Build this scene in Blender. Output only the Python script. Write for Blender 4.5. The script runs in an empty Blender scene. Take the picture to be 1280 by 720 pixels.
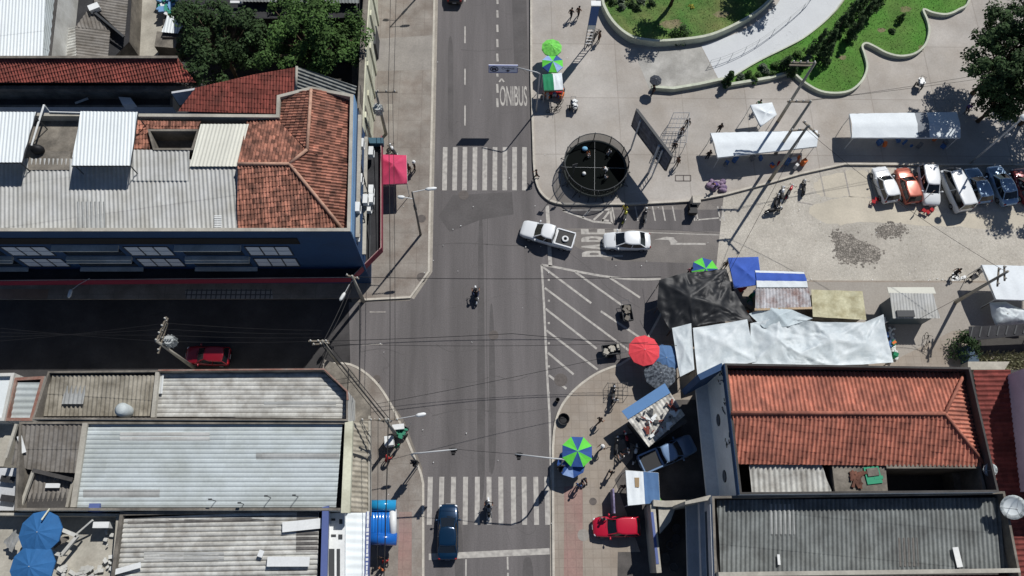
import bpy, bmesh, math, random
from mathutils import Vector, Matrix
random.seed(7)
R = random.Random(11)
scene = bpy.context.scene
COL = scene.collection

# ------------------------------------------------------------------ camera
FOC, CAMH, NADX, NADY = 995.0, 70.0, 612.0, 722.0
_n = Vector(((NADX-640)/FOC, -(NADY-360)/FOC, -1)).normalized()
_Y = (Vector((0, 1, 0)) - _n*_n.y).normalized()
_Z = -_n
_X = _Y.cross(_Z)

def P(px, py, h=0.0):
    """Real place of a spot seen at photo pixel px,py standing h metres above the ground."""
    v = Vector(((px-640)/FOC, -(py-360)/FOC, -1))
    w = Vector((v.dot(_X), v.dot(_Y), v.dot(_Z)))
    t = (h-CAMH)/w.z
    return Vector((w.x*t, w.y*t, h))

cam_d = bpy.data.cameras.new("camera")
cam = bpy.data.objects.new("camera", cam_d)
COL.objects.link(cam)
cam.location = (0, 0, CAMH)
# columns: camera axes in world
rx = Vector((_X.x, _Y.x, _Z.x)); ry = Vector((_X.y, _Y.y, _Z.y)); rz = Vector((_X.z, _Y.z, _Z.z))
cam.rotation_euler = Matrix(((rx.x, ry.x, rz.x), (rx.y, ry.y, rz.y), (rx.z, ry.z, rz.z))).to_euler()
cam_d.sensor_fit = 'HORIZONTAL'
cam_d.angle = 2*math.atan(640/FOC)
cam_d.clip_end = 2000
scene.camera = cam

# ------------------------------------------------------------------ light
SUN_EL = math.radians(50.5)
SAZ = Vector((0.575, 0.818))
world = bpy.data.worlds.new("World"); scene.world = world; world.use_nodes = True
wn = world.node_tree.nodes; wl = world.node_tree.links
sky = wn.new("ShaderNodeTexSky"); sky.sky_type = 'NISHITA'; sky.sun_disc = False
sky.sun_elevation = SUN_EL; sky.sun_rotation = math.atan2(SAZ.x, SAZ.y)
sky.air_density = 0.7; sky.dust_density = 0.2; sky.altitude = 1500
wl.new(sky.outputs[0], wn["Background"].inputs[0]); wn["Background"].inputs[1].default_value = 0.08
sun_d = bpy.data.lights.new("sun", 'SUN'); sun_d.energy = 4.6; sun_d.angle = math.radians(0.5); sun_d.color = (1.0, 0.975, 0.945)
sun = bpy.data.objects.new("sun", sun_d); COL.objects.link(sun)
sd = Vector((SAZ.x*math.cos(SUN_EL), SAZ.y*math.cos(SUN_EL), math.sin(SUN_EL)))
sun.rotation_euler = sd.to_track_quat('Z', 'Y').to_euler()
scene.view_settings.view_transform = 'Standard'; scene.view_settings.look = 'None'
scene.view_settings.exposure = -0.1; scene.view_settings.gamma = 1.0
scene.view_settings.use_curve_mapping = False

# ------------------------------------------------------------------ materials
def lin(c):
    out = []
    for x in c[:3]:
        x = x/255.0
        out.append(x/12.92 if x <= 0.04045 else ((x+0.055)/1.055)**2.4)
    return (out[0], out[1], out[2], 1.0)

MATS = {}
def mat(name, c, rough=0.85, var=0.2, scale=0.5, fine=0.12, fscale=6.0, c2=None, amt=0.5, s2=0.35, tint=0.0,
        metal=0.0, spec=0.3, bump=0.0, stretch=None, coat=0.0, paver=None, cell=None, alpha=None, glass=False, crack=None):
    if name in MATS: return MATS[name]
    m = bpy.data.materials.new(name); m.use_nodes = True
    nt = m.node_tree; N = nt.nodes; L = nt.links
    b = N["Principled BSDF"]
    tc = N.new("ShaderNodeTexCoord"); vec = tc.outputs['Object']
    if stretch:
        mp = N.new("ShaderNodeMapping"); mp.inputs['Scale'].default_value = stretch
        L.new(vec, mp.inputs['Vector']); sv = mp.outputs[0]
    else: sv = vec
    def noise(v, s, d=4):
        n = N.new("ShaderNodeTexNoise"); n.inputs['Scale'].default_value = s; n.inputs['Detail'].default_value = d
        n.inputs['Roughness'].default_value = 0.6
        L.new(v, n.inputs['Vector']); return n.outputs['Fac']
    def ramp(fac, lo, hi, vlo, vhi):
        r = N.new("ShaderNodeMapRange"); r.inputs['From Min'].default_value = lo; r.inputs['From Max'].default_value = hi
        r.inputs['To Min'].default_value = vlo; r.inputs['To Max'].default_value = vhi
        L.new(fac, r.inputs['Value']); return r.outputs[0]
    def mul(a, bb):
        x = N.new("ShaderNodeMath"); x.operation = 'MULTIPLY'
        L.new(a, x.inputs[0]); L.new(bb, x.inputs[1]); return x.outputs[0]
    def mixc(fac, ca, cb):
        x = N.new("ShaderNodeMix"); x.data_type = 'RGBA'
        if hasattr(fac, 'is_linked'): L.new(fac, x.inputs[0])
        else: x.inputs[0].default_value = fac
        for s, cc in ((6, ca), (7, cb)):
            if hasattr(cc, 'is_linked'): L.new(cc, x.inputs[s])
            else: x.inputs[s].default_value = cc
        return x.outputs[2]
    col = lin(c)
    f1 = noise(sv, scale)
    f = ramp(f1, 0.3, 0.7, 1-var, 1+var)
    f2 = noise(vec, fscale, 5)
    if fine: f = mul(f, ramp(f2, 0.25, 0.75, 1-fine, 1+fine))
    if tint:
        at = N.new("ShaderNodeAttribute"); at.attribute_name = "tint"
        f = mul(f, ramp(at.outputs['Fac'], 0, 1, 1-tint, 1+tint))
    base = col
    if c2 is not None:
        f3 = noise(sv, s2, 6)
        base = mixc(ramp(f3, 0.5-0.25*(1-amt)+ (0.18*(1-2*amt)), 0.72, 0.0, 1.0), col, lin(c2))
    if cell:   # rounded stones: (scale, joint colour, joint width)
        vo = N.new("ShaderNodeTexVoronoi"); vo.feature = 'DISTANCE_TO_EDGE'; vo.inputs['Scale'].default_value = cell[0]
        L.new(vec, vo.inputs['Vector'])
        vc = N.new("ShaderNodeTexVoronoi"); vc.inputs['Scale'].default_value = cell[0]; L.new(vec, vc.inputs['Vector'])
        sep = N.new("ShaderNodeSeparateColor"); L.new(vc.outputs['Color'], sep.inputs[0])
        f = mul(f, ramp(sep.outputs[0], 0, 1, 1-cell[3], 1+cell[3]))
        base = mixc(ramp(vo.outputs[0], 0, cell[2], 1.0, 0.0), base, lin(cell[1]))
    if paver:  # slabs: (width, height, joint, colour, strength)
        br = N.new("ShaderNodeTexBrick"); br.offset = paver[5] if len(paver) > 5 else 0.0
        br.inputs['Scale'].default_value = 1.0; br.inputs['Brick Width'].default_value = paver[0]; br.inputs['Row Height'].default_value = paver[1]
        br.inputs['Mortar Size'].default_value = paver[2]; br.inputs['Mortar Smooth'].default_value = 0.3
        br.inputs['Color1'].default_value = (0.86, 0.86, 0.86, 1); br.inputs['Color2'].default_value = (1.1, 1.1, 1.1, 1)
        L.new(vec, br.inputs['Vector'])
        s_ = N.new("ShaderNodeSeparateColor"); L.new(br.outputs['Color'], s_.inputs[0])
        f = mul(f, ramp(s_.outputs[0], 0.8, 1.1, 1-0.5*paver[4]*0.3, 1+0.5*paver[4]*0.3))
        base = mixc(ramp(br.outputs['Fac'], 0, 1, 0, paver[4]), base, lin(paver[3]))
    if crack:  # (scale, width, colour, strength)
        wv = N.new("ShaderNodeTexNoise"); wv.inputs['Scale'].default_value = crack[0]*3; L.new(vec, wv.inputs['Vector'])
        ad = N.new("ShaderNodeMix"); ad.data_type = 'VECTOR'; ad.inputs[0].default_value = 0.25
        L.new(vec, ad.inputs[4]); sc_ = N.new("ShaderNodeVectorMath"); sc_.operation = 'SCALE'; sc_.inputs['Scale'].default_value = 1/crack[0]*1.2
        L.new(wv.outputs['Color'], sc_.inputs[0]); L.new(sc_.outputs[0], ad.inputs[5])
        vk = N.new("ShaderNodeTexVoronoi"); vk.feature = 'DISTANCE_TO_EDGE'; vk.inputs['Scale'].default_value = crack[0]
        L.new(ad.outputs[1], vk.inputs['Vector'])
        base = mixc(ramp(vk.outputs[0], 0, crack[1], crack[3], 0.0), base, lin(crack[2]))
    fin = N.new("ShaderNodeMix"); fin.data_type = 'RGBA'; fin.blend_type = 'MULTIPLY'; fin.inputs[0].default_value = 1.0
    if hasattr(base, 'is_linked'): L.new(base, fin.inputs[6])
    else: fin.inputs[6].default_value = base
    L.new(f, fin.inputs[7])
    L.new(fin.outputs[2], b.inputs['Base Color'])
    b.inputs['Roughness'].default_value = rough; b.inputs['Metallic'].default_value = metal
    b.inputs['Specular IOR Level'].default_value = spec
    if coat: b.inputs['Coat Weight'].default_value = coat; b.inputs['Coat Roughness'].default_value = 0.05
    if alpha is not None: b.inputs['Alpha'].default_value = alpha
    if bump:
        bp = N.new("ShaderNodeBump"); bp.inputs['Strength'].default_value = bump; bp.inputs['Distance'].default_value = 0.05
        L.new(f2, bp.inputs['Height']); L.new(bp.outputs[0], b.inputs['Normal'])
    MATS[name] = m
    return m

def plain(name, c, rough=0.6, **k):
    k.setdefault('var', 0.06); k.setdefault('fine', 0.05)
    return mat(name, c, rough, **k)

# ------------------------------------------------------------------ mesh builder
class MB:
    def __init__(self): self.v = []; self.f = []; self.m = []; self.t = []
    def face(self, pts, mi=0, t=0.5):
        i = len(self.v); self.v += [Vector(p) for p in pts]; self.f.append(list(range(i, i+len(pts)))); self.m.append(mi); self.t.append(t)
    def prism(self, poly, z0, z1, mi=0, top=True, bottom=True, mtop=None):
        poly = ccw([Vector((p[0], p[1])) for p in poly]); n = len(poly)
        i = len(self.v)
        self.v += [Vector((p.x, p.y, z0)) for p in poly] + [Vector((p.x, p.y, z1)) for p in poly]
        for k in range(n):
            a, b_ = k, (k+1) % n
            self.f.append([i+a, i+b_, i+n+b_, i+n+a]); self.m.append(mi); self.t.append(0.5)
        if top: self.f.append([i+n+k for k in range(n)]); self.m.append(mi if mtop is None else mtop); self.t.append(0.5)
        if bottom: self.f.append([i+k for k in reversed(range(n))]); self.m.append(mi); self.t.append(0.5)
    def box(self, c, s, rz=0.0, mi=0, M=None, t=0.5):
        x, y, z = s[0]/2, s[1]/2, s[2]/2
        if M is None: M = Matrix.Translation(Vector(c)) @ Matrix.Rotation(rz, 4, 'Z')
        i = len(self.v)
        for dz in (-z, z):
            for dx, dy in ((-x, -y), (x, -y), (x, y), (-x, y)): self.v.append(M @ Vector((dx, dy, dz)))
        for q in ((0, 3, 2, 1), (4, 5, 6, 7), (0, 1, 5, 4), (1, 2, 6, 5), (2, 3, 7, 6), (3, 0, 4, 7)):
            self.f.append([i+k for k in q]); self.m.append(mi); self.t.append(t)
    def beam(self, a, b, w, h, mi=0):
        a = Vector(a); b = Vector(b); d = b-a; l = d.length
        if l < 1e-5: return
        q = d.to_track_quat('X', 'Z')
        self.box(None, (l, w, h), mi=mi, M=Matrix.Translation((a+b)/2) @ q.to_matrix().to_4x4())
    def ring(self, pts, mi=0): pass
    def loft(self, rings, mi=0, cap0=True, cap1=True, mis=None, close=True):
        n = len(rings[0]); i = len(self.v)
        for r in rings: self.v += [Vector(p) for p in r]
        for k in range(len(rings)-1):
            for a in range(n if close else n-1):
                b_ = (a+1) % n
                self.f.append([i+k*n+a, i+k*n+b_, i+(k+1)*n+b_, i+(k+1)*n+a]); self.m.append(mi if mis is None else mis[k]); self.t.append(0.5)
        if cap0: self.f.append([i+a for a in reversed(range(n))]); self.m.append(mi if mis is None else mis[0]); self.t.append(0.5)
        if cap1: self.f.append([i+(len(rings)-1)*n+a for a in range(n)]); self.m.append(mi if mis is None else mis[-1]); self.t.append(0.5)
    def tube(self, pts, r, n=6, r1=None, mi=0, cap=True):
        pts = [Vector(p) for p in pts]; rings = []
        m = len(pts)
        for k, p in enumerate(pts):
            d = (pts[min(k+1, m-1)]-pts[max(k-1, 0)])
            if d.length < 1e-6: d = Vector((0, 0, 1))
            d.normalize()
            u = d.cross(Vector((0, 0, 1)))
            if u.length < 1e-3: u = Vector((1, 0, 0))
            u.normalize(); w = u.cross(d)
            rr = r if r1 is None else r+(r1-r)*k/max(1, m-1)
            rings.append([p+(u*math.cos(2*math.pi*a/n)+w*math.sin(2*math.pi*a/n))*rr for a in range(n)])
        self.loft(rings, mi, cap, cap)
    def cyl(self, c, r, z0, z1, n=16, r1=None, mi=0, cap0=True, cap1=True):
        r1 = r if r1 is None else r1
        self.loft([[Vector((c[0]+rr*math.cos(2*math.pi*a/n), c[1]+rr*math.sin(2*math.pi*a/n), z)) for a in range(n)] for rr, z in ((r, z0), (r1, z1))], mi, cap0, cap1)
    def lathe(self, c, prof, n=16, mi=0, cap0=True, cap1=True):
        self.loft([[Vector((c[0]+rr*math.cos(2*math.pi*a/n), c[1]+rr*math.sin(2*math.pi*a/n), c[2]+z)) for a in range(n)] for rr, z in prof], mi, cap0, cap1)
    def wheel(self, c, R0, w, axis, n=18, hole=0.0, mi=0):
        ax = Vector(axis).normalized(); u = ax.cross(Vector((0, 0, 1))).normalized(); z = Vector((0, 0, 1)); c = Vector(c)
        prof = ((hole*R0, -w*0.4), (R0*0.9, -w/2), (R0, -w*0.3), (R0, w*0.3), (R0*0.9, w/2), (hole*R0, w*0.4))
        rings = [[c+ax*o+(u*math.cos(2*math.pi*a/n)+z*math.sin(2*math.pi*a/n))*max(rr, 0.001) for a in range(n)] for rr, o in prof]
        if hole: rings.append(rings[0]); self.loft(rings, mi, False, False)
        else: self.loft(rings, mi)
    def torus(self, c, R0, r, axis=(0, 0, 1), n=24, k=6, mi=0):
        ax = Vector(axis).normalized()
        u = ax.cross(Vector((0, 0, 1)))
        if u.length < 1e-3: u = Vector((1, 0, 0))
        u.normalize(); w = ax.cross(u); c = Vector(c)
        pts = [[c+(u*math.cos(2*math.pi*a/n)+w*math.sin(2*math.pi*a/n))*(R0+r*math.cos(2*math.pi*b/k))+ax*r*math.sin(2*math.pi*b/k) for b in range(k)] for a in range(n)]
        pts.append(pts[0]); self.loft(pts, mi, False, False)
    def ball(self, c, rx, ry=None, rz=None, n=12, k=7, mi=0):
        ry = rx if ry is None else ry; rz = rx if rz is None else rz
        rings = []
        for j in range(k):
            th = math.pi*(0.02+0.96*j/(k-1)); s = math.sin(th)
            rings.append([Vector((c[0]+rx*s*math.cos(2*math.pi*a/n), c[1]+ry*s*math.sin(2*math.pi*a/n), c[2]-rz*math.cos(th))) for a in range(n)])
        self.loft(rings, mi)
    def mesh(self, name, mats, smooth=False, merge=True):
        me = bpy.data.meshes.new(name)
        me.from_pydata([tuple(v) for v in self.v], [], self.f)
        for m in (mats if isinstance(mats, (list, tuple)) else [mats]): me.materials.append(m)
        for p, mi in zip(me.polygons, self.m): p.material_index = mi; p.use_smooth = smooth
        return me
    def build(self, name, mats, parent=None, smooth=False):
        me = self.mesh(name, mats, smooth)
        return link(name, me, parent)

def link(name, me, parent=None):
    o = bpy.data.objects.new(name, me); COL.objects.link(o)
    if parent is not None:
        o.parent = parent
        o.matrix_parent_inverse = parent_world(parent).inverted()
    return o
def parent_world(o):
    m = Matrix.Translation(o.location) @ o.rotation_euler.to_matrix().to_4x4()
    if o.parent is not None: return parent_world(o.parent) @ o.matrix_parent_inverse @ m
    return m
def sub(name, mb, mats, parent, smooth=False):
    """part in the parent's own local coordinates"""
    me = mb.mesh(name, mats, smooth)
    o = bpy.data.objects.new(name, me); COL.objects.link(o); o.parent = parent
    return o
def tag(o, label, cat, group=None):
    o['label'] = label; o['category'] = cat
    if group: o['group'] = group
    return o
def thing(name, label, cat, loc=(0, 0, 0), rz=0.0, group=None):
    o = bpy.data.objects.new(name, None); COL.objects.link(o); o.empty_display_size = 0.3
    o.location = loc; o.rotation_euler = (0, 0, rz)
    return tag(o, label, cat, group)
def struct(name, mb, m, kind='structure', smooth=False):
    o = mb.build(name, m, None, smooth); o['kind'] = kind; return o
def dup(src, loc, rz=0.0, label=None, group=None):
    c = src.copy(); COL.objects.link(c); c.location = loc; c.rotation_euler = (0, 0, rz)
    if label: c['label'] = label
    if group: c['group'] = group
    kids(src, c); return c
def kids(a, b):
    for ch in list(a.children):
        d = ch.copy(); COL.objects.link(d); d.parent = b; d.matrix_parent_inverse = ch.matrix_parent_inverse.copy()
        kids(ch, d)
def remat(o, a, b):
    """give a copy its own colour: swap material a for b in o and its parts"""
    for q in [o]+list(o.children_recursive):
        if q.type == 'MESH' and any(s == a for s in q.data.materials):
            q.data = q.data.copy()
            for i, s in enumerate(q.data.materials):
                if s == a: q.data.materials[i] = b
def ccw(p):
    s = sum(p[i].x*p[(i+1) % len(p)].y-p[(i+1) % len(p)].x*p[i].y for i in range(len(p)))
    return p if s > 0 else list(reversed(p))
def inset(poly, t):
    p = ccw([Vector((q[0], q[1])) for q in poly]); n = len(p); out = []
    for i in range(n):
        a, b, c = p[i-1], p[i], p[(i+1) % n]
        d1 = (b-a).normalized(); d2 = (c-b).normalized()
        n1 = Vector((-d1.y, d1.x)); n2 = Vector((-d2.y, d2.x))
        k = (n1+n2); k = k/max(0.3, 1+n1.dot(n2))
        out.append(b+k*t)
    return p, out
def pp(lst, h=0.0): return [P(x, y, h) for x, y in lst]
def smoothpoly(pts, n=4, closed=False):
    """Catmull-Rom through pixel points"""
    out = []; m = len(pts)
    rng = range(m) if closed else range(m-1)
    for i in rng:
        g = (lambda k: pts[k % m]) if closed else (lambda k: pts[max(0, min(m-1, k))])
        p0, p1, p2, p3 = g(i-1), g(i), g(i+1), g(i+2)
        for k in range(n):
            t = k/n
            out.append(tuple(0.5*((2*p1[j])+(-p0[j]+p2[j])*t+(2*p0[j]-5*p1[j]+4*p2[j]-p3[j])*t*t+(-p0[j]+3*p1[j]-3*p2[j]+p3[j])*t**3) for j in (0, 1)))
    if not closed: out.append(pts[-1])
    return out
def strip(mb, pts, w, z0, z1, mi=0):
    """a wall or kerb of width w along a world polyline (open)"""
    pts = [Vector((p[0], p[1])) for p in pts]; n = len(pts); Lf = []; Rt = []
    for i in range(n):
        d = (pts[min(i+1, n-1)]-pts[max(i-1, 0)]).normalized(); k = Vector((-d.y, d.x))*w/2
        Lf.append(pts[i]+k); Rt.append(pts[i]-k)
    i0 = len(mb.v)
    for l, r in zip(Lf, Rt): mb.v += [Vector((l.x, l.y, z0)), Vector((r.x, r.y, z0)), Vector((r.x, r.y, z1)), Vector((l.x, l.y, z1))]
    for i in range(n-1):
        a = i0+4*i; b = a+4
        for q in ((a+3, a+2, b+2, b+3), (a+2, a+1, b+1, b+2), (a, a+3, b+3, b), (a+1, a, b, b+1)):
            mb.f.append(list(q)); mb.m.append(mi); mb.t.append(0.5)
    for q in ((i0, i0+1, i0+2, i0+3), (i0+4*(n-1)+3, i0+4*(n-1)+2, i0+4*(n-1)+1, i0+4*(n-1))):
        mb.f.append(list(q)); mb.m.append(mi); mb.t.append(0.5)
def flat(mb, poly, z, mi=0):
    p = ccw([Vector((q[0], q[1])) for q in poly]); mb.face([Vector((q.x, q.y, z)) for q in p], mi)

def sheet(name, poly, run, m, parent, kind='corr', pitch=0.3, amp=0.035, row=2.2, step=0.012, panel=1.1, label=None):
    """Corrugated or barrel-tile covering on a convex polygon of (px,py,h); run = two pixels along the ribs."""
    pts = [P(*q) for q in poly]
    nrm = Vector((0, 0, 0))
    for i in range(len(pts)):
        a, b = pts[i], pts[(i+1) % len(pts)]
        nrm += Vector(((a.y-b.y)*(a.z+b.z), (a.z-b.z)*(a.x+b.x), (a.x-b.x)*(a.y+b.y)))
    nrm.normalize()
    if nrm.z < 0: nrm = -nrm
    c = sum(pts, Vector())/len(pts)
    d = P(*run[1])-P(*run[0]); d.z = 0; d.normalize()
    v = (d-nrm*d.dot(nrm)).normalized()
    if v.z > 0: v = -v
    u = v.cross(nrm).normalized()
    U = [(p-c).dot(u) for p in pts]; V = [(p-c).dot(v) for p in pts]
    u0, u1, v0, v1 = min(U), max(U), min(V), max(V)
    seg = 6 if kind == 'corr' else 8
    nu = max(2, int((u1-u0)/pitch*seg)+1); nv = max(1, int(math.ceil((v1-v0)/row)))
    rr = random.Random(sum(map(ord, name))+int(poly[0][0])+len(poly))
    bm = bmesh.new(); ly = bm.faces.layers.float.new("tint_f")
    def prof(x):
        ph = (x/pitch) % 1.0
        if kind == 'corr': return amp*math.sin(2*math.pi*ph)
        if kind == 'seam': return -amp if ph < 0.25 else 0.25*amp*math.sin(math.pi*(ph-.25)/.75)
        if kind == 'trap':
            return amp if ph < 0.28 else (-amp*0.2)
        s = math.sin(math.pi*ph*2)
        return amp*(s if s > 0 else s*0.55)
    for j in range(nv):
        a = v0+row*j; b_ = min(v1+0.02, a+row); wob = rr.uniform(-0.004, 0.004)
        top = []; bot = []
        for i in range(nu+1):
            x = u0+(u1-u0)*i/nu; z = prof(x-u0)
            jit = rr.uniform(-0.03, 0.03) if (kind == 'tile' and i % seg == 0) else 0
            if kind == 'tile': wob = jit*0.4 if i % seg == 0 else wob
            top.append(bm.verts.new(c+u*x+v*a+nrm*(z+wob)))
            bot.append(bm.verts.new(c+u*x+v*(b_+ (0.02 if kind == 'corr' else 0.03))+nrm*(z+step+wob)))
        tv = {}
        for i in range(nu):
            f = bm.faces.new((top[i], bot[i], bot[i+1], top[i+1])); f.smooth = True
            key = int((i/seg*pitch)/panel) if kind != 'tile' else i//seg
            if key not in tv: tv[key] = rr.random()
            f[ly] = tv[key]
    bmesh.ops.recalc_face_normals(bm, faces=bm.faces)
    P2 = [(p-c) for p in pts]
    cen = Vector()
    for i in range(len(pts)):
        a, b = pts[i], pts[(i+1) % len(pts)]
        e = (b-a); no = e.cross(nrm).normalized()
        if (c-a).dot(no) > 0: no = -no
        bmesh.ops.bisect_plane(bm, geom=bm.verts[:]+bm.edges[:]+bm.faces[:], plane_co=a, plane_no=no, clear_outer=True)
    me = bpy.data.meshes.new(name)
    vals = [f[ly] for f in bm.faces]
    bm.to_mesh(me); bm.free()
    at = me.attributes.new("tint", 'FLOAT', 'FACE')
    if len(vals) == len(at.data): at.data.foreach_set('value', vals)
    if me.polygons and sum(p.normal.z for p in me.polygons) < 0: me.flip_normals()
    me.materials.append(m)
    return link(name, me, parent)

def ridge(mb, a, b, r=0.14, mi=0):
    mb.tube([P(*a)+Vector((0, 0, 0.03)), P(*b)+Vector((0, 0, 0.03))], r, 8, mi=mi)

def text(s, size, m, name, depth=0.0, bold=0.0):
    cu = bpy.data.curves.new(name, 'FONT'); cu.body = s; cu.size = size; cu.align_x = 'CENTER'; cu.align_y = 'CENTER'; cu.extrude = depth; cu.offset = bold
    o = bpy.data.objects.new(name, cu)
    COL.objects.link(o); dg = bpy.context.evaluated_depsgraph_get()
    me = bpy.data.meshes.new_from_object(o.evaluated_get(dg))
    bpy.data.objects.remove(o); me.materials.clear(); me.materials.append(m); me.name = name
    return me
# ================================================================== GROUND
M_ground = mat("ground_mat", (128, 122, 114), var=0.15, scale=0.2, c2=(104, 99, 92), s2=0.25)
M_road = mat("asphalt", (110, 106, 105), 0.9, var=0.13, scale=0.8, stretch=(1.0, 0.07, 1), fine=0.16, fscale=9, c2=(86, 83, 82), amt=0.5, s2=0.3, bump=0.25, crack=(0.09, 0.0022, (72, 69, 68), 0.35))
M_road2 = mat("asphalt_side", (124, 119, 114), 0.9, var=0.12, scale=0.3, fine=0.16, fscale=9, c2=(105, 101, 98), amt=0.5, bump=0.25, crack=(0.12, 0.002, (80, 77, 75), 0.4))
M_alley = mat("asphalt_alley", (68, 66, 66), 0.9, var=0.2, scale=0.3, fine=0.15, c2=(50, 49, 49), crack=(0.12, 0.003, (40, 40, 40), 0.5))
M_cobble = mat("cobble", (184, 179, 168), 0.9, var=0.14, scale=0.18, fine=0.14, fscale=5, cell=(5.5, (158, 152, 140), 0.08, 0.06), c2=(164, 158, 148), amt=0.5, s2=0.25, bump=0.4)
M_cobble_bare = mat("cobble_bare", (142, 136, 127), 0.9, var=0.2, scale=1, fine=0.2, cell=(4.6, (82, 78, 72), 0.16, 0.25), bump=0.6)
M_walk = mat("walk_slabs", (141, 135, 127), 0.9, var=0.16, scale=0.35, fine=0.14, fscale=7, c2=(118, 108, 99), amt=0.5, s2=0.6, paver=(2.3, 3.1, 0.04, (112, 104, 96), 0.30), bump=0.2)
M_walk_se = mat("walk_pavers", (152, 143, 132), 0.9, var=0.10, scale=0.4, fine=0.10, fscale=8, c2=(138, 127, 114), amt=0.45, s2=0.5, paver=(0.72, 0.72, 0.05, (136, 126, 114), 0.30), bump=0.15)
M_plaza = mat("plaza_concrete", (171, 166, 159), 0.9, var=0.12, scale=0.22, fine=0.10, fscale=6, c2=(150, 142, 132), amt=0.5, s2=0.16, paver=(6.6, 6.6, 0.06, (138, 130, 121), 0.35), bump=0.15)
M_apron = mat("apron_concrete", (150, 148, 142), 0.9, var=0.14, scale=0.5, fine=0.12, c2=(176, 174, 168), amt=0.5, s2=0.6)
M_path = mat("pale_path", (196, 199, 200), 0.85, var=0.05, scale=0.3, fine=0.05, crack=(0.16, 0.002, (150, 152, 152), 0.4))
M_kerb = mat("kerb_concrete", (184, 178, 166), 0.9, var=0.15, scale=1.2, fine=0.15)
M_gutter = mat("gutter_concrete", (150, 144, 134), 0.9, var=0.18, scale=0.8, fine=0.15)
M_red = mat("red_bikelane", (150, 122, 114), 0.9, var=0.10, scale=0.5, fine=0.12, c2=(140, 124, 114), paver=(0.72, 0.72, 0.05, (134, 110, 104), 0.3))
M_paint = mat("road_paint", (186, 182, 174), 0.8, var=0.10, scale=1.5, fine=0.12, c2=(134, 130, 126), amt=0.42, s2=3.0)
M_paint_worn = mat("road_paint_worn", (160, 155, 148), 0.8, var=0.12, scale=1.5, fine=0.15, c2=(126, 121, 117), amt=0.6, s2=2.5)
M_grass = mat("lawn", (74, 122, 46), 0.95, var=0.2, scale=0.28, fine=0.25, fscale=5, c2=(92, 120, 58), amt=0.4, s2=0.22, bump=0.5)
M_grass2 = mat("lawn_dry", (76, 112, 52), 0.95, var=0.28, scale=0.4, fine=0.28, fscale=5, c2=(112, 116, 70), amt=0.42, s2=0.3, bump=0.5)
M_iron = mat("manhole_iron", (92, 86, 82), 0.7, var=0.2, scale=4)
M_patch = mat("asphalt_patch", (90, 87, 86), 0.9, var=0.12, scale=0.6, fine=0.14)
M_patch2 = mat("cement_patch", (142, 137, 130), 0.9, var=0.12, scale=0.8, fine=0.14)

g = MB(); flat(g, [(-260, -160), (260, -160), (260, 320), (-260, 320)], 0.0); struct('ground', g, M_ground)

def area(name, px, z, m, sm=False):
    b = MB(); flat(b, pp(px), z); return struct(name, b, m)
def slab(name, px, z1, m, kerb=None, kw=0.16, sides=None):
    b = MB(); b.prism(pp(px), -0.05, z1); o = struct(name, b, m)
    return o

area('main_road', [(542, -260), (664, -260), (664, 200), (676, 232), (700, 262), (905, 262), (905, 352), (850, 350), (815, 445), (700, 520), (692, 560), (693, 900), (526, 900), (528, 585), (505, 525), (470, 478), (438, 455), (436, 378), (512, 376), (538, 342)], 0.008, M_road)
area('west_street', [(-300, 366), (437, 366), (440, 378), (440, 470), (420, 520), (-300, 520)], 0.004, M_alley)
area('east_street', [(680, 255), (906, 240), (1050, 200), (1500, 200), (1500, 356), (900, 356), (800, 470), (690, 560)], 0.004, M_road2)
area('cobbled_street', [(905, 240), (1055, 204), (1560, 204), (1560, 356), (893, 356)], 0.012, M_cobble)
for q in ([(1040, 290), (1062, 294), (1080, 303), (1099, 312), (1098, 326), (1078, 328), (1060, 328), (1046, 322), (1044, 308)], [(1096, 286), (1112, 282), (1128, 283), (1127, 292), (1113, 296), (1099, 295)]):
    edge = [(x+R.uniform(-1.6, 1.6), y+R.uniform(-1.3, 1.3)) for x, y in smoothpoly(q, 9, True)]
    area('cobbled_street', edge, 0.016, M_cobble_bare)
    b = MB()
    for k in range(90):
        i = R.randrange(len(edge)); x, y = edge[i][0]+R.gauss(0, 3.2), edge[i][1]+R.gauss(0, 2.4); c = P(x, y); w_ = R.uniform(.06, .17); a0 = R.uniform(0, 3)
        flat(b, [c+Vector((w_*R.uniform(.7, 1.2)*math.cos(a0+k_*1.257), w_*R.uniform(.7, 1.2)*math.sin(a0+k_*1.257), 0)) for k_ in range(5)], 0.017+k*1e-5)
    struct('cobbled_street', b, M_cobble_bare)
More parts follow.
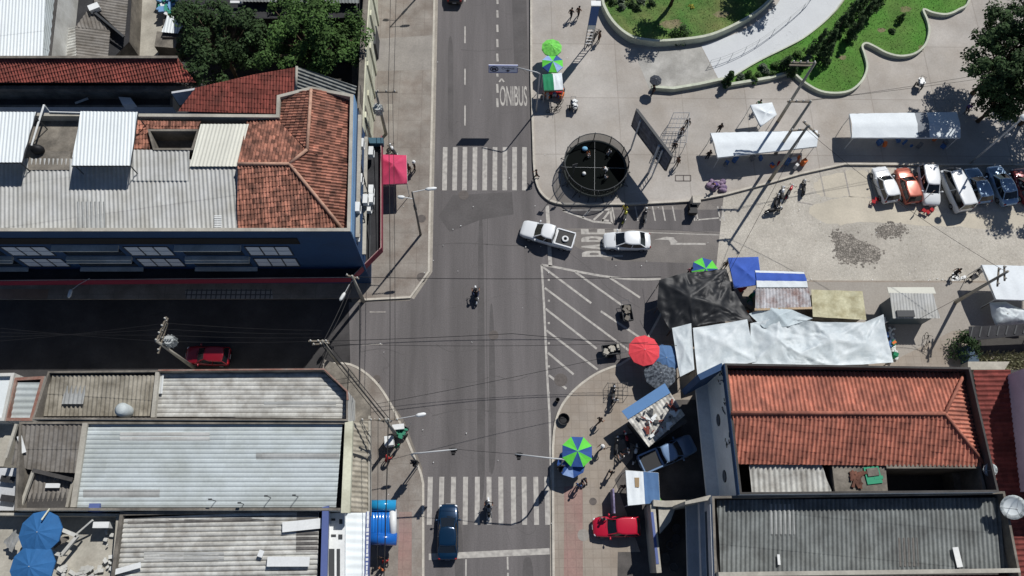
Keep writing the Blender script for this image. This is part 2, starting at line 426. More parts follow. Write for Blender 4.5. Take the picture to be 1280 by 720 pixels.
# seams, trenches and cracks in the asphalt
b = MB()
for q, w_ in (([(541, 306), (580, 304), (640, 307), (672, 305)], .10), ([(610, 250), (608, 400), (612, 590)], .05), ([(660, 470), (640, 476), (618, 470), (590, 478), (552, 474)], .05), ([(545, 430), (565, 440), (600, 436)], .05), ([(576, 62), (600, 64), (640, 61)], .05), ([(690, 300), (740, 338), (760, 360), (800, 385)], .04), ([(648, 90), (652, 86), (658, 92)], .08), ([(450, 440), (480, 436), (505, 444)], .07), ([(540, 520), (580, 512), (640, 516), (688, 510)], .06), ([(700, 290), (800, 286), (905, 292)], .06)):
    strip(b, pp(smoothpoly(q, 4)), w_, 0.004, 0.0118)
struct('road_seam', b, M_patch)
M_sand = mat('sandy_cobble', (190, 182, 165), .9, var=.08, scale=.4, fine=.1, c2=(176, 169, 154), amt=.5, s2=.3)
for q in ([(1010, 262), (1060, 246), (1130, 256), (1200, 268), (1290, 262), (1400, 262), (1400, 286), (1290, 288), (1200, 284), (1130, 280), (1080, 278), (1040, 280)], [(1020, 226), (1060, 214), (1088, 216), (1092, 244), (1050, 246), (1024, 244)]):
    area('cobbled_street', [(x+R.uniform(-2, 2), y+R.uniform(-1.5, 1.5)) for x, y in smoothpoly(q, 6, True)], 0.014, M_sand)
# asphalt repairs
for q in ([(566, 244), (640, 240), (642, 268), (600, 275), (562, 290), (548, 270)], [(640, 0), (658, 0), (660, 82), (643, 84)]):
    area('main_road', q, 0.010, M_patch)
area('east_street', [(694, 286), (740, 285), (905, 290), (905, 330), (760, 326), (700, 300)], 0.010, M_road2)

# ---- pavements (raised), kerbs
KH = 0.13
nw_edge = [(543, -260), (543, 0), (539, 190), (537, 280), (536, 340), (513, 372), (454, 375)]
slab('north_west_pavement', nw_edge + [(452, 330), (440, 200), (440, -260)], KH, M_walk)
sw_edge = smoothpoly([(404, 456), (438, 456), (468, 476), (490, 508), (507, 545), (520, 577), (528, 600), (529, 640), (529, 900)], 4)
slab('south_west_pavement', sw_edge + [(380, 900), (395, 640), (400, 500)], KH, M_walk)
se_edge = [(693, 900), (691, 600)] + smoothpoly([(691, 560), (694, 530), (703, 506), (722, 484), (748, 466), (775, 456)], 4) + [(800, 440), (822, 400), (846, 354), (900, 351), (1010, 351), (1620, 353)]
slab('south_east_pavement', se_edge + [(1620, 900)], KH, M_walk_se)
ne_edge = [(663, -260), (664, 100), (667, 195)] + smoothpoly([(667, 200), (669, 222), (675, 240), (688, 252), (705, 256)], 3) + [(790, 256), (862, 252), (905, 244), (955, 231), (1000, 218), (1055, 206), (1162, 207), (1620, 207)]
slab('plaza', ne_edge + [(1620, -330), (663, -330)], KH, M_plaza)
area('plaza', [(460, 50), (541, 45), (540, 88), (463, 90)], KH+0.004, M_patch2)
kb = MB()
for e, off in ((nw_edge, 0), (sw_edge, 0), (se_edge[:-1], 0), (ne_edge, 0)):
    strip(kb, pp(e), 0.2, -0.02, KH+(0.14 if e is ne_edge else 0.03))
struct('kerb', kb, M_kerb)
gb = MB()
for e, dx in ((nw_edge[:6], 4.5), (se_edge[:2], -4.0)):
    q = [(x+dx, y) for x, y in e]
    pts = pp(q)
    for i in range(len(pts)-1):
        flat(gb, pp([(e[i][0], e[i][1]), (e[i+1][0], e[i+1][1]), (e[i+1][0]+dx, e[i+1][1]+(2 if i > 3 else 0)), (e[i][0]+dx, e[i][1])]), 0.012)
struct('gutter', gb, M_gutter)
# paved apron and pale path in the plaza
area('plaza_apron', [(790, 60), (812, 63), (876, 60), (902, 110), (880, 114), (812, 114)], KH+0.004, M_apron)
area('plaza_path', smoothpoly([(876, 58), (895, 52), (930, 38), (958, 18), (975, 0), (990, -40)], 4) + smoothpoly([(1075, -40), (1053, 0), (1032, 25), (1005, 48), (985, 58), (945, 78), (901, 106)], 4), KH+0.008, M_path)
slab('west_street_pavement', [(-110, 340), (452, 340), (454, 373), (400, 374), (-110, 375)], KH, M_walk)
area('west_street_pavement', [(232, 362), (340, 362), (342, 374), (233, 374)], KH+.004, mat('patterned_tiles', (150, 148, 146), .8, var=.1, paver=(.45, .45, .06, (70, 68, 66), .8)))
area('west_street_pavement', [(0, 362), (62, 362), (60, 374), (0, 374)], KH+.004, mat('brown_tiles', (140, 118, 104), .9, var=.2))
# bike lanes
area('bike_lane', [(705, 608), (728, 608), (729, 900), (704, 900)], KH+0.004, M_red)
area('bike_lane', [(499, 640), (515, 640), (514, 900), (494, 900)], KH+0.004, M_red)

area('forecourt', [(845, 500), (905, 500), (900, 640), (900, 800), (770, 800), (772, 690), (800, 690), (786, 650), (768, 600), (800, 560), (770, 545), (800, 540)], KH+0.004, mat("forecourt_asphalt", (92, 88, 85), .9, var=.2, scale=.6, fine=.15, c2=(70, 68, 66), amt=.5))  # ground coloured dark to deepen the market house's cast shadow
area('market_ground', [(1205, 412), (1420, 408), (1420, 442), (1216, 442)], KH+.004, mat("market_dark_ground", (74, 72, 68), .9, var=.2, c2=(56, 54, 52)))  # dark colour stands in for shade under the slatted awning
area('market_ground', [(1010, 353), (1420, 355), (1420, 408), (1190, 414), (1115, 452), (1010, 440)], KH+.003, mat("market_concrete", (162, 156, 147), .9, var=.12, scale=.4, fine=.12, c2=(138, 132, 124), amt=.5, s2=.4))
# tyre and oil marks
for q in ([(598, 300), (604, 300), (606, 590), (597, 590)], [(612, 400), (617, 400), (620, 560), (612, 580)], [(570, 660), (577, 660), (579, 720), (569, 720)], [(655, 700), (664, 700), (666, 730), (654, 730)], [(560, 60), (566, 60), (566, 180), (561, 180)]):
    area('main_road', smoothpoly(q, 6, True), 0.0095, M_patch)
# ---- lawns inside kerb walls
lawn1 = smoothpoly([(752, -60), (751, 0), (756, 20), (768, 38), (786, 52), (806, 57), (830, 58), (876, 53), (905, 43), (935, 27), (956, 10), (970, -10), (985, -60)], 4)
lawn2 = smoothpoly([(1090, -50), (1056, 0), (1036, 25), (1008, 48), (985, 62), (944, 82), (906, 106)], 4) + [(906, 108), (930, 105), (960, 101), (988, 93), (992, 97)] + smoothpoly([(992, 97), (1005, 108), (1024, 118), (1045, 120), (1062, 116), (1075, 104), (1081, 88), (1078, 72), (1075, 62), (1080, 58), (1090, 62), (1105, 70), (1122, 74), (1140, 71), (1153, 60), (1158, 44), (1156, 30), (1151, 18), (1153, 16), (1163, 20), (1180, 22), (1195, 16), (1208, 4), (1215, -50)], 4)
b = MB(); b.prism(pp(lawn1), 0, 0.55); struct('lawn', b, M_grass2)
b = MB(); b.prism(pp(lawn2), 0, 0.30); struct('lawn', b, M_grass)
M_wall_white = mat("planter_white", (184, 188, 170), 0.85, var=0.15, scale=1.0, fine=0.12)
def planter(px, w, h, label):
    b = MB(); strip(b, pp(px), w, 0.05, h); o = b.build('planter_wall', M_wall_white); tag(o, label, 'low wall', None); return o
planter(lawn1, 0.28, 1.05, 'curved white planter wall round the dry lawn beside the blue totem')
planter(smoothpoly([(1085, -50), (1054, 0), (1034, 25), (1006, 48), (983, 61), (943, 81), (903, 106)], 4), 0.14, 0.42, 'thin pale edging between the white path and the shrub bed')
planter([(905, 110), (930, 106), (960, 101), (990, 92)], 0.30, 0.62, 'short grey wall along the shrub bed, above the white tents')
planter(smoothpoly([(992, 97), (1005, 108), (1024, 118), (1045, 120), (1062, 116), (1075, 104), (1081, 88), (1078, 72), (1075, 62), (1080, 58), (1090, 62), (1105, 70), (1122, 74), (1140, 71), (1153, 60), (1158, 44), (1156, 30), (1151, 18), (1153, 16), (1163, 20), (1180, 22), (1195, 16), (1208, 4), (1215, -50)], 4), 0.22, 0.62, 'scalloped white planter wall round the bright green lawn')
planter([(813, 113), (840, 115), (870, 110), (903, 103)], 0.30, 0.75, 'low dark wall between the plaza apron and the paving, left of a small conifer')
# grass blades on the lawns
def inside(p, poly):
    c = False; n = len(poly)
    for i in range(n):
        a, b_ = poly[i], poly[i-1]
        if (a[1] > p[1]) != (b_[1] > p[1]) and p[0] < (b_[0]-a[0])*(p[1]-a[1])/(b_[1]-a[1])+a[0]: c = not c
    return c
for nm, poly, z, n, c in (('grass', lawn1, 0.55, 5000, (84, 110, 58)), ('grass', lawn2, 0.30, 6000, (68, 112, 44))):
    b = MB(); w = [(q.x, q.y) for q in pp(poly)]
    x0, x1 = min(q[0] for q in w), max(q[0] for q in w); y0, y1 = min(q[1] for q in w), min(62, max(q[1] for q in w))
    k = 0
    while k < n:
        p = (R.uniform(x0, x1), R.uniform(y0, y1))
        if not inside(p, w): continue
        a = R.uniform(0, 6.28); s = R.uniform(0.03, 0.07); hh = R.uniform(0.03, 0.09); le = R.uniform(-.05, .05)
        b.face([(p[0]-math.cos(a)*s, p[1]-math.sin(a)*s, z-0.01), (p[0]+math.cos(a)*s, p[1]+math.sin(a)*s, z-0.01), (p[0]+le, p[1]+le, z+hh)], 0, R.random()); k += 1
    me = b.mesh('grass', mat("blades%d" % c[0], c, 0.9, var=0.2, fine=0.1, tint=0.4)); at = me.attributes.new("tint", 'FLOAT', 'FACE'); at.data.foreach_set('value', b.t)
    o = link('grass', me); o['kind'] = 'stuff'

# ---- painted markings
mk = MB(); ZM = 0.014
def ln(a, b_, w, z=ZM):
    A, B = P(*a), P(*b_); d = (B-A); d.z = 0
    if d.length == 0: return
    d.normalize(); k = Vector((-d.y, d.x, 0))*w/2
    flat(mk, [A+k, A-k, B-k, B+k], z)
for x in (556.5, 569, 581.3, 593.8, 606.3, 618.8, 631.2, 643.3, 655.6): ln((x, 184), (x-0.5+(x-606)*0.008, 238), 0.46)
for x in (538, 552.3, 567, 582, 596.7, 611.3, 626, 641.5, 655, 669.6, 683.3): ln((x, 596), (x+(x-612)*0.02, 656), 0.42)
ln((536, 696), (687, 689), 0.5)
for y0, y1 in ((-30, -14), (-8, 2), (33, 54), (86, 106), (132, 157)): ln((581.3, y0), (581.2, y1), 0.15)
for y0, y1 in ((-22, -13), (-4, 5), (13, 22), (31, 40), (49, 59), (67, 77), (92, 96), (105, 116), (123, 134)): ln((621.5, y0), (622, y1), 0.22)
ln((582.5, 699), (582, 760), 0.13); ln((634.3, 696), (634.8, 712), 0.14); ln((634.9, 716), (635, 760), 0.14)
ln((684, 257), (688, 333), 0.36)
# hatched island
for a, b_ in (((677, 331), (680, 380)), ((680, 380), (684, 470)), ((684, 470), (687, 520)), ((687, 520), (689, 600))): ln(a, b_, 0.2)
top = smoothpoly([(677, 331), (700, 335), (730, 341), (760, 346), (790, 349), (826, 349)], 3)
for a, b_ in zip(top[:-1], top[1:]): ln(a, b_, 0.22)
for a, b_ in (((679, 334), (739, 379)), ((751, 389), (800, 422)), ((719, 340), (778, 382)), ((681, 360), (786, 438)), ((682, 386), (746, 436)), ((683, 413), (747, 462)), ((685, 441), (717, 468)), ((686, 469), (708, 486)), ((762, 347), (800, 372))): ln(a, b_, 0.2)
for y in (350, 376, 404, 429, 458, 491): flat(mk, [P(686+s*1.3, y+t*1.3)+Vector() for s, t in ((-1, -1), (1, -1), (1, 1), (-1, 1))], ZM+0.004)
# motorcycle bays, triangle, arrow
for x in (766, 795, 816.5, 829, 841.5, 866, 870, 903, 898): ln((x-1, 258), (x+2.5, 276), 0.13)
ln((870, 275), (904, 272), 0.13)
for a, b_ in (((703, 263), (764, 262)), ((703, 263), (742, 277)), ((742, 277), (765, 279)), ((763, 262), (765, 279)), ((728, 272), (737, 263)), ((742, 275), (754, 264)), ((752, 277), (762, 264)), ((752, 275), (761, 276))): ln(a, b_, 0.2)
flat(mk, pp([(818, 299.5), (833, 296), (843, 297), (841, 300)]), ZM); flat(mk, pp([(833, 296.5), (841, 296.5), (847, 302.5), (840, 306)]), ZM+0.0005)
ln((838, 304.8), (882, 305), 0.2, ZM+0.001)
ln((790, 290), (905, 294), 0.08)
ln((624, 102.5), (627, 98.5), .16); ln((627, 98.5), (630, 102.5), .16, ZM+.001)
struct('road_marking', mk, M_paint)
# old faint lines on the cobbles
mk = MB()
for x in (1024, 1055, 1085): ln((x, 212), (x+7, 245), 0.13, 0.02)
ln((996, 252), (1016, 256), 0.12, 0.02)
ln((462, 390), (482, 390), 0.12); ln((452, 431), (478, 430), 0.14)
struct('road_marking', mk, M_paint_worn)
def ground_text(s, cx, cy, wpx, hpx, rot, nm):
    a = P(cx-wpx/2, cy); b_ = P(cx+wpx/2, cy); c = P(cx, cy-hpx/2); d = P(cx, cy+hpx/2)
    me = text(s, 1.0, M_paint, nm, bold=0.010 if not rot else 0.025)
    xs = [v.co.x for v in me.vertices]; ys = [v.co.y for v in me.vertices]
    W = max(xs)-min(xs); H = max(ys)-min(ys); mx = (max(xs)+min(xs))/2; my = (max(ys)+min(ys))/2
    tw, th = (b_-a).length, (d-c).length
    o = P(cx, cy)
    for v in me.vertices:
        x = (v.co.x-mx)/W; y = (v.co.y-my)/H
        if rot: x, y = -y, x
        v.co = Vector((o.x+x*tw, o.y+y*th, ZM+0.002))
    ob = link('road_marking', me); ob['kind'] = 'structure'
ground_text("ONIBUS", 641.8, 120, 34, 25, False, 'road_marking')
ground_text("PARE", 752, 303.5, 51, 35, True, 'road_marking')
# manholes
mh = MB()
for x, y, r, z in ((475+1, 477-2, .0, 0), (579.5, 244, .5, .012), (476, 477, 0, 0), (471, 474, .36, KH), (701, 475, .6, .012), (703.5, 525, .0, 0), (741, 627, .32, KH+.004), (527, 274, .42, KH), (527, 347, .45, KH), (617, 419, .45, .012)):
    if r: c = P(x, y); mh.cyl((c.x, c.y), r, z-0.01, z+0.006, 20)
struct('manhole_cover', mh, M_iron)
b = MB()
for x, y in ((487, 135), ): flat(b, pp([(x-4, y-4), (x+4, y-4), (x+4, y+4), (x-4, y+4)]), KH+0.006)
for x, y in ((868, 224), ):
    for s in (-10, 0, 10): ln
struct('inspection_lid', b, M_gutter)
b = MB()
for a, b_ in (((844, 220), (863, 220)), ((844, 227), (863, 227)), ((844, 220), (844, 227)), ((863, 220), (863, 227)), ((854, 220), (854, 227))):
    b.beam(P(*a)+Vector((0, 0, KH+.01)), P(*b_)+Vector((0, 0, KH+.01)), 0.1, 0.02)
struct('inspection_lid', b, M_iron)
c = P(729, 669); b = MB(); b.cyl((c.x, c.y), 0.5, KH-.01, KH+.009, 20); struct('cement_repair', b, M_patch2)

M_soil = mat("bare_soil", (132, 122, 96), .95, var=.2, scale=1.2, fine=.25, c2=(96, 106, 62), amt=.5, s2=1.5)
for cx_, cy_, rx_, ry_, z_ in ((838, 34, 14, 6, .556), (900, 22, 10, 5, .556), (1150, 62, 4, 4, .306), (1100, 40, 6, 3, .306), (1130, 14, 7, 4, .306), (990, 84, 8, 3, .306), (1052, 74, 5, 3, .306)):
    n_ = 26
    area('worn_grass', [(cx_+rx_*(.7+.5*R.random())*math.cos(6.283*k/n_), cy_+ry_*(.7+.5*R.random())*math.sin(6.283*k/n_)) for k in range(n_)], z_, M_soil)
# ================================================================== BUILDINGS
M_blue = mat("blue_paint", (42, 74, 112), 0.75, var=0.2, scale=0.5, fine=0.12, c2=(34, 56, 84), amt=0.45, s2=0.5)
M_sky = mat("sky_blue_paint", (112, 148, 182), 0.75, var=0.12, fine=.1)
M_blue_lt = mat("blue_paint_light", (222, 222, 218), 0.7, var=0.12, scale=0.5, fine=0.08)
M_whitewash = mat("whitewash", (200, 200, 194), 0.85, var=0.12, scale=0.6, fine=0.1, c2=(160, 158, 150), amt=0.4)
M_cream = mat("cream_wall", (206, 206, 184), 0.85, var=0.14, scale=0.6, fine=0.1, c2=(176, 174, 152), amt=0.4)
M_conc = mat("old_concrete", (128, 122, 112), 0.9, var=0.25, scale=0.6, fine=0.2, c2=(84, 80, 74), amt=0.5, s2=0.7)
M_conc_lt = mat("pale_concrete", (176, 172, 160), 0.9, var=0.15, scale=0.5, fine=0.14, c2=(146, 141, 130), amt=0.5)
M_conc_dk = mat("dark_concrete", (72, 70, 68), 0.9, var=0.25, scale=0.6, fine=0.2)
M_greywall = mat("grey_wall", (184, 186, 188), 0.8, var=0.12, scale=0.6, fine=0.1)
M_lilac = mat("lilac_wall", (176, 158, 176), 0.8, var=0.10, scale=0.5, fine=0.08)
M_metal = mat("grey_zinc", (176, 177, 174), 0.55, var=0.06, scale=0.4, fine=0.08, tint=0.10, c2=(154, 153, 146), amt=0.5, s2=0.6, spec=0.4)
M_white_roof = mat("white_sheet", (216, 222, 222), 0.5, var=0.04, scale=0.4, fine=0.04, tint=0.03)
M_cream_roof = mat("cream_sheet", (208, 207, 194), 0.6, var=0.05, scale=0.5, fine=0.05, tint=0.06)
M_fibro = mat("fibro_beige", (164, 158, 144), 0.9, var=0.14, scale=0.7, fine=0.14, tint=0.10, c2=(112, 106, 94), amt=0.5, s2=0.9)
M_fibro_w = mat("fibro_white", (190, 190, 184), 0.85, var=0.10, scale=0.7, fine=0.12, tint=0.07, c2=(140, 136, 128), amt=0.35, s2=1.0)
M_fibro_d = mat("fibro_brown", (128, 124, 118), 0.9, var=0.14, scale=0.7, fine=0.16, tint=0.08, c2=(96, 90, 82), amt=0.5, s2=1.0)
M_fibro_g = mat("fibro_grey", (128, 132, 130), 0.9, var=0.10, scale=0.6, fine=0.14, tint=0.07, c2=(98, 100, 98), amt=0.45, s2=0.8)
M_pale = mat("pale_metal", (182, 190, 191), 0.5, var=0.07, scale=0.3, fine=0.08, tint=0.07, c2=(158, 164, 160), amt=0.45, s2=0.4)
M_tile = mat("clay_tile", (182, 117, 97), 0.9, var=0.18, scale=0.5, fine=0.2, tint=0.16, c2=(130, 84, 72), amt=0.42, s2=0.9)
M_tile_old = mat("clay_tile_old", (158, 108, 90), 0.9, var=0.25, scale=0.6, fine=0.25, tint=0.5, c2=(84, 62, 54), amt=0.5, s2=1.3)
M_tile_red = mat("clay_tile_red", (148, 80, 70), 0.9, var=0.18, scale=0.5, fine=0.2, tint=0.22, c2=(104, 62, 54), amt=0.45, s2=0.7)
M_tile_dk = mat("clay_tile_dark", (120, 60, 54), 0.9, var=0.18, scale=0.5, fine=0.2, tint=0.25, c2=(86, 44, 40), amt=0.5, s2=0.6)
M_slate = mat("grey_tile", (120, 122, 118), 0.9, var=0.2, scale=0.6, fine=0.2, tint=0.2)
M_ridge = mat("ridge_mortar", (176, 140, 120), 0.9, var=0.2, scale=2, fine=0.2)
M_glassd = plain("dark_glass", (26, 30, 36), 0.15, spec=0.6)
M_pane = plain("pale_pane", (205, 210, 218), 0.4)
M_frame = plain("window_frame", (58, 62, 68), 0.5)
M_white = plain("white_enamel", (216, 218, 216), 0.45, var=0.08, fine=0.08)
M_black = plain("black_matte", (24, 24, 26), 0.6)
M_dkgrey = plain("dark_grey", (62, 64, 66), 0.6)
M_maroon = plain("maroon_fascia", (134, 46, 66), 0.6)
M_redcope = mat("red_coping", (140, 100, 88), 0.85, var=0.2, scale=1, fine=0.2, c2=(128, 120, 110), amt=0.5, s2=1.0)
M_bluetrim = plain("blue_trim", (84, 98, 146), 0.6)
M_bitumen = mat("bitumen", (52, 52, 54), 0.9, var=0.25, scale=0.7, fine=0.2)
M_rust = mat("rusty_sheet", (172, 172, 174), 0.7, var=0.15, scale=1, fine=0.2, tint=0.15, c2=(112, 78, 66), amt=0.45, s2=1.4)

def building(label, px, h, wall, deck=1.2, t=0.25, cope=None, deckm=None, lip=0.0, parapet=True, group=None, holes=None):
    poly = pp(px, h); c = sum(poly, Vector())/len(poly)
    root = thing('building', label, 'building', (c.x, c.y, 0), 0, group)
    outer, inner = inset(poly, t)
    b = MB(); b.prism(outer, 0.0, h-deck-0.002, 0, top=False); b.build('wall', wall, root)
    b = MB(); b.prism(inset(poly, 0.02)[1], h-deck-0.3, h-deck, 0); b.build('roof_deck', deckm or M_conc_dk, root)
    if parapet:
        b = MB(); n = len(outer); i0 = 0
        for k in range(n):
            a, b_, c_, d = outer[k], outer[(k+1) % n], inner[(k+1) % n], inner[k]
            z0, z1 = h-deck-0.002, h
            b.face([(a.x, a.y, z0), (b_.x, b_.y, z0), (b_.x, b_.y, z1), (a.x, a.y, z1)], 0)
            b.face([(c_.x, c_.y, z0), (d.x, d.y, z0), (d.x, d.y, z1), (c_.x, c_.y, z1)], 1)
            b.face([(a.x, a.y, z1), (b_.x, b_.y, z1), (c_.x, c_.y, z1), (d.x, d.y, z1)], 1)
        b.build('parapet', [wall, cope or M_conc], root)
    return root
def facade_boxes(mb, a, b_, items, mi=0):
    """boxes on the outside of a wall running a->b (world xy); items (s0,s1,z0,z1,depth_out)"""
    a = Vector((a.x, a.y, 0)); b_ = Vector((b_.x, b_.y, 0)); d = (b_-a); Ln = d.length; d.normalize(); nrm = Vector((d.y, -d.x, 0))
    for s0, s1, z0, z1, o, back in items:
        c = a+d*(s0+s1)/2+nrm*((o+back)/2)+Vector((0, 0, (z0+z1)/2))
        mb.box(c, (s1-s0, abs(o-back), z1-z0), math.atan2(d.y, d.x), mi)

# ---------------------------------------------------------------- blue corner building, north-west
H1 = 12.0
b1 = building('three storey blue corner building with patched grey and clay tile roofs', [(-110, 140), (345, 143), (346, 119), (389, 108), (442, 118), (438, 289), (-110, 289)], H1, M_blue, deck=2.6, t=0.28, cope=M_conc_lt)
sheet('sheet_roof', [(-110, 197, 11.7), (297, 200, 11.7), (298, 287, 11.2), (-110, 287, 11.2)], ((150, 200), (150, 287)), M_metal, b1, pitch=0.34, amp=0.04, row=3.6)
sheet('sheet_roof', [(165, 187, 11.86), (237, 188, 11.86), (236, 226, 11.62), (166, 226, 11.62)], ((200, 190), (200, 220)), M_metal, b1, pitch=0.34, amp=0.04, row=3.6)
sheet('sheet_roof', [(251, 155, 11.95), (311, 155, 11.95), (297, 208, 11.85), (237, 208, 11.85)], ((280, 156), (266, 207)), M_cream_roof, b1, pitch=0.30, amp=0.03, row=6)
for q in ([(101, 139, 13.6), (172, 140, 13.6), (163, 207, 13.3), (89, 207, 13.3)], [(-110, 139, 13.6), (45, 140, 13.6), (27, 203, 13.3), (-110, 203, 13.3)]):
    rf = sheet('canopy_roof', q, ((130, 140), (124, 207)), M_white_roof, b1, pitch=0.28, amp=0.03, row=5.2, kind='corr')
    b = MB(); z = 11.2
    for x, y, hh in q:
        c = P(x, y, hh); cc = P(*[(q[0][0]+q[2][0])/2, (q[0][1]+q[2][1])/2], hh); c = c+(cc-c)*0.06
        b.tube([(c.x, c.y, z), (c.x, c.y, hh-0.06)], 0.05, 6)
    for i, j in ((0, 1), (2, 3), (1, 2), (3, 0)): b.beam(P(*q[i])-Vector((0, 0, .1)), P(*q[j])-Vector((0, 0, .1)), 0.06, 0.08)
    b.build('canopy_frame', M_dkgrey, b1)
b = MB(); b.prism([P(*q, 11.2) for q in ((30, 143), (101, 143), (90, 198), (26, 198))], 9.0, 11.2); b.prism([P(*q, 11.75) for q in ((36, 187), (88, 189), (86, 212), (34, 212))], 9.0, 11.7); b.build('terrace_slab', M_conc, b1)
b = MB()
b.tube([P(55, 131, 12.6), P(39, 182, 12.4)], 0.08, 6); b.tube([P(55, 131, 12.6), P(62, 140, 11.8)], 0.05, 6); b.tube([P(62, 140, 12.1), P(102, 141, 12.1)], 0.07, 6); b.tube([P(102, 141, 12.1), P(91, 197, 11.6)], 0.06, 6)
b.build('railing', M_white, b1)
b = MB(); b.ball(P(47, 187, 12.0), 0.55, 0.4, 0.5); b.build('water_tank', M_black, b1, True)
b = MB()
o, i_ = [P(*q, 12.0) for q in ((184, 161), (249, 161), (241, 187), (191, 187))], None
oo, ii = inset(o, 0.18)
for k in range(4):
    b.prism([oo[k], oo[(k+1) % 4], ii[(k+1) % 4], ii[k]], 9.2, 11.95)
b.prism(ii, 9.3, 10.4); b.build('light_well', M_conc, b1)
# clay tiles: west wing hip and north wing
sheet('tile_roof', [(297, 205, 12.5), (362, 205, 12.5), (428, 287, 11.3), (297, 288, 11.3)], ((320, 205), (320, 287)), M_tile_old, b1, 'tile', 0.27, 0.07, 0.42, 0.05)
sheet('tile_roof', [(384, 187, 12.6), (389, 112, 12.2), (439, 121, 11.35), (437, 212, 11.33)], ((390, 160), (436, 162)), M_tile_old, b1, 'tile', 0.27, 0.07, 0.42, 0.05)
sheet('tile_roof', [(362, 205, 12.5), (384, 187, 12.6), (437.5, 207, 11.36), (436, 286, 11.3), (428, 287, 11.3)], ((390, 205), (436, 207)), M_tile_old, b1, 'tile', 0.27, 0.07, 0.42, 0.05)
sheet('tile_roof', [(389, 112, 12.2), (349, 121, 11.5), (347, 150, 11.6), (384, 187, 12.6)], ((386, 150), (350, 146)), M_tile_old, b1, 'tile', 0.27, 0.07, 0.42, 0.05)
sheet('tile_roof', [(310, 151, 11.5), (347, 150, 11.6), (384, 187, 12.6), (362, 205, 12.5), (296, 205, 12.5)], ((330, 205), (336, 152)), M_tile_old, b1, 'tile', 0.27, 0.07, 0.42, 0.05)
sheet('tile_roof', [(184, 151, 11.75), (251, 152, 11.75), (248, 162, 11.6), (184, 161, 11.6)], ((200, 150), (198, 162)), M_tile_old, b1, 'tile', 0.27, 0.07, 0.42, 0.05)
sheet('tile_roof', [(171, 150, 11.75), (187, 151, 11.75), (188, 187, 11.4), (166, 187, 11.4)], ((178, 150), (174, 187)), M_tile_old, b1, 'tile', 0.27, 0.07, 0.42, 0.05)
b = MB(); ridge(b, (297, 205, 12.55), (362, 205, 12.55)); ridge(b, (362, 205, 12.55), (429, 287, 11.4)); ridge(b, (389, 112, 12.25), (384, 187, 12.65)); ridge(b, (384, 187, 12.65), (362, 205, 12.55)); b.build('roof_ridge', M_ridge, b1, True)
# south front: storeys, window bays, hoods
s0 = P(-110, 289, H1); s1 = P(438, 289, H1)
Ls = (s1-s0).length
bay = []; x = Ls-9.2
wf = []
while x > 0:
    for z0, z1 in ((7.0, 9.0), (4.5, 6.4)):
        fr = MB(); facade_boxes(fr, s0, s1, [(x, x+3.6, z0, z0+.08, .06, -.02), (x, x+3.6, z1-.08, z1, .06, -.02)]+[(x+k*1.2-.04, x+k*1.2+.04, z0+.08, z1-.08, .06, -.02) for k in (0, 1, 2, 3)])
        f = fr.build('window', M_frame, b1)
        pn = MB(); facade_boxes(pn, s0, s1, [(x+.06+k*1.2, x+1.14+k*1.2, z0+.12+(.93*j), z0+.95+.88*j, .03, -.01) for k in (0, 1, 2) for j in (0, 1)]); pn.build('pane', M_pane, f)
        dk = MB(); facade_boxes(dk, s0, s1, [(x-5.4, x-.5, z0, z1, .02, -.01)]); dk.build('window', M_glassd, b1)
        hd = MB(); facade_boxes(hd, s0, s1, [(x-5.6, x-.2, z1+.1, z1+.22, .55, -.01), (x-5.6, x-.2, z0-.35, z0-.2, .35, -.01)]); hd.build('window_hood', M_whitewash, b1)
    x -= 9.9
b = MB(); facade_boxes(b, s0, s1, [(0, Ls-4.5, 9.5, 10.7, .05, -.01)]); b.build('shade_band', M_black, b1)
# shop canopy round the corner, with maroon fascia
canopy = [(-110, 354), (440, 349), (477, 312), (477, 172), (462, 172), (448, 200), (440, 330), (-110, 332)]
b = MB(); pz = [P(x, y, 3.9) for x, y in canopy]; b.prism(pz, 3.6, 3.85); b.build('shop_canopy', M_bitumen, b1)
b = MB(); strip(b, pz[:4], 0.14, 3.35, 4.35); b.build('fascia', M_maroon, b1)
b = MB(); strip(b, pz[:4], 0.05, 4.35, 4.4); b.build('fascia_edge', M_conc_lt, b1)
# east front ledges and air conditioners
e0 = P(438, 289, H1); e1 = P(442, 118, H1); Le = (e1-e0).length
b = MB(); facade_boxes(b, e0, e1, [(0.6, Le-.4, 9.3, 9.5, .3, -.01), (0.6, Le-.4, 5.6, 5.8, .3, -.01)]); b.build('ledge', M_conc_lt, b1)
b = MB(); facade_boxes(b, e0, e1, [(0, Le, 10.5, 11.9, .06, -.01)]); b.build('parapet_band', M_sky, b1)
for k in range(6):
    for z in (7.2, 3.95): b = MB(); facade_boxes(b, e0, e1, [(k*2.6+1.2, k*2.6+2.8, z, z+1.5, .03, -.01)]); b.build('window', M_glassd, b1)
def ac(px, py, h, parent):
    c = P(px, py, h); q = MB(); q.box(c, (0.42, 0.85, 0.62)); q.box(c+Vector((0, 0, -.36)), (0.5, .7, .06)); o = q.build('air_conditioner', M_white, parent)
    q = MB(); q.box(c+Vector((.22, 0, 0)), (.02, .5, .44)); q.build('grille', M_dkgrey, o)
for q in ((452, 180, 8.0), (450, 224, 8.0), (464, 238, 5.0), (457, 250, 6.4), (464, 249, 5.6), (461, 260, 5.2), (464, 190, 5), (447, 260, 9.7), (445, 295, 9)): ac(*q, b1)
b = MB()
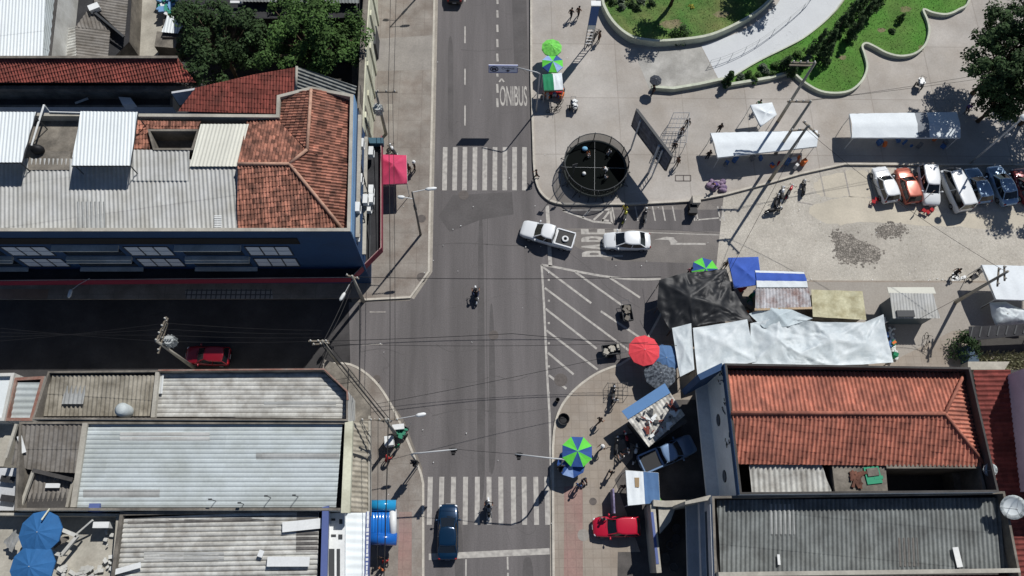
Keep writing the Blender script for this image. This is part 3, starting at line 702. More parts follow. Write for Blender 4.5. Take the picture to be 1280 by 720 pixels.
for (x0, y0, h0, x1, y1, h1) in ((447, 200, 9.2, 468, 262, 4.1), (449, 240, 9, 457, 282, 5.5), (455, 270, 6, 456, 320, 4.2), (463, 262, 5, 462, 322, 4.2), (451, 205, 8, 460, 240, 5)):
    b.tube([P(x0, y0, h0), P((x0+x1)/2, (y0+y1)/2+2, (h0+h1)/2-.3), P(x1, y1, h1)], 0.05, 5)
b.build('pipe', M_dkgrey, b1)
b = MB(); b.prism([P(*q, 4.6) for q in ((460, 172), (479, 172), (479, 179), (462, 179))], 3.9, 4.6); b.build('canopy_end', mat("teal_paint", (60, 92, 106), .7), b1)

# ---------------------------------------------------------------- red tile house behind it
b2 = building('long narrow house with a steep dark red tile roof behind the blue corner building', [(-110, 74), (240, 74), (252, 104), (-110, 104)], 6.6, M_conc, deck=0.4, parapet=False)
sheet('tile_roof', [(-110, 72, 8.0), (222, 72, 8.0), (245, 103, 6.85), (-110, 103, 6.85)], ((100, 73), (100, 102)), M_tile_red, b2, 'tile', 0.27, 0.06, 0.4, 0.05)
b = MB(); strip(b, [P(-110, 71.5, 8.0), P(222, 71.5, 8.0)], .18, 5.0, 8.1); b.build('back_wall', M_conc, b2)
b = MB(); b.beam(P(-110, 71.5, 8.15), P(222, 71.5, 8.15), .24, .1); b.build('roof_ridge', M_conc, b2)
b = MB(); b.prism([P(*q, 6.2) for q in ((-110, 104), (250, 106), (248, 112), (-110, 111))], 5.8, 6.2); b.build('gutter', M_conc, b2)
b2b = building('low grey annex in the shaded gap north of the blue building', [(-110, 112), (216, 114), (216, 134), (-110, 134)], 4.5, M_greywall, deck=0.5)
b = MB(); b.beam(P(94, 129, 4.7), P(110, 123, 4.7), .15, .15); b.build('plank', M_whitewash, b2b)
b = MB(); b.prism([P(*q, 5) for q in ((148, 121), (163, 122), (169, 130), (153, 131))], 4.2, 5.0); b.build('skylight', M_white, b2b)
b3 = building('red tiled side wing between the blue building and the big trees', [(217, 136), (250, 108), (316, 92), (374, 84), (372, 112), (345, 117), (344, 141)], 7.4, M_whitewash, deck=0.6, parapet=False)
sheet('tile_roof', [(222, 139, 7.6), (245, 110, 8.4), (316, 93, 9.2), (371, 84, 9.4), (368, 112, 8.6), (344, 142, 7.6)], ((330, 95), (322, 138)), M_tile_red, b3, 'tile', 0.27, 0.06, 0.42, 0.02)
sheet('tile_roof', [(371, 83, 9.4), (446, 108, 8.0), (444, 118, 7.8), (371, 112, 8.6)], ((380, 96), (440, 114)), M_slate, b3, 'tile', 0.30, 0.07, 0.42, 0.05)
b = MB(); ridge(b, (371, 83, 9.45), (370, 112, 8.65), .12); b.build('roof_ridge', M_conc_lt, b3, True)
b = MB(); strip(b, [P(216, 118, 7.6), P(260, 106, 8.2), P(316, 92, 9.0)], .2, 6.0, 7.9); b.build('side_wall', M_greywall, b3)

# ---------------------------------------------------------------- yard buildings, top left
b4 = building('shed with a plain white metal roof at the top left', [(-110, -90), (80, -90), (62, 70), (-110, 70)], 6.4, M_whitewash, deck=0.3, parapet=False)
sheet('sheet_roof', [(-110, -90, 7.4), (62, -90, 7.4), (53, 70, 7.3), (-110, 70, 7.3)], ((20, 0), (16, 70)), M_white_roof, b4, pitch=0.3, amp=0.03, row=7)
sheet('sheet_roof', [(62, -90, 7.4), (84, -90, 5.6), (62, 70, 5.6), (53, 70, 7.3)], ((58, 20), (72, 22)), M_pale, b4, pitch=0.35, amp=0.03, row=7)
b5 = building('house with crossed grey fibre cement roofs beside the narrow yard', [(74, -90), (168, -90), (160, 50), (140, 70), (69, 70)], 2.8, M_conc, deck=0.3, parapet=False, deckm=M_bitumen)
sheet('sheet_roof', [(122, -90, 3.9), (168, -90, 3.4), (156, 47, 3.4), (117, 8, 3.9)], ((130, 0), (158, 2)), M_fibro_d, b5, pitch=0.33, amp=0.045, row=3)
sheet('sheet_roof', [(76, 36, 3.5), (94, 34, 3.9), (96, 70, 3.8), (69, 70, 3.4)], ((95, 50), (74, 52)), M_fibro_w, b5, pitch=0.33, amp=0.045, row=3)
sheet('sheet_roof', [(94, 34, 3.9), (138, 38, 3.4), (135, 70, 3.4), (96, 70, 3.8)], ((96, 50), (134, 52)), M_fibro_d, b5, pitch=0.33, amp=0.045, row=3)
sheet('sheet_roof', [(111, 11, 3.9), (138, 38, 3.4), (94, 34, 3.9)], ((100, 20), (104, 37)), M_fibro_d, b5, pitch=0.33, amp=0.045, row=3)
b = MB(); b.beam(P(114, 12, 4.0), P(155, 46, 3.6), .22, .12); b.build('roof_ridge', M_dkgrey, b5)
b = MB(); b.box(P(118, 10, 4.1), (1.0, .7, .5), .5); b.build('roof_box', M_white, b5)
b = MB(); flat(b, pp([(160, -90), (212, -90), (205, 40), (197, 72), (150, 72)]), 0.02); struct('yard', b, M_conc_lt)
b6 = building('small shed with a short white corrugated roof beside the yard tree', [(203, 22), (236, 22), (224, 45), (202, 45)], 2.6, M_conc, deck=0.2, parapet=False)
sheet('sheet_roof', [(209, 19, 2.9), (236, 22, 2.9), (222, 42, 2.7), (202, 40, 2.7)], ((215, 20), (210, 40)), M_white_roof, b6, pitch=0.3, amp=0.03)
b = MB(); b.prism(pp([(196, 39), (224, 42), (219, 60), (193, 58)], 2.2), 0, 2.2); tag(b.build('annex', M_conc, None), 'flat grey concrete annex below the short white shed roof', 'annex')
b7 = building('dark roofed house behind the two big trees', [(222, -90), (455, -90), (452, 22), (224, 24)], 5.2, M_conc_dk, deck=0.5, deckm=M_bitumen, cope=M_bitumen)
sheet('sheet_roof', [(300, -30, 5.6), (449, -30, 5.6), (449, 4, 5.5), (300, 2, 5.5)], ((380, -20), (380, 3)), M_fibro_g, b7, pitch=0.33, amp=0.04)
b = MB(); b.beam(P(288, 3, 5.3), P(304, 3, 5.3), .3, .2); b.build('roof_light', M_white, b7)
rr = random.Random(21); b = MB()
for k in range(40): b.box(P(rr.uniform(198, 222), rr.uniform(-4, 18), rr.uniform(.4, 1.2)), (rr.uniform(.2, .8), rr.uniform(.2, .6), rr.uniform(.1, .4)), rr.uniform(0, 3), rr.randrange(3))
o = b.build('bundle_heap', [M_white, plain('heap_teal', (60, 140, 120)), plain('heap_blue', (110, 150, 190))]); tag(o, 'heap of white and teal bundles at the top of the yard', 'heap'); o['kind'] = 'stuff'
# the yards under the trees
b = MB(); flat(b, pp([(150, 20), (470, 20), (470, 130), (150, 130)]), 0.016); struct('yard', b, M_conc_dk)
# cream boundary wall
top = [(461, -120), (459, 0), (455, 60), (453, 110), (450, 172)]
b = MB(); strip(b, [P(x, y, 6) for x, y in top], 0.5, 0, 6.0); w = b.build('boundary_wall', M_cream, None); tag(w, 'tall cream boundary wall along the west pavement', 'wall')
b = MB(); strip(b, [P(x-1.5, y, 6) for x, y in top], 0.5, 6.0, 6.15); b.build('coping', M_conc, w)
b = MB()
for k, (x, y) in enumerate(((459.5, -20), (458.5, 12), (456, 45), (454.5, 75), (453, 105), (451.5, 140))):
    c = P(x, y, 6); b.prism([(c.x+.2, c.y-.3), (c.x+.40, c.y-.3), (c.x+.40, c.y+.3), (c.x+.2, c.y+.3)], 0, 5.6 if k % 2 else 4.6)
b.build('buttress', M_cream, w)
b = MB(); c = P(470, 52, 1.5); b.box((c.x-.1, c.y, 1.3), (.5, 2.2, 2.6)); b.build('gate', M_dkgrey, w)

# ---------------------------------------------------------------- south-west block
s1_ = building('corner shop with beige and white corrugated roofs behind a red coping', [(60, 464), (405, 461), (435, 489), (435, 526), (40, 524)], 7.2, M_whitewash, deck=1.3, t=0.14, cope=M_conc)
sheet('sheet_roof', [(66, 469, 6.9), (197, 469, 6.9), (191, 520, 6.0), (46, 520, 6.0)], ((130, 469), (118, 520)), M_fibro, s1_, pitch=0.34, amp=0.055, row=2.0, step=.03)
sheet('sheet_roof', [(198, 466, 6.6), (404, 465, 6.6), (432, 491, 6.5), (432, 523, 6.2), (193, 521, 6.3)], ((200, 490), (420, 490)), M_fibro_w, s1_, kind='seam', pitch=0.36, amp=0.06, row=3.2, step=.02)
b = MB(); b.beam(P(198, 464, 7), P(192, 522, 6.6), .3, .4); b.build('party_wall', M_conc_lt, s1_)
b = MB(); b.prism([P(*q, 3.6) for q in ((405, 449), (440, 462), (463, 500), (463, 640), (440, 640), (436, 500), (405, 470))], 3.3, 3.55); b.build('shop_canopy', M_conc, s1_)
b = MB(); strip(b, [P(*q, 7.2) for q in ((198, 463), (405, 461.5), (434, 489), (434.5, 500))], .12, 7.0, 7.26); b.build('red_coping', M_redcope, s1_)
sheet('awning_roof', [(441, 526, 4.6), (461, 526, 4.0), (460, 645, 4.0), (438, 640, 4.6)], ((442, 560), (460, 561)), M_fibro, s1_, pitch=0.40, amp=0.05, row=2.2)
b = MB(); strip(b, [P(462, 520, 4), P(462, 645, 4)], .18, 3.5, 4.12); b.build('fascia', M_conc_lt, s1_)
s2_ = building('wide shop block under one big pale metal roof', [(24, 527), (435, 527), (430, 638), (18, 638)], 7.0, M_whitewash, deck=1.3, t=0.18, cope=M_conc)
sheet('sheet_roof', [(109, 528, 6.7), (428, 530, 6.7), (420, 634, 6.4), (94, 634, 6.4)], ((110, 580), (420, 580)), M_pale, s2_, kind='seam', pitch=0.36, amp=0.05, row=9, step=.01)
sheet('sheet_roof', [(27, 529, 6.9), (106, 529, 6.9), (94, 600, 6.0), (42, 588, 6.2), (12, 586, 6.2)], ((60, 530), (48, 590)), M_fibro_d, s2_, pitch=0.36, amp=0.05, row=2, step=.03)
sheet('sheet_roof', [(40, 591, 5.9), (93, 602, 5.8), (86, 634, 5.6), (28, 634, 5.6)], ((60, 595), (54, 634)), M_fibro_d, s2_, pitch=0.36, amp=0.05, row=2, step=.03)
for q in ((107, 529, 7.0, 92, 634, 6.6, .4), (42, 589, 6.4, 26, 634, 6.2, .22), (21, 530, 6.9, 8, 572, 6.6, .22), (92, 600, 6.2, 84, 634, 6.0, .2)):
    b = MB(); b.beam(P(*q[:3]), P(*q[3:6]), q[6], .22); b.build('roof_kerb', M_conc_lt, s2_)
b = MB(); b.beam(P(42, 588, 6.35), P(92, 600, 6.35), .3, .35); b.build('gutter', M_conc_dk, s2_)
b = MB(); b.prism([P(*q, 7.15) for q in ((431, 528), (441, 526), (437, 641), (426, 641))], 6.6, 7.12); b.build('parapet_cap', M_cream, s2_)
for x, y, hh in ((269, 626, 1.5), (304, 630, 1.3), (338, 622, 1.6), (372, 621, 1.5)):
    c = P(x, y, 6.6); b = MB(); b.tube([(c.x, c.y, 6.3), (c.x, c.y, 6.3+hh)], .03, 5); b.box((c.x, c.y, 6.3+hh), (.25, .12, .1)); b.build('vent_rod', M_dkgrey, s2_)
for q in ((57, 607, 6.05, 75, 607, 6.05, .35), (24, 545, 6.9, 30, 566, 6.7, .35)):
    b = MB(); b.beam(P(*q[:3]), P(*q[3:6]), q[6], .06); b.build('roof_board', M_white, s2_)
s3_ = building('shop block with striped fibre cement roof and blue edged parapet at the bottom left', [(150, 640), (409, 635), (405, 780), (130, 780)], 6.6, M_whitewash, deck=1.1, t=0.25, cope=M_conc)
sheet('sheet_roof', [(153, 648, 6.3), (399, 637, 6.3), (396, 780, 5.9), (128, 780, 5.9)], ((160, 690), (390, 686)), M_fibro_w, s3_, kind='seam', pitch=0.36, amp=0.10, row=4, step=.02)
for q in ((353, 659, 402, 654, .75), (334, 702, 387, 702, .7), (323, 691, 329, 693, .5), (140, 716, 176, 706, .4)):
    b = MB(); b.beam(P(q[0], q[1], 6.5), P(q[2], q[3], 6.5), q[4], .05); b.build('roof_board', M_white, s3_)
b = MB(); b.prism([P(*q, 6.9) for q in ((403, 634), (411, 632), (407, 780), (399, 780))], 6.6, 6.95); b.build('parapet_cap', M_bluetrim, s3_)
b = MB(); b.prism([P(*q, 5.4) for q in ((410, 642), (431, 640), (430, 780), (404, 780))], 4.4, 5.4); b.build('front_ledge', M_white, s3_)
b = MB()
for q in ((414, 648, 419, 651), (424, 649, 428, 655), (414, 668, 420, 671), (423, 668, 428, 674), (411, 686, 418, 720), (421, 686, 425, 720)):
    b.prism([P(x, y, 5.43) for x, y in ((q[0], q[1]), (q[2], q[1]), (q[2], q[3]), (q[0], q[3]))], 5.38, 5.45)
b.build('vent_opening', M_dkgrey, s3_)
sheet('awning_roof', [(432, 641, 4.9), (457, 641, 4.2), (454, 780, 4.2), (427, 780, 4.9)], ((434, 680), (455, 680)), M_white_roof, s3_, kind='corr', pitch=0.62, amp=0.02, row=0.9, step=.015)
b = MB(); strip(b, [P(460, 640, 4.2), P(457, 780, 4.2)], .3, 3.5, 4.3); sg = b.build('shop_sign', M_bluetrim, s3_)
b = MB(); rr = random.Random(5)
for k in range(26):
    a, bb = P(460, 640, 4.32), P(457, 780, 4.32); t = (k+.3)/26; q = a+(bb-a)*t; b.box((q.x, q.y, 4.315), (.12+.08*rr.random(), .16+.2*rr.random(), .03))
b.build('letter', M_white, sg)
s4_ = building('flat roof terrace with blue parasols at the bottom left corner', [(-90, 640), (149, 642), (138, 780), (-90, 780)], 6.0, M_conc_lt, deck=1.4, t=0.2, cope=M_conc_lt, deckm=M_conc_lt)
b = MB(); c = P(120, 640, 6.2); b.box((c.x, c.y+.3, 6.0), (.8, .6, 1.3)); b.build('chimney', M_bluetrim, s4_)
rr = random.Random(3); b = MB()
for k in range(26):
    b.box(P(rr.uniform(60, 134), rr.uniform(708, 722), 4.7)+Vector((0, 0, rr.uniform(0, .3))), (rr.uniform(.2, .8), rr.uniform(.1, .35), .1), rr.uniform(-.6, .6))
for k in range(14):
    b.box(P(rr.uniform(132, 142), rr.uniform(660, 712), 4.7)+Vector((0, 0, rr.uniform(0, .3))), (rr.uniform(.1, .4), rr.uniform(.1, .3), .1), rr.uniform(-.9, .9))
o = b.build('rubble', M_whitewash, None); tag(o, 'broken white render strewn along the terrace edge', 'rubble'); o['kind'] = 'stuff'
s5_ = building('small house with a white ribbed roof at the left edge', [(-90, 468), (18, 466), (5, 526), (-90, 526)], 5.6, M_whitewash, deck=0.4, cope=M_whitewash, deckm=M_white_roof)
s6_ = building('narrow lean-to with pale green ribbed roof left of the corner shop', [(18, 472), (56, 470), (40, 526), (4, 526)], 5.4, M_whitewash, deck=0.5, cope=M_redcope)
sheet('sheet_roof', [(20, 478, 5.2), (54, 478, 5.2), (42, 525, 4.9), (8, 525, 4.9)], ((20, 500), (46, 500)), M_pale, s6_, pitch=.5, amp=.035, row=6)
s7_ = building('blue grey flat roof hut at the left edge below the ribbed roof', [(-90, 584), (20, 584), (24, 600), (15, 638), (-90, 638)], 4.6, M_greywall, deck=0.3, parapet=False, deckm=M_greywall)
b = MB(); b.prism(pp([(-90, 528), (22, 528), (4, 583), (-90, 583)], 4.0), 0, 4.0); o = b.build('building', M_conc_lt); tag(o, 'pale rendered flat roof between two huts at the left edge', 'building')
for y in (598, 622): b = MB(); b.beam(P(1, y, 4.75), P(18, y+2, 4.75), .5, .1); b.build('roof_slot', M_bitumen, s7_)

# ---------------------------------------------------------------- south-east block
H6 = 9.0
b8 = building('blue walled market house with a big orange clay tile roof', [(906, 454), (1213, 459), (1249, 615), (925, 618)], H6, M_blue_lt, deck=5.6, t=0.16, cope=M_conc_dk)  # dark coping also paints shade onto the inner parapet faces
sheet('tile_roof', [(909, 463, 7.95), (1204, 466, 7.95), (1181, 517, 9.10), (915, 516, 9.10)], ((1000, 462), (1003, 515)), M_tile, b8, 'tile', 0.34, 0.10, 0.5, 0.02)
sheet('tile_roof', [(915, 516, 9.15), (1181, 517, 9.15), (1232, 583, 7.90), (922, 580, 7.90)], ((1000, 516), (1002, 580)), M_tile, b8, 'tile', 0.34, 0.10, 0.5, 0.02)
sheet('tile_roof', [(1204, 466, 7.95), (1231, 583, 7.90), (1181, 517, 9.10)], ((1182, 520), (1220, 519)), M_tile, b8, 'tile', 0.34, 0.10, 0.5, 0.02)
sheet('tile_roof', [(1226, 583, 7.80), (1234, 584, 7.80), (1247, 613, 7.40), (1232, 613, 7.40)], ((1230, 584), (1240, 612)), M_tile, b8, 'tile', 0.34, 0.10, 0.5, 0.02)
b = MB(); ridge(b, (914, 516, 9.22), (1181, 517, 9.22), .16); ridge(b, (1181, 517, 9.22), (1207, 464, 8.12)); ridge(b, (1181, 517, 9.22), (1233, 583, 7.96)); b.build('roof_ridge', M_tile, b8, True)
sheet('sheet_roof', [(936, 581, 7.60), (1027, 581, 7.60), (1040, 616, 7.30), (940, 616, 7.30)], ((970, 582), (974, 616)), M_fibro_w, b8, pitch=.42, amp=.06, row=5)
b = MB(); b.prism([P(*q, 7.7) for q in ((1040, 581), (1107, 582), (1110, 616), (1044, 616))], 3.4, 7.7); b.build('roof_slab', M_conc, b8)
b = MB(); strip(b, [P(1108, 583, 7.9), P(1225, 583, 7.9), P(1231, 614, 7.9)], .3, 3.3, 7.9); b.prism([P(*q, 5) for q in ((1190, 590), (1224, 590), (1226, 613), (1194, 613))], 3.3, 5.0); b.build('courtyard_wall', M_conc, b8)
b = MB(); b.box(P(1091, 594, 7.76), (1.2, 1.3, .1), .1); b.box(P(1098, 597, 7.77), (.7, .25, .1), .1); b.build('green_board', plain("green_board", (44, 140, 104)), b8)
b = MB(); b.box(P(1091, 590, 7.86), (.9, .6, .1), .1); b.build('grey_board', M_conc, b8)
rr = random.Random(9); b = MB()
for k in range(16): b.beam(P(rr.uniform(1062, 1082), rr.uniform(588, 604), 7.8), P(rr.uniform(1062, 1086), rr.uniform(588, 612), 7.85), .18, .08)
o = b.build('roof_debris', M_tile_old, b8)
w0, w1 = P(906, 454, H6), P(925, 618, H6); Lw = (w0-w1).length
def on_west(items, nm, m, par): 
    q = MB(); facade_boxes(q, w0, w1, items); return q.build(nm, m, par)
on_west([(0, Lw, 8.2, 8.95, .05, -.01)], 'blue_band', M_blue, b8)
on_west([(0, .4, 0, 8.2, .04, -.01), (Lw-.5, Lw, 0, 8.2, .04, -.01)], 'corner_band', M_blue_lt, b8)
on_west([(0, Lw, 3.0, 3.4, 1.0, -.01)], 'ledge', M_blue_lt, b8)
on_west([(0, Lw, 2.3, 3.0, .5, -.01)], 'sign_band', M_blue, b8)
b = MB()
d = (w1-w0).normalized(); nn = Vector((d.y, -d.x, 0))
for s in (3.9, 8.4):
    c = w0+d*s+nn*.03; c.z = 5.6; b.wheel(c, .5, .08, nn, 16)
b.build('oval_vent', M_glassd, b8)
b = MB()
for s in (1.0, 3.2, 6.0):
    for k in range(7):
        c = w0+d*(s+rr.uniform(-.4, .4))+nn*.06; c.z = rr.uniform(7.0, 8.2); b.beam(c, c+Vector((0, rr.uniform(-.4, .4), rr.uniform(-.5, .5))), .05, .05)
b.build('dead_creeper', M_bitumen, b8)
b = MB(); strip(b, [P(906, 455, 9.1), P(864, 481, 6.0)], .5, 3.0, 8.6); b.build('gable_wall', M_blue, b8)

b9 = building('dark grey corrugated roof shop with banded front at the bottom right', [(890, 620), (1256, 614), (1290, 790), (896, 790)], 8.2, M_greywall, deck=1.4, t=0.18, cope=M_conc)
sheet('sheet_roof', [(896, 625, 7.4), (1249, 622, 7.4), (1262, 712, 7.0), (901, 716, 7.0)], ((1000, 625), (1003, 712)), M_fibro_g, b9, pitch=.35, amp=.085, row=2.7, step=.02)
b = MB(); b.beam(P(895, 718, 8.2), P(1268, 713, 8.2), .3, 1.4); b.build('south_parapet', M_conc_lt, b9)
sheet('tile_roof', [(905, 722, 7.0), (1270, 718, 7.0), (1280, 790, 7.6), (900, 790, 7.6)], ((1000, 722), (1000, 760)), M_tile_dk, b9, 'tile', .42, .08, .5, .05)
for q in ((1194, 684, 7.35, 1200, 709, 7.25, .45), (973, 693, 7.3, 974, 706, 7.25, .2)):
    b = MB(); b.beam(P(*q[:3]), P(*q[3:6]), q[6], .05); b.build('roof_board', M_white, b9)
w0, w1 = P(890, 620, 8.2), P(896, 790, 8.2); Lw = (w0-w1).length
for nm, m, it in (('window_strip', M_glassd, [(1.0, 7.4, 6.0, 6.6, .03, -.01), (1.0, 7.4, 3.9, 4.4, .03, -.01)]), ('ledge', M_greywall, [(.2, 9, 5.2, 5.7, .35, -.01), (.2, 9, 3.2, 3.6, .9, -.01)]), ('sign_panel', M_greywall, [(.6, 8, 7.0, 8.0, .12, -.01)])):
    q = MB(); facade_boxes(q, w0, w1, it); q.build(nm, m, b9)
b = MB(); strip(b, [P(890, 620, 8.3), P(862, 626, 5.5), P(832, 630, 3.2), P(816, 629, 3.0)], .5, 0.1, 3.3); b.prism([P(*q, 8) for q in ((858, 626), (890, 618), (890, 624), (858, 630))], 0.1, 7.6); b.build('side_wall', M_conc_lt, b9)
b = MB(); strip(b, [P(816, 631, 3.0), P(819, 668, 3.0), P(824, 716, 3.0)], .4, .1, 3.0); sg = b.build('boundary_wall', M_conc_lt, None); tag(sg, 'low white and blue sign wall beside the red car', 'wall')
b = MB(); strip(b, [P(815, 640, 3.02), P(818, 668, 3.02), P(822, 705, 3.02)], .22, 3.0, 3.05); b.build('painted_band', M_bluetrim, sg)
b = MB(); b.prism(pp([(823, 634), (845, 633), (838, 652), (825, 667)], 3.0), 2.75, 3.0); b.build('canopy_slab', M_conc_lt, sg)  # pale slab shaped to stand in for a sunlit patch

b10 = building('lilac rendered block at the right edge', [(1312, 448), (1480, 440), (1500, 606), (1330, 606)], 9.0, M_lilac, deck=.5)
b11 = building('low house with a shaded dark red roof at the right edge', [(1218, 463), (1300, 460), (1420, 790), (1280, 790)], 3.2, M_conc, deck=.3, parapet=False)
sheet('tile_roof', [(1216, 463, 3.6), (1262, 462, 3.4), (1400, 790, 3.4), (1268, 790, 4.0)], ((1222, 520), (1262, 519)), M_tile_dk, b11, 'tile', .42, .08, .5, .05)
b = MB(); b.prism(pp([(1210, 452), (1262, 452), (1256, 462), (1210, 462)], 1.4), 0, 1.4); o = b.build('building', M_conc_lt); tag(o, 'strip of old rendered wall between the dark red roof and the weedy plot', 'wall')

# odd replacement sheets laid over the big roofs
M_sheet_a = mat("sheet_dirty", (158, 160, 158), .8, var=.12, scale=.8, fine=.12, tint=.10, c2=(130, 130, 126), amt=.5)
M_sheet_b = mat("sheet_new", (204, 207, 206), .6, var=.06, scale=.8, fine=.06, tint=.05)
M_sheet_r = mat("sheet_rusty", (156, 142, 128), .8, var=.2, scale=.8, fine=.18, c2=(122, 92, 74), amt=.45, s2=1.2)
M_sheet_k = mat("sheet_sooty", (92, 90, 88), .9, var=.25, scale=.8, fine=.2, c2=(120, 116, 110), amt=.5)
PZ = {}
for k_, v_ in ((s2_, (528, 6.7, 634, 6.4)), (s3_, (637, 6.3, 780, 5.9)), (s1_, (466, 6.6, 522, 6.25)), (b1, (198, 11.7, 287, 11.2)), (b9, (624, 7.4, 714, 7.0))): PZ[k_.name] = v_
def patch(par, q, dz, run, m, pitch, amp=.04, kind='corr'):
    a = PZ[par.name]; fz = lambda y: a[1]+(a[3]-a[1])*(y-a[0])/(a[2]-a[0])+dz+.02
    sheet('roof_patch', [(x, y, fz(y)) for x, y in q], run, m, par, kind=kind, pitch=pitch, amp=amp, row=3)
patch(s2_, [(150, 540), (262, 540), (262, 552), (150, 552)], 0.01, ((150, 545), (260, 545)), M_metal, .36, .05, 'seam')
patch(s2_, [(320, 566), (424, 566), (424, 574), (320, 574)], 0.01, ((320, 570), (424, 570)), M_sheet_a, .36, .05, 'seam')
patch(s2_, [(104, 612), (200, 612), (199, 622), (104, 622)], 0.01, ((110, 615), (190, 615)), M_sheet_a, .36, .05, 'seam')
patch(s3_, [(371, 639), (398, 638), (397, 690), (370, 690)], 0.01, ((372, 660), (396, 660)), M_sheet_k, .36, .07, 'seam')
patch(s3_, [(160, 650), (330, 645), (330, 652), (160, 656)], 0.01, ((160, 653), (330, 648)), M_sheet_k, .36, .07, 'seam')
patch(s3_, [(180, 690), (280, 690), (280, 702), (180, 702)], 0.01, ((180, 694), (280, 694)), M_metal, .36, .07, 'seam')
patch(s1_, [(196, 468), (205, 468), (203, 492), (192, 492)], 0.25, ((199, 468), (196, 490)), M_sheet_b, .4)
patch(s1_, [(330, 500), (420, 500), (420, 508), (330, 508)], 0.01, ((330, 504), (420, 504)), M_sheet_a, .36, .05, 'seam')
patch(s1_, [(82, 482), (108, 482), (104, 505), (77, 505)], 0.12, ((95, 482), (90, 505)), M_sheet_a, .34)
patch(b1, [(96, 252), (132, 252), (132, 286), (96, 286)], 0.01, ((110, 252), (110, 286)), M_sheet_a, .34)
0 and patch(b1, [(228, 228), (252, 228), (252, 270), (228, 270)], 0.01, ((240, 228), (240, 270)), M_sheet_b, .34)
0 and patch(b1, [(30, 222), (62, 222), (62, 252), (30, 252)], 0.01, ((45, 222), (45, 252)), M_sheet_r, .34)
patch(b9, [(960, 630), (992, 630), (994, 668), (961, 668)], 0.01, ((975, 630), (977, 668)), M_sheet_a, .35, .08)
patch(b9, [(1120, 672), (1146, 672), (1149, 708), (1122, 708)], 0.01, ((1130, 672), (1133, 708)), M_sheet_k, .35, .08)
b = MB()
for k in range(8): b.beam(P(268, 270+k*2.2, 11.5), P(277, 270+k*2.2, 11.5), .09, .05)
b.build('vent_slats', M_white, b1)
# ================================================================== TREES AND PLANTS
M_bark = mat("bark", (92, 78, 64), 0.95, var=0.25, scale=2, fine=0.2)
M_leaf = mat("leaves", (66, 92, 44), 0.8, var=0.15, scale=0.6, fine=0.0, tint=0.5, spec=0.25)
M_leaf_dk = mat("leaves_dark", (52, 72, 40), 0.8, var=0.15, scale=0.6, fine=0.0, tint=0.5, spec=0.25)
M_leaf_gr = mat("leaves_grey", (96, 108, 88), 0.85, var=0.15, scale=0.6, fine=0.0, tint=0.45)
def leaf_mesh(name, clumps, per, size, m, seed, parent, flatness=1.0):
    rr = random.Random(seed); vs = []; fs = []; tv = []
    for (c, r) in clumps:
        ct = rr.random()
        for _ in range(int(per*max(.4, r))):
            d = Vector((rr.gauss(0, 1), rr.gauss(0, 1), rr.gauss(0, 1)))
            d = d.normalized()*r*(rr.random()**0.45); d.z *= 0.75*flatness
            p = c+d
            up = (d.normalized()*0.6+Vector((rr.uniform(-.8, .8), rr.uniform(-.8, .8), rr.uniform(0.2, 1.1)))).normalized()
            a = up.cross(Vector((rr.uniform(-1, 1), rr.uniform(-1, 1), .1))).normalized(); b_ = up.cross(a)
            s = size*rr.uniform(.6, 1.3); i = len(vs)
            vs += [p-a*s*.5, p+b_*s*.3, p+a*s*.5, p-b_*s*.3]
            fs.append((i, i+1, i+2, i+3)); tv.append(min(1, max(0, ct*.5+rr.random()*.5)))
    me = bpy.data.meshes.new(name); me.from_pydata([tuple(v) for v in vs], [], fs); me.materials.append(m)
    at = me.attributes.new("tint", 'FLOAT', 'FACE'); at.data.foreach_set('value', tv)
    return link(name, me, parent)
def tree(px, py, h, rad, label, seed, m, n=70, per=110, size=.3, base=None, crown_h=None, cr=1.0, group=None, shape=None):
    """px,py = pixel of the crown centre at height h"""
    rr = random.Random(seed); c = P(px, py, h)
    root = thing('tree', label, 'tree', (c.x, c.y, 0), 0, group)
    ch = crown_h or rad*.7
    cl = []; lim = MB()
    lim.tube([(c.x, c.y, 0), (c.x+.1, c.y, h*.3), (c.x, c.y+.1, h*.6)], .28, 8, .2)
    for k in range(n):
        for _ in range(50):
            d = Vector((rr.uniform(-1, 1), rr.uniform(-1, 1), rr.uniform(-1, 1)))
            if d.length < 1 and d.length > 0.25: break
        w = 1+0.25*math.sin(3*math.atan2(d.y, d.x)+seed)+0.12*math.sin(7*math.atan2(d.y, d.x)+2*seed)
        if shape: w *= shape(math.atan2(d.y, d.x))
        q = Vector((c.x+d.x*rad*w, c.y+d.y*rad*w, h+d.z*ch))
        cl.append((q, cr*rr.uniform(.5, 1.05)))
        if k % 5 == 0:
            m_ = Vector((c.x, c.y, h*.5)); lim.tube([m_, m_+(q-m_)*.5+Vector((0, 0, .3)), q], .11, 5, .03)
    lim.build('trunk', M_bark, root, True)
    leaf_mesh('crown', cl, per, size, m, seed, root)
    return root
tree(272, 52, 6.5, 4.4, 'large dark leafy tree left of the pair, over the yard behind the red tiles', 1, M_leaf_dk, 90, 170, .30)
tree(384, 45, 6.5, 5.2, 'large bright leafy tree right of the pair, beside the cream wall', 2, M_leaf, 120, 170, .30)
tree(1276, 56, 8.2, 4.8, 'big dark leafy tree at the top right corner of the plaza', 3, M_leaf_dk, 150, 170, .32)
tree(1258, 118, 5.0, 2.4, 'smaller dark tree crown over the shaded end of the market tents', 4, M_leaf_dk, 44, 170, .30)
tree(1345, 95, 8.5, 5.8, 'spreading tree just past the right edge shading the parked cars', 5, M_leaf_dk, 130, 150, .36)
tree(985, -96, 6.5, 3.4, 'tree above the top edge shading the dry lawn beside the pale path', 6, M_leaf_dk, 80, 120, .36)
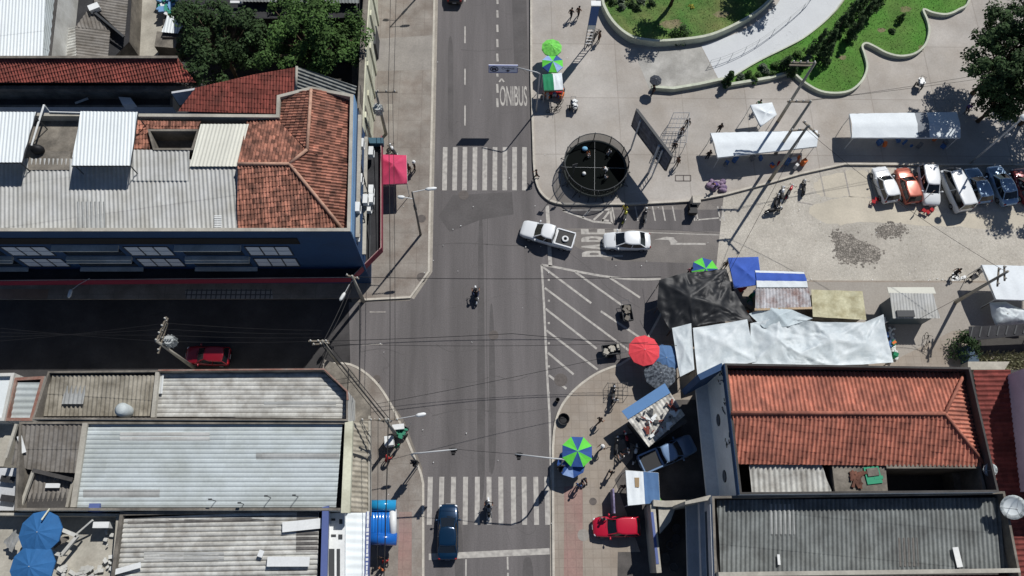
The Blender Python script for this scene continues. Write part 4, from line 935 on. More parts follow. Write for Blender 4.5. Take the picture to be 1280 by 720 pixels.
tree(855, -48, 7.0, 1.6, 'slim tree above the top edge of the dry lawn', 16, M_leaf_dk, 24, 120, .32, crown_h=2.4)
def conifer(px, py, h, r, label, seed, m=M_leaf_dk, group=None, n=26):
    rr = random.Random(seed); c = P(px, py, 0)
    root = thing('shrub', label, 'shrub', (c.x, c.y, 0), 0, group)
    b = MB(); b.tube([(c.x, c.y, 0.1), (c.x, c.y, h*.85)], .09, 6, .03); b.build('stem', M_bark, root)
    cl = []
    for k in range(n):
        t = (k+.5)/n; a = rr.uniform(0, 6.28); q = r*(1-t)**.7*.75
        cl.append((Vector((c.x+q*math.cos(a), c.y+q*math.sin(a), .35+t*(h-.4))), max(.22, r*.6*(1-t*.6))))
    leaf_mesh('foliage', cl, 130, .2, m, seed, root)
    return root
conifer(907, 107, 2.4, .55, 'lone pointed shrub at the end of the low dark wall', 21)
conifer(984, 96, 2.6, .7, 'pointed dark shrub nearest the two utility pole tops', 22)
conifer(978, 88, 2.4, .8, 'bushy dark shrub between the path and the lone pointed one nearest the poles', 25)
tall = [(1030, 62), (1040, 48), (1050, 36), (1062, 22), (1072, 8), (1082, -6), (1026, 80), (1060, 50), (1072, 34), (1083, 22), (1095, 4), (1012, 70)]
for k, (x, y) in enumerate(tall):
    conifer(x, y, 3.4+.5*(k % 3), .72, 'tall narrow dark shrub in the row between the pale path and the bright lawn', 30+k, group='tall shrubs in the row between path and bright lawn')
low = [(925, 100), (935, 96), (945, 98), (955, 93), (963, 96), (968, 86), (952, 88), (940, 103), (1000, 84), (1008, 76), (995, 72), (1020, 66)]
for k, (x, y) in enumerate(low):
    conifer(x, y, .9, .5, 'low leafy bush in the bed above the short grey wall', 60+k, M_leaf_gr if k % 3 == 0 else M_leaf, group='low bushes in the shrub bed', n=7)
for k, (x, y) in enumerate([(765, 8), (776, 6), (788, 10), (800, 7), (812, 10), (758, 2), (783, 0), (806, -2), (795, 15), (775, 14)]):
    conifer(x, y, 1.1, .6, 'grey green bush in the clump at the top of the dry lawn', 80+k, M_leaf_gr if k % 2 else M_leaf_dk, group='bushes at the top of the dry lawn', n=8)
conifer(848, 46, 1.6, 1.3, 'sprawling thin bush low on the dry lawn', 95, M_leaf_dk, n=9)
conifer(863, 13, .7, .45, 'yellow green bush on the dry lawn', 96, mat("leaves_yellow", (150, 150, 60), .85, tint=.3), n=6)
conifer(1122, 28, 1.5, .45, 'small young tree alone in the bright green lawn', 97, M_leaf, n=9)
conifer(1113, 42, .6, .35, 'small dark bush below the young tree on the bright lawn', 98, M_leaf_dk, n=5)
conifer(821, 629, 1.0, .35, 'bright green weed growing from the wall by the white awning', 99, mat("leaves_bright", (92, 140, 56), .8, tint=.3), n=6)
leaf_w = MB()
for k in range(900):
    p = P(R.uniform(1225, 1290), R.uniform(440, 462), KH); s = R.uniform(.06, .16); a = R.uniform(0, 6.28)
    leaf_w.face([(p.x-s, p.y, KH), (p.x+s, p.y, KH), (p.x+math.cos(a)*.2, p.y+math.sin(a)*.2, KH+R.uniform(.1, .4))])
struct('weeds', leaf_w, mat("dry_weeds", (150, 150, 118), .95, tint=.2), 'stuff')

# ================================================================== VEHICLES
M_tyre = plain("tyre", (28, 28, 29), 0.85); M_rim = plain("rim", (150, 152, 154), 0.35, metal=0.7)
M_cglass = plain("car_glass", (22, 26, 30), 0.08, spec=0.7); M_lamp = plain("headlamp", (220, 224, 226), 0.15, spec=0.6); M_tail = plain("tail_lamp", (140, 24, 24), 0.3)
M_trim = plain("black_trim", (30, 31, 33), 0.5); M_plate = plain("number_plate", (168, 170, 172), 0.5)
PAINT = {}
def paint(name, c, metal=0.25, rough=0.28):
    if name not in PAINT: PAINT[name] = mat("paint_"+name, c, rough, var=0.03, fine=0.02, metal=metal, spec=0.5, coat=0.6)
    return PAINT[name]
def ring_sec(x, hw, z0, z1, n=16, e=0.32):
    out = []
    for k in range(n):
        a = 2*math.pi*k/n; cx, cz = math.cos(a), math.sin(a)
        out.append(Vector((x, hw*math.copysign(abs(cx)**e, cx), (z0+z1)/2+(z1-z0)/2*math.copysign(abs(cz)**e, cz))))
    return out
# nose at +x.  station: x/L, half width factor, z bottom, z top
CARS = {
 'hatch': dict(L=3.95, W=1.70, body=[(-.5, .72, .42, .72), (-.485, .88, .28, .92), (-.42, .97, .2, .96), (-.2, 1, .2, .93), (.1, 1, .2, .92), (.28, .98, .2, .90), (.42, .92, .22, .80), (.485, .78, .28, .68), (.5, .58, .36, .58)],
               cab=[(-.475, -.40, .20, .02), .86, 1.47], rear=True),
 'sedan': dict(L=4.45, W=1.74, body=[(-.5, .74, .42, .78), (-.488, .88, .30, .96), (-.42, .96, .2, 1.0), (-.25, 1, .2, .95), (.1, 1, .2, .93), (.28, .98, .2, .90), (.42, .92, .22, .78), (.485, .78, .28, .66), (.5, .6, .36, .56)],
               cab=[(-.40, -.25, .25, .07), .84, 1.50], rear=True),
 'suv': dict(L=4.2, W=1.78, body=[(-.5, .78, .42, .9), (-.488, .9, .34, 1.05), (-.42, .97, .26, 1.08), (-.2, 1, .24, 1.04), (.1, 1, .24, 1.04), (.28, .98, .24, 1.02), (.42, .93, .26, .92), (.485, .82, .32, .8), (.5, .66, .4, .7)],
             cab=[(-.485, -.44, .24, .07), .88, 1.66], rear=True),
 'van': dict(L=4.6, W=1.80, body=[(-.5, .88, .36, 1.0), (-.49, .95, .3, 1.16), (-.42, .99, .26, 1.2), (0, 1, .26, 1.2), (.3, 1, .26, 1.18), (.43, .96, .28, 1.1), (.49, .86, .32, .9), (.5, .72, .4, .8)],
             cab=[(-.492, -.47, .46, .33), .9, 2.0], rear=True),
 'pickup': dict(L=5.2, W=1.82, body=[(-.5, .84, .5, .92), (-.49, .92, .42, 1.04), (-.42, .97, .34, 1.06), (-.16, 1, .3, 1.06), (.1, 1, .3, 1.06), (.26, .99, .3, 1.05), (.42, .94, .32, .96), (.485, .82, .38, .84), (.5, .66, .46, .74)],
               cab=[(-.13, -.10, .24, .11), .86, 1.72], rear=True),
}
def car(kind, front, rearp, colour, label, cat='car', group=None, name=None, flip=False):
    sp = CARS[kind]; L, W = sp['L'], sp['W']; hw = W/2
    f = P(front[0], front[1], .6); r = P(rearp[0], rearp[1], .6); c = (f+r)/2; ang = math.atan2(f.y-r.y, f.x-r.x)
    root = thing(name or 'parked_car', label, cat, (c.x, c.y, front[2] if len(front) > 2 else .012), ang, group)
    m = colour
    b = MB(); b.loft([ring_sec(x*L, w*hw, z0, z1) for x, w, z0, z1 in sp['body']]); body = sub('body', b, m, root, True)
    (rb, rt, fb, ft), tw, zt = sp['cab']
    zb = [s for s in sp['body'] if s[0] >= -.2][0][3]-.05
    def cabring(x0, x1, w, z):
        return [Vector((x0*L, -w, z)), Vector(((x0*.75+x1*.25)*L-0.0, -w*1.04, z)), Vector(((x0+x1)/2*L, -w*1.05, z)), Vector(((x0*.25+x1*.75)*L, -w*1.0, z)), Vector((x1*L, -w*.84, z)), Vector(((x1+.012)*L, 0, z)),
                Vector((x1*L, w*.84, z)), Vector(((x0*.25+x1*.75)*L, w*1.0, z)), Vector(((x0+x1)/2*L, w*1.05, z)), Vector(((x0*.75+x1*.25)*L, w*1.04, z)), Vector((x0*L, w, z)), Vector(((x0-.012)*L, 0, z))]
    b = MB(); b.loft([cabring(rb, fb, hw*.90, zb), cabring(rt, ft, hw*.78, zt-.07)]); sub('windows', b, M_cglass, root, False)
    b = MB(); b.loft([cabring(rt-.004, ft+.006, hw*.795, zt-.09), cabring(rt, ft, hw*.78, zt-.02), cabring(rt+.03, ft-.03, hw*.64, zt)]); sub('roof', b, m, root, True)
    for s in (-1, 1):
        for (xa, xb, wa, wb) in ((fb, ft, .76, .63), (rb, rt, .90, .745), ((rb+fb)/2-.01, (rt+ft)/2-.01, .955, .785)):
            b = MB(); b.beam((xa*L, s*hw*wa, zb), (xb*L, s*hw*wb, zt-.06), .07, .07); sub('pillar', b, m, root)
    # bonnet shut line, bumpers, lights, plates
    b = MB()
    nose = sp['body'][-2]; tail = sp['body'][1]
    for s in (-1, 1):
        b2_ = MB(); b2_.ball(((.458)*L, s*hw*.70, (sp['body'][-3][2]+sp['body'][-3][3])/2+.12), .13, .16, .07, 10, 6); sub('headlight', b2_, M_lamp, root, True)
        b2_ = MB(); b2_.ball((-.482*L, s*hw*.76, tail[3]-.12), .08, .14, .13, 10, 6); sub('tail_light', b2_, M_tail, root, True)
        b2_ = MB(); b2_.ball(((fb-.045)*L, s*(hw+.10), zb+.1), .09, .13, .08, 8, 6); b2_.beam(((fb-.045)*L, s*hw*.9, zb+.04), ((fb-.045)*L, s*(hw+.05), zb+.08), .05, .05); sub('mirror', b2_, m, root, True)
        for xw in (.305, -.315):
            b2_ = MB(); b2_.wheel((xw*L, s*(hw-.10), .31), .31, .20, (0, 1, 0), 18); w_ = sub('wheel', b2_, M_tyre, root, True)
            b3_ = MB(); b3_.wheel((xw*L, s*(hw-.01), .31), .19, .06, (0, 1, 0), 14); sub('rim', b3_, M_rim, w_)
    b = MB(); b.box((.495*L, 0, .44), (.08, hw*1.15, .18)); b.box((-.492*L, 0, .42), (.08, hw*1.3, .16)); sub('bumper', b, M_trim, root)
    b = MB(); b.box((.508*L, 0, .48), (.03, .4, .12)); b.box((-.505*L, 0, .62), (.03, .4, .12)); sub('number_plate', b, M_plate, root)
    if kind == 'pickup':
        b = MB()
        b.box((-.325*L, 0, 1.045), (.30*L, hw*1.52, .10)); sub('bed_floor', b, M_trim, root)
        b = MB()
        for s in (-1, 1): b.box((-.32*L, s*hw*.86, 1.10), (.335*L, .12, .14))
        b.box((-.485*L, 0, 1.08), (.1, hw*1.6, .14)); b.box((-.155*L, 0, 1.10), (.06, hw*1.6, .12)); sub('bed_rail', b, m, root)
    else:
        b = MB(); b.beam((fb*L+.05, -hw*.5, zb+.02), (fb*L+.12, hw*.1, zb+.06), .03, .02); sub('wiper', b, M_trim, root)
    return root
white = paint('white', (214, 217, 218), 0.0, .3); silver = paint('silver', (188, 192, 196), .5); orange = paint('orange', (176, 96, 76), .2); slate = paint('slate_blue', (150, 176, 200), .3)
dred = paint('dark_red', (110, 24, 34), .2); red = paint('red', (184, 24, 52), .1); dblue = paint('deep_blue', (8, 44, 72), .35); black = paint('black', (18, 19, 21), .2); blu2 = paint('grey_blue', (120, 146, 178), .3)
pk = car('pickup', (653, 285.5), (716, 303.5), white, 'white double cab pickup turning at the junction with a tyre in its bed', 'pickup', name='pickup')
b = MB(); b.torus((-.33*5.2, .1, 1.2), .24, .1); tag(b.build('spare_tyre', M_white), 'pale spare tyre lying in the bed of the white pickup', 'tyre')
o = bpy.data.objects['spare_tyre']; o.location = pk.location; o.rotation_euler = pk.rotation_euler
car('sedan', (756, 301), (811, 302), white, 'white saloon car waiting on the painted PARE lettering', name='waiting_car')
car('sedan', (560.5, 631), (559.5, 699), dblue, 'deep blue saloon driving up over the lower crossing', name='driving_car')
car('sedan', (570, -38), (568, 4), black, 'black car driving out of the top edge of the main road', name='driving_car')
G7 = 'cars parked along the plaza kerb'
Z = .02
car('hatch', (1099, 212, Z), (1113, 250, Z), white, 'white hatchback parked first in the row, at its left end', group=G7)
car('hatch', (1128, 214, Z), (1140, 250, Z), orange, 'dull orange hatchback parked between two white cars', group=G7)
car('suv', (1164, 254, Z), (1157, 212, Z), white, 'white car parked nose out with red chairs before its bonnet', group=G7)
car('van', (1184, 217, Z), (1203, 260, Z), white, 'white van with leaf shadows on its roof parked in the row', 'van', group=G7)
car('hatch', (1214, 213, Z), (1229, 251, Z), slate, 'slate blue hatchback parked right beside the white van', group=G7)
car('sedan', (1243, 211, Z), (1261, 253, Z), slate, 'slate blue saloon parked beside the dark red car', group=G7)
car('hatch', (1273, 213, Z), (1289, 252, Z), dred, 'dark red car parked last in the row, at the right edge', group=G7)
car('hatch', (745, 659, .14), (795, 658, .14), red, 'bright red hatchback parked on the pavement below the white awning')
car('pickup', (856, 558, .14), (810, 578, .14), blu2, 'pale blue pickup parked in deep shade behind the tilted kiosk', 'pickup')
car('hatch', (236, 444, .012), (284, 446, .012), paint('deep_red', (120, 14, 30), .1), 'red car parked in the dark side street behind the utility pole')

# ---- motorcycles
def motorcycle(px, py, ang, colour, label, group=None, z=.02, name='motorcycle', box=None):
    c = P(px, py, .4); root = thing(name, label, 'motorcycle', (c.x, c.y, z), ang, group)
    for x in (-.64, .64):
        b = MB(); b.torus((x, 0, .30), .25, .055, (0, 1, 0), 18, 6); w_ = sub('wheel', b, M_tyre, root, True)
        b = MB(); b.wheel((x, 0, .30), .09, .1, (0, 1, 0), 10)
        for k in range(6): b.beam((x, 0, .30), (x+.22*math.cos(k*1.047), 0, .30+.22*math.sin(k*1.047)), .02, .02)
        sub('rim', b, M_rim, w_)
    b = MB(); b.loft([ring_sec(-.3, .12, .28, .5, 10), ring_sec(0, .16, .25, .58, 10), ring_sec(.25, .12, .3, .58, 10)]); b.tube([(-.64, .08, .3), (-.1, .08, .42)], .03, 5); b.tube([(-.64, -.08, .3), (-.1, -.08, .42)], .03, 5); b.tube([(.2, 0, .55), (.48, 0, .82)], .04, 5); sub('engine_frame', b, M_dkgrey, root, True)
    b = MB(); b.tube([(.64, .07, .3), (.5, .07, .86)], .025, 5); b.tube([(.64, -.07, .3), (.5, -.07, .86)], .025, 5); sub('fork', b, M_rim, root, True)
    b = MB(); b.loft([ring_sec(-.02, .08, .62, .78, 10, .6), ring_sec(.15, .16, .6, .88, 10, .6), ring_sec(.34, .13, .64, .88, 10, .6), ring_sec(.44, .06, .7, .82, 10, .6)]); sub('fuel_tank', b, colour, root, True)
    b = MB(); b.loft([ring_sec(-.72, .07, .72, .8, 10, .5), ring_sec(-.5, .13, .66, .79, 10, .5), ring_sec(-.15, .14, .64, .77, 10, .5), ring_sec(.02, .09, .66, .76, 10, .5)]); sub('seat', b, M_black, root, True)
    b = MB(); b.tube([(.4, -.36, .98), (.46, -.2, .99), (.5, 0, .95), (.46, .2, .99), (.4, .36, .98)], .022, 6); sub('handlebar', b, M_trim, root, True)
    b = MB(); b.ball((.6, 0, .86), .1, .1, .11, 10, 6); sub('headlight', b, M_lamp, root, True)
    for x in (-.64, .64):
        b = MB(); pts = []
        for k in range(7):
            a = math.radians(30+k*20) if x < 0 else math.radians(20+k*20)
            pts.append((x+.33*math.cos(a), .30+.33*math.sin(a)))
        for p, q in zip(pts[:-1], pts[1:]): b.beam((p[0], 0, p[1]), (q[0], 0, q[1]), .14, .025)
        sub('mudguard', b, colour, root)
    b = MB(); b.tube([(.1, -.14, .32), (-.3, -.17, .3), (-.75, -.18, .4)], .045, 6); sub('exhaust', b, M_rim, root, True)
    for s in (-1, 1):
        b = MB(); b.tube([(.42, s*.26, .98), (.44, s*.32, 1.12)], .012, 4); b.ball((.44, s*.33, 1.15), .02, .06, .045, 8, 5); sub('mirror', b, M_trim, root, True)
    if box: b = MB(); b.box((-.72, 0, .96), (.42, .42, .38)); sub('carrier_box', b, box, root)
    return root
mblk = paint('moto_black', (20, 20, 22)); mred = paint('moto_red', (170, 28, 40)); mwht = paint('moto_white', (210, 212, 212), 0)
HN = math.radians(90)
motorcycle(595, 369, math.radians(94), mwht, 'white nosed motorcycle ridden up the middle of the junction', z=.012, name='ridden_motorcycle')
motorcycle(611, 636, math.radians(92), mwht, 'white and black motorcycle crossing the lower zebra stripes', z=.012, name='ridden_motorcycle')
GM = 'motorcycles parked by the plaza kerb'
motorcycle(781, 270, math.radians(70), paint('moto_yellow', (150, 150, 50)), 'motorcycle with yellow trim under the billboard shadow', GM)
motorcycle(806, 270, math.radians(78), mblk, 'black motorcycle alone in the painted bay right of the billboard', GM)
motorcycle(970, 252, math.radians(70), mblk, 'black motorcycle at the left of the kerbside group', GM)
motorcycle(967, 263, math.radians(12), mblk, 'black motorcycle standing crosswise below the kerbside group', GM)
motorcycle(977, 243, math.radians(75), mwht, 'white tanked motorcycle second in the kerbside group', GM)
motorcycle(986, 240, math.radians(60), mred, 'red motorcycle in the kerbside group', GM)
motorcycle(1004, 235, math.radians(80), mblk, 'black motorcycle standing apart right of the red one', GM)
motorcycle(492, 190, math.radians(120), mwht, 'white fronted motorcycle parked above the pink canopy', z=.14)
motorcycle(766, 493, math.radians(80), mblk, 'black motorcycle parked by the red umbrella shadow', z=.14)
for k, (x, y, a, col_, nm) in enumerate(((762, 560, 80, mblk, 'upper'), (775, 556, 100, mred, ''), (785, 572, 75, mwht, ''))):
    motorcycle(x+8, y-4, math.radians(a), col_, ['black motorcycle in the kiosk shade, leftmost of three', 'red motorcycle in the kiosk shade, middle of three', 'white motorcycle in the kiosk shade, nearest the pale blue pickup'][k], 'motorcycles in the kiosk shade', .14)
def bicycle(px, py, ang, label, col_, z, group=None):
    c = P(px, py, .3); root = thing('bicycle', label, 'bicycle', (c.x, c.y, z), ang, group)
    for x in (-.52, .52):
        b = MB(); b.torus((x, 0, .33), .31, .022, (0, 1, 0), 18, 5); sub('wheel', b, M_tyre, root)
    b = MB()
    for p, q in (((-.52, .33), (-.1, .3)), ((-.1, .3), (-.22, .82)), ((-.22, .75), (.36, .78)), ((-.1, .3), (.36, .72)), ((-.52, .33), (-.22, .75)), ((.36, .85), (.52, .33))): b.tube([(p[0], 0, p[1]), (q[0], 0, q[1])], .022, 5)
    sub('frame', b, col_, root)
    b = MB(); b.ball((-.23, 0, .88), .14, .08, .05, 8, 5); sub('saddle', b, M_black, root)
    b = MB(); b.tube([(.3, -.28, .98), (.38, 0, .95), (.3, .28, .98)], .018, 5); sub('handlebar', b, M_trim, root)
    return root
bicycle(698, 133, .9, 'dark bicycle leaning beside the green stall', M_trim, KH); bicycle(692, 138, .3, 'second bicycle on the ground below the green stall', M_dkgrey, KH)
for k, (x, y) in enumerate(((739, 44), (742, 48), (737, 52), (745, 46))):
    bicycle(x, y, 1.1, 'bicycle parked in the bunch under the blue totem', (M_dkgrey, M_trim, M_rim, M_trim)[k], KH, 'bicycles under the blue totem')
bicycle(1157, 427, 1.4, 'bicycle leaning behind the dark metal kiosk', M_trim, KH)
# ================================================================== PEOPLE
M_skin = plain("skin", (136, 96, 74), .6); M_skin_l = plain("skin_light", (176, 130, 104), .6)
M_hair = plain("hair", (26, 22, 20), .8); M_shoe = plain("shoe", (34, 32, 32), .7)
CL = {k: mat("cloth_"+k, v, .9, var=.08, fine=.08) for k, v in dict(black=(30, 30, 34), navy=(42, 50, 76), grey=(110, 112, 116), white=(206, 206, 204), red=(160, 40, 44), green=(36, 120, 84), yellow=(176, 160, 52), blue=(66, 100, 150), brown=(92, 72, 60), purple=(92, 74, 128), pink=(190, 120, 130), orange=(206, 110, 60), sky=(120, 170, 200)).items()}
POSE = {
 'stand': dict(pel=(0, 0, .95), che=(0, .01, 1.36), nec=(0, 0, 1.47), hd=(0, .02, 1.55), top=(0, .02, 1.70), hip=.10, kn=((-.11, .03, .50), (.11, .02, .50)), an=((-.12, -.01, .09), (.12, -.02, .09)), el=((-.27, -.03, 1.14), (.27, -.03, 1.14)), ha=((-.27, .10, .90), (.28, .08, .90))),
 'walk': dict(pel=(0, 0, .93), che=(0, .04, 1.34), nec=(0, .05, 1.45), hd=(0, .08, 1.53), top=(0, .09, 1.68), hip=.09, kn=((-.10, .18, .51), (.10, -.06, .50)), an=((-.10, .26, .10), (.10, -.36, .15)), el=((-.25, -.14, 1.13), (.25, .10, 1.12)), ha=((-.24, -.06, .90), (.22, .30, .98))),
 'sit': dict(pel=(0, 0, .50), che=(0, .04, .92), nec=(0, .05, 1.03), hd=(0, .09, 1.11), top=(0, .1, 1.26), hip=.10, kn=((-.13, .44, .50), (.13, .44, .50)), an=((-.13, .44, .09), (.13, .46, .09)), el=((-.26, .06, .72), (.26, .06, .72)), ha=((-.16, .34, .58), (.16, .34, .58))),
 'ride': dict(pel=(0, -.25, .84), che=(0, .0, 1.22), nec=(0, .05, 1.33), hd=(0, .1, 1.41), top=(0, .12, 1.57), hip=.11, kn=((-.24, .2, .72), (.24, .2, .72)), an=((-.22, -.02, .36), (.22, -.02, .36)), el=((-.32, .16, 1.06), (.32, .16, 1.06)), ha=((-.34, .42, 1.0), (.34, .42, 1.0))),
 'carry': dict(pel=(0, 0, .95), che=(0, .01, 1.36), nec=(0, 0, 1.47), hd=(0, .02, 1.55), top=(0, .02, 1.70), hip=.10, kn=((-.11, .05, .50), (.11, -.02, .50)), an=((-.12, .06, .09), (.12, -.12, .09)), el=((-.27, -.03, 1.14), (.26, .12, 1.14)), ha=((-.27, .10, .90), (.22, .26, 1.30))),
 'bend': dict(pel=(0, -.1, .90), che=(0, .24, 1.18), nec=(0, .34, 1.24), hd=(0, .42, 1.28), top=(0, .54, 1.36), hip=.10, kn=((-.11, .04, .50), (.11, .02, .50)), an=((-.12, -.02, .09), (.12, -.02, .09)), el=((-.26, .34, .98), (.26, .34, .98)), ha=((-.2, .5, .80), (.2, .5, .80))),
}
PM = {}
def person_mesh(pose):
    """one continuous skinned body; material slots 0 shirt 1 trousers 2 skin 3 shoes"""
    if pose in PM: return PM[pose]
    q = POSE[pose]; V_ = []; E_ = []; Rr = []
    def add(p, r, par=None):
        V_.append(Vector(p)); Rr.append(r); 
        if par is not None: E_.append((par, len(V_)-1))
        return len(V_)-1
    pel = add(q['pel'], (.155, .115)); mid = add(Vector(q['pel'])*.5+Vector(q['che'])*.5, (.145, .105), pel); che = add(q['che'], (.17, .12), mid)
    nec = add(q['nec'], (.058, .058), che); hd = add(q['hd'], (.085, .095), nec); tp = add(q['top'], (.078, .09), hd)
    segs = [(Vector(q['pel']), Vector(q['che']), 0), (Vector(q['nec']), Vector(q['top']), 2)]
    for k, s in ((0, -1), (1, 1)):
        hp = add(Vector(q['pel'])+Vector((s*q['hip'], 0, -.06)), (.10, .10), pel); kn = add(q['kn'][k], (.066, .066), hp); an = add(q['an'][k], (.045, .045), kn)
        toe = add(Vector(q['an'][k])+Vector((0, .16, -.045)), (.042, .035), an)
        sh = add(Vector(q['che'])+Vector((s*.17, 0, .03)), (.065, .065), che); el = add(q['el'][k], (.046, .046), sh); ha = add(q['ha'][k], (.032, .034), el)
        pd = (Vector(q['ha'][k])-Vector(q['el'][k])).normalized(); pa = add(Vector(q['ha'][k])+pd*.09, (.036, .022), ha)
        segs += [(V_[hp], V_[kn], 1), (V_[kn], V_[an], 1), (V_[an], V_[toe], 3), (V_[sh], V_[el], 0), (V_[el], V_[pa], 2)]
    me = bpy.data.meshes.new("person"); me.from_pydata([tuple(v) for v in V_], E_, [])
    o = bpy.data.objects.new("person_src", me); COL.objects.link(o)
    sk = o.modifiers.new("s", 'SKIN'); sk.use_smooth_shade = True
    for i, r in enumerate(Rr): me.skin_vertices[0].data[i].radius = r
    me.skin_vertices[0].data[0].use_root = True
    sb = o.modifiers.new("d", 'SUBSURF'); sb.levels = 1; sb.render_levels = 1
    dg = bpy.context.evaluated_depsgraph_get(); out = bpy.data.meshes.new_from_object(o.evaluated_get(dg))
    bpy.data.objects.remove(o)
    # fingers and nose grown onto the same body mesh
    bm = bmesh.new(); bm.from_mesh(out)
    def spike(p, d, r, l):
        bb = MB(); bb.tube([p, p+d*l*.6, p+d*l], r, 5, r*.7); base = [bm.verts.new(v) for v in bb.v]
        for f in bb.f:
            try: bm.faces.new([base[i] for i in f]).smooth = True
            except ValueError: pass
    for k, s in ((0, -1), (1, 1)):
        pd = (Vector(q['ha'][k])-Vector(q['el'][k])).normalized(); side = pd.cross(Vector((s, 0, 0)));
        if side.length < .1: side = Vector((0, 1, 0))
        side.normalize(); p0 = Vector(q['ha'][k])+pd*.075
        for j, l in enumerate((.062, .075, .07, .052)): spike(p0+side*(.026-.0175*j), (pd+Vector((-s*.25, 0, 0))).normalized(), .0085, l+.02)
        spike(Vector(q['ha'][k])+pd*.03+side*.03, (pd+side*.9).normalized(), .010, .06)
    hdv = Vector(q['hd'])*.6+Vector(q['top'])*.4; spike(hdv+Vector((0, .085, -.02)), Vector((0, 1, -.3)).normalized(), .016, .03)
    bm.to_mesh(out); bm.free()
    for _ in range(4): out.materials.append(M_skin)
    for p in out.polygons:
        c = p.center; best = None
        for a, b_, mi in segs:
            ab = b_-a; t = max(0, min(1, (c-a).dot(ab)/ab.dot(ab))); d = (c-a-ab*t).length
            if best is None or d < best[0]: best = (d, mi)
        p.material_index = best[1]; p.use_smooth = True
        if best[1] == 0 and pose not in ('bend', 'sit', 'ride') and c.z < q['pel'][2]-.02: p.material_index = 1
    PM[pose] = out
    return out
HM = {}
def person(px, py, pose, face, shirt, trousers, label, z=KH, hair='hair', scale=1.0, skin=None, group=None, at=None):
    """px,py = pixel of the feet (or of the saddle); face = heading in degrees, 0 = right, 90 = up"""
    c = at if at is not None else P(px, py, z)
    me = person_mesh(pose).copy()
    for i, m in enumerate((CL[shirt], CL[trousers], skin or M_skin, M_shoe)): me.materials[i] = m
    o = bpy.data.objects.new('person', me); COL.objects.link(o); o.location = (c.x, c.y, z); o.rotation_euler = (0, 0, math.radians(face-90)); o.scale = (scale,)*3
    tag(o, label, 'person', group)
    q = POSE[pose]; key = (pose, hair)
    if key not in HM:
        t = Vector(q['top']); b = MB(); ax = (t-Vector(q['hd'])).normalized(); cc = t+Vector((0, -.015, 0))
        if hair == 'hat': b.cyl((cc.x, cc.y), .19, cc.z+.01, cc.z+.03, 14); b.lathe((cc.x, cc.y, cc.z+.02), [(.115, 0), (.11, .07), (.06, .12)], 12)
        elif hair == 'helmet': b.ball(cc+Vector((0, .01, -.03)), .15, .165, .16, 12, 8)
        else: b.ball(cc+Vector((0, -.01, -.01)), .105, .12, .095, 12, 8)
        HM[key] = b.mesh('hair', {'hair': M_hair, 'hat': CL['white'], 'helmet': M_black}[hair], True)
    h = bpy.data.objects.new({'hair': 'hair', 'hat': 'hat', 'helmet': 'helmet'}[hair], HM[key]); COL.objects.link(h); h.parent = o
    return o
def at_bike(px, py): return P(px, py, .4)
person(0, 0, 'ride', 94, 'black', 'navy', 'rider in dark clothes on the motorcycle in the middle of the junction', z=.0, hair='helmet', at=P(595, 369, .4))
person(0, 0, 'ride', 92, 'grey', 'black', 'rider in grey on the motorcycle over the lower zebra crossing', z=.0, hair='helmet', at=P(611, 636, .4))
person(713, 24, 'walk', 60, 'black', 'black', 'person in black walking on the plaza, left one of a pair')
person(722, 22, 'walk', 60, 'brown', 'black', 'person in dark brown walking on the plaza, right one of a pair')
person(748, 52, 'stand', 200, 'brown', 'black', 'person in brown standing beside the bicycles under the totem')
um = person(815, 118, 'carry', 200, 'black', 'black', 'person in black holding a dark umbrella by the low dark wall')
person(945, 137, 'stand', 240, 'green', 'black', 'person in a green top standing above the small white tent')
person(670, 223, 'walk', 180, 'black', 'black', 'person in black about to step onto the upper crossing from the plaza')
person(779, 266, 'stand', 250, 'yellow', 'black', 'person in a yellow vest beside the yellow trimmed motorcycle', z=.02, hair='helmet')
person(519, 213, 'stand', 200, 'black', 'black', 'person in black with a white cap facing the pink canopy', hair='hat')
person(512, 216, 'stand', 60, 'brown', 'black', 'person in brown at the right side of the pink canopy')
person(1190, 344, 'walk', 200, 'black', 'black', 'person in black walking along the cobbles left of the white roofed stall', z=.02)
person(748, 528, 'walk', 30, 'black', 'brown', 'person in black walking over the round paved corner')
person(767, 503, 'stand', 70, 'white', 'black', 'person in a white top beside the motorcycle near the red umbrella')
person(751, 561, 'walk', 210, 'brown', 'navy', 'person in brown with a white cap walking to the striped umbrella', hair='hat')
person(728, 600, 'sit', 300, 'navy', 'navy', 'person in navy sitting under the edge of the striped umbrella')
person(722, 608, 'stand', 60, 'blue', 'black', 'person in blue standing in the shade of the striped umbrella')
for k, (x, y, f) in enumerate(((784, 565, 190), (776, 574, 120))):
    person(x, y, 'sit', f, 'white', 'grey', ['person in white sitting in the kiosk shade, upper of the two', 'person in white sitting in the kiosk shade, lower of the two'][k])
person(762, 592, 'walk', 250, 'black', 'black', 'person in black walking out of the kiosk shade')
person(777, 610, 'stand', 250, 'black', 'navy', 'person in black at the upper left corner of the white awning')
person(752, 650, 'stand', 250, 'grey', 'black', 'person in grey standing by the sign board above the red car')
for k, (x, y, f, sh) in enumerate(((857, 160, 240, 'black'), (850, 170, 200, 'brown'), (841, 188, 240, 'black'), (845, 207, 30, 'brown'))):
    person(x, y, 'stand', f, sh, 'black', ['person in black at the upper end of the metal rack', 'person in brown at the middle of the metal rack', 'person in black below the metal rack', 'person in brown at the lower end of the metal rack near the billboard'][k])
person(688, 124, 'stand', 120, 'red', 'black', 'person in red at the lower right corner of the green stall')
person(678, 127, 'sit', 90, 'grey', 'black', 'person in grey sitting behind the green stall')
person(860, 343, 'stand', 80, 'pink', 'black', 'person in pink left of the half hidden green and blue umbrella', z=.02)
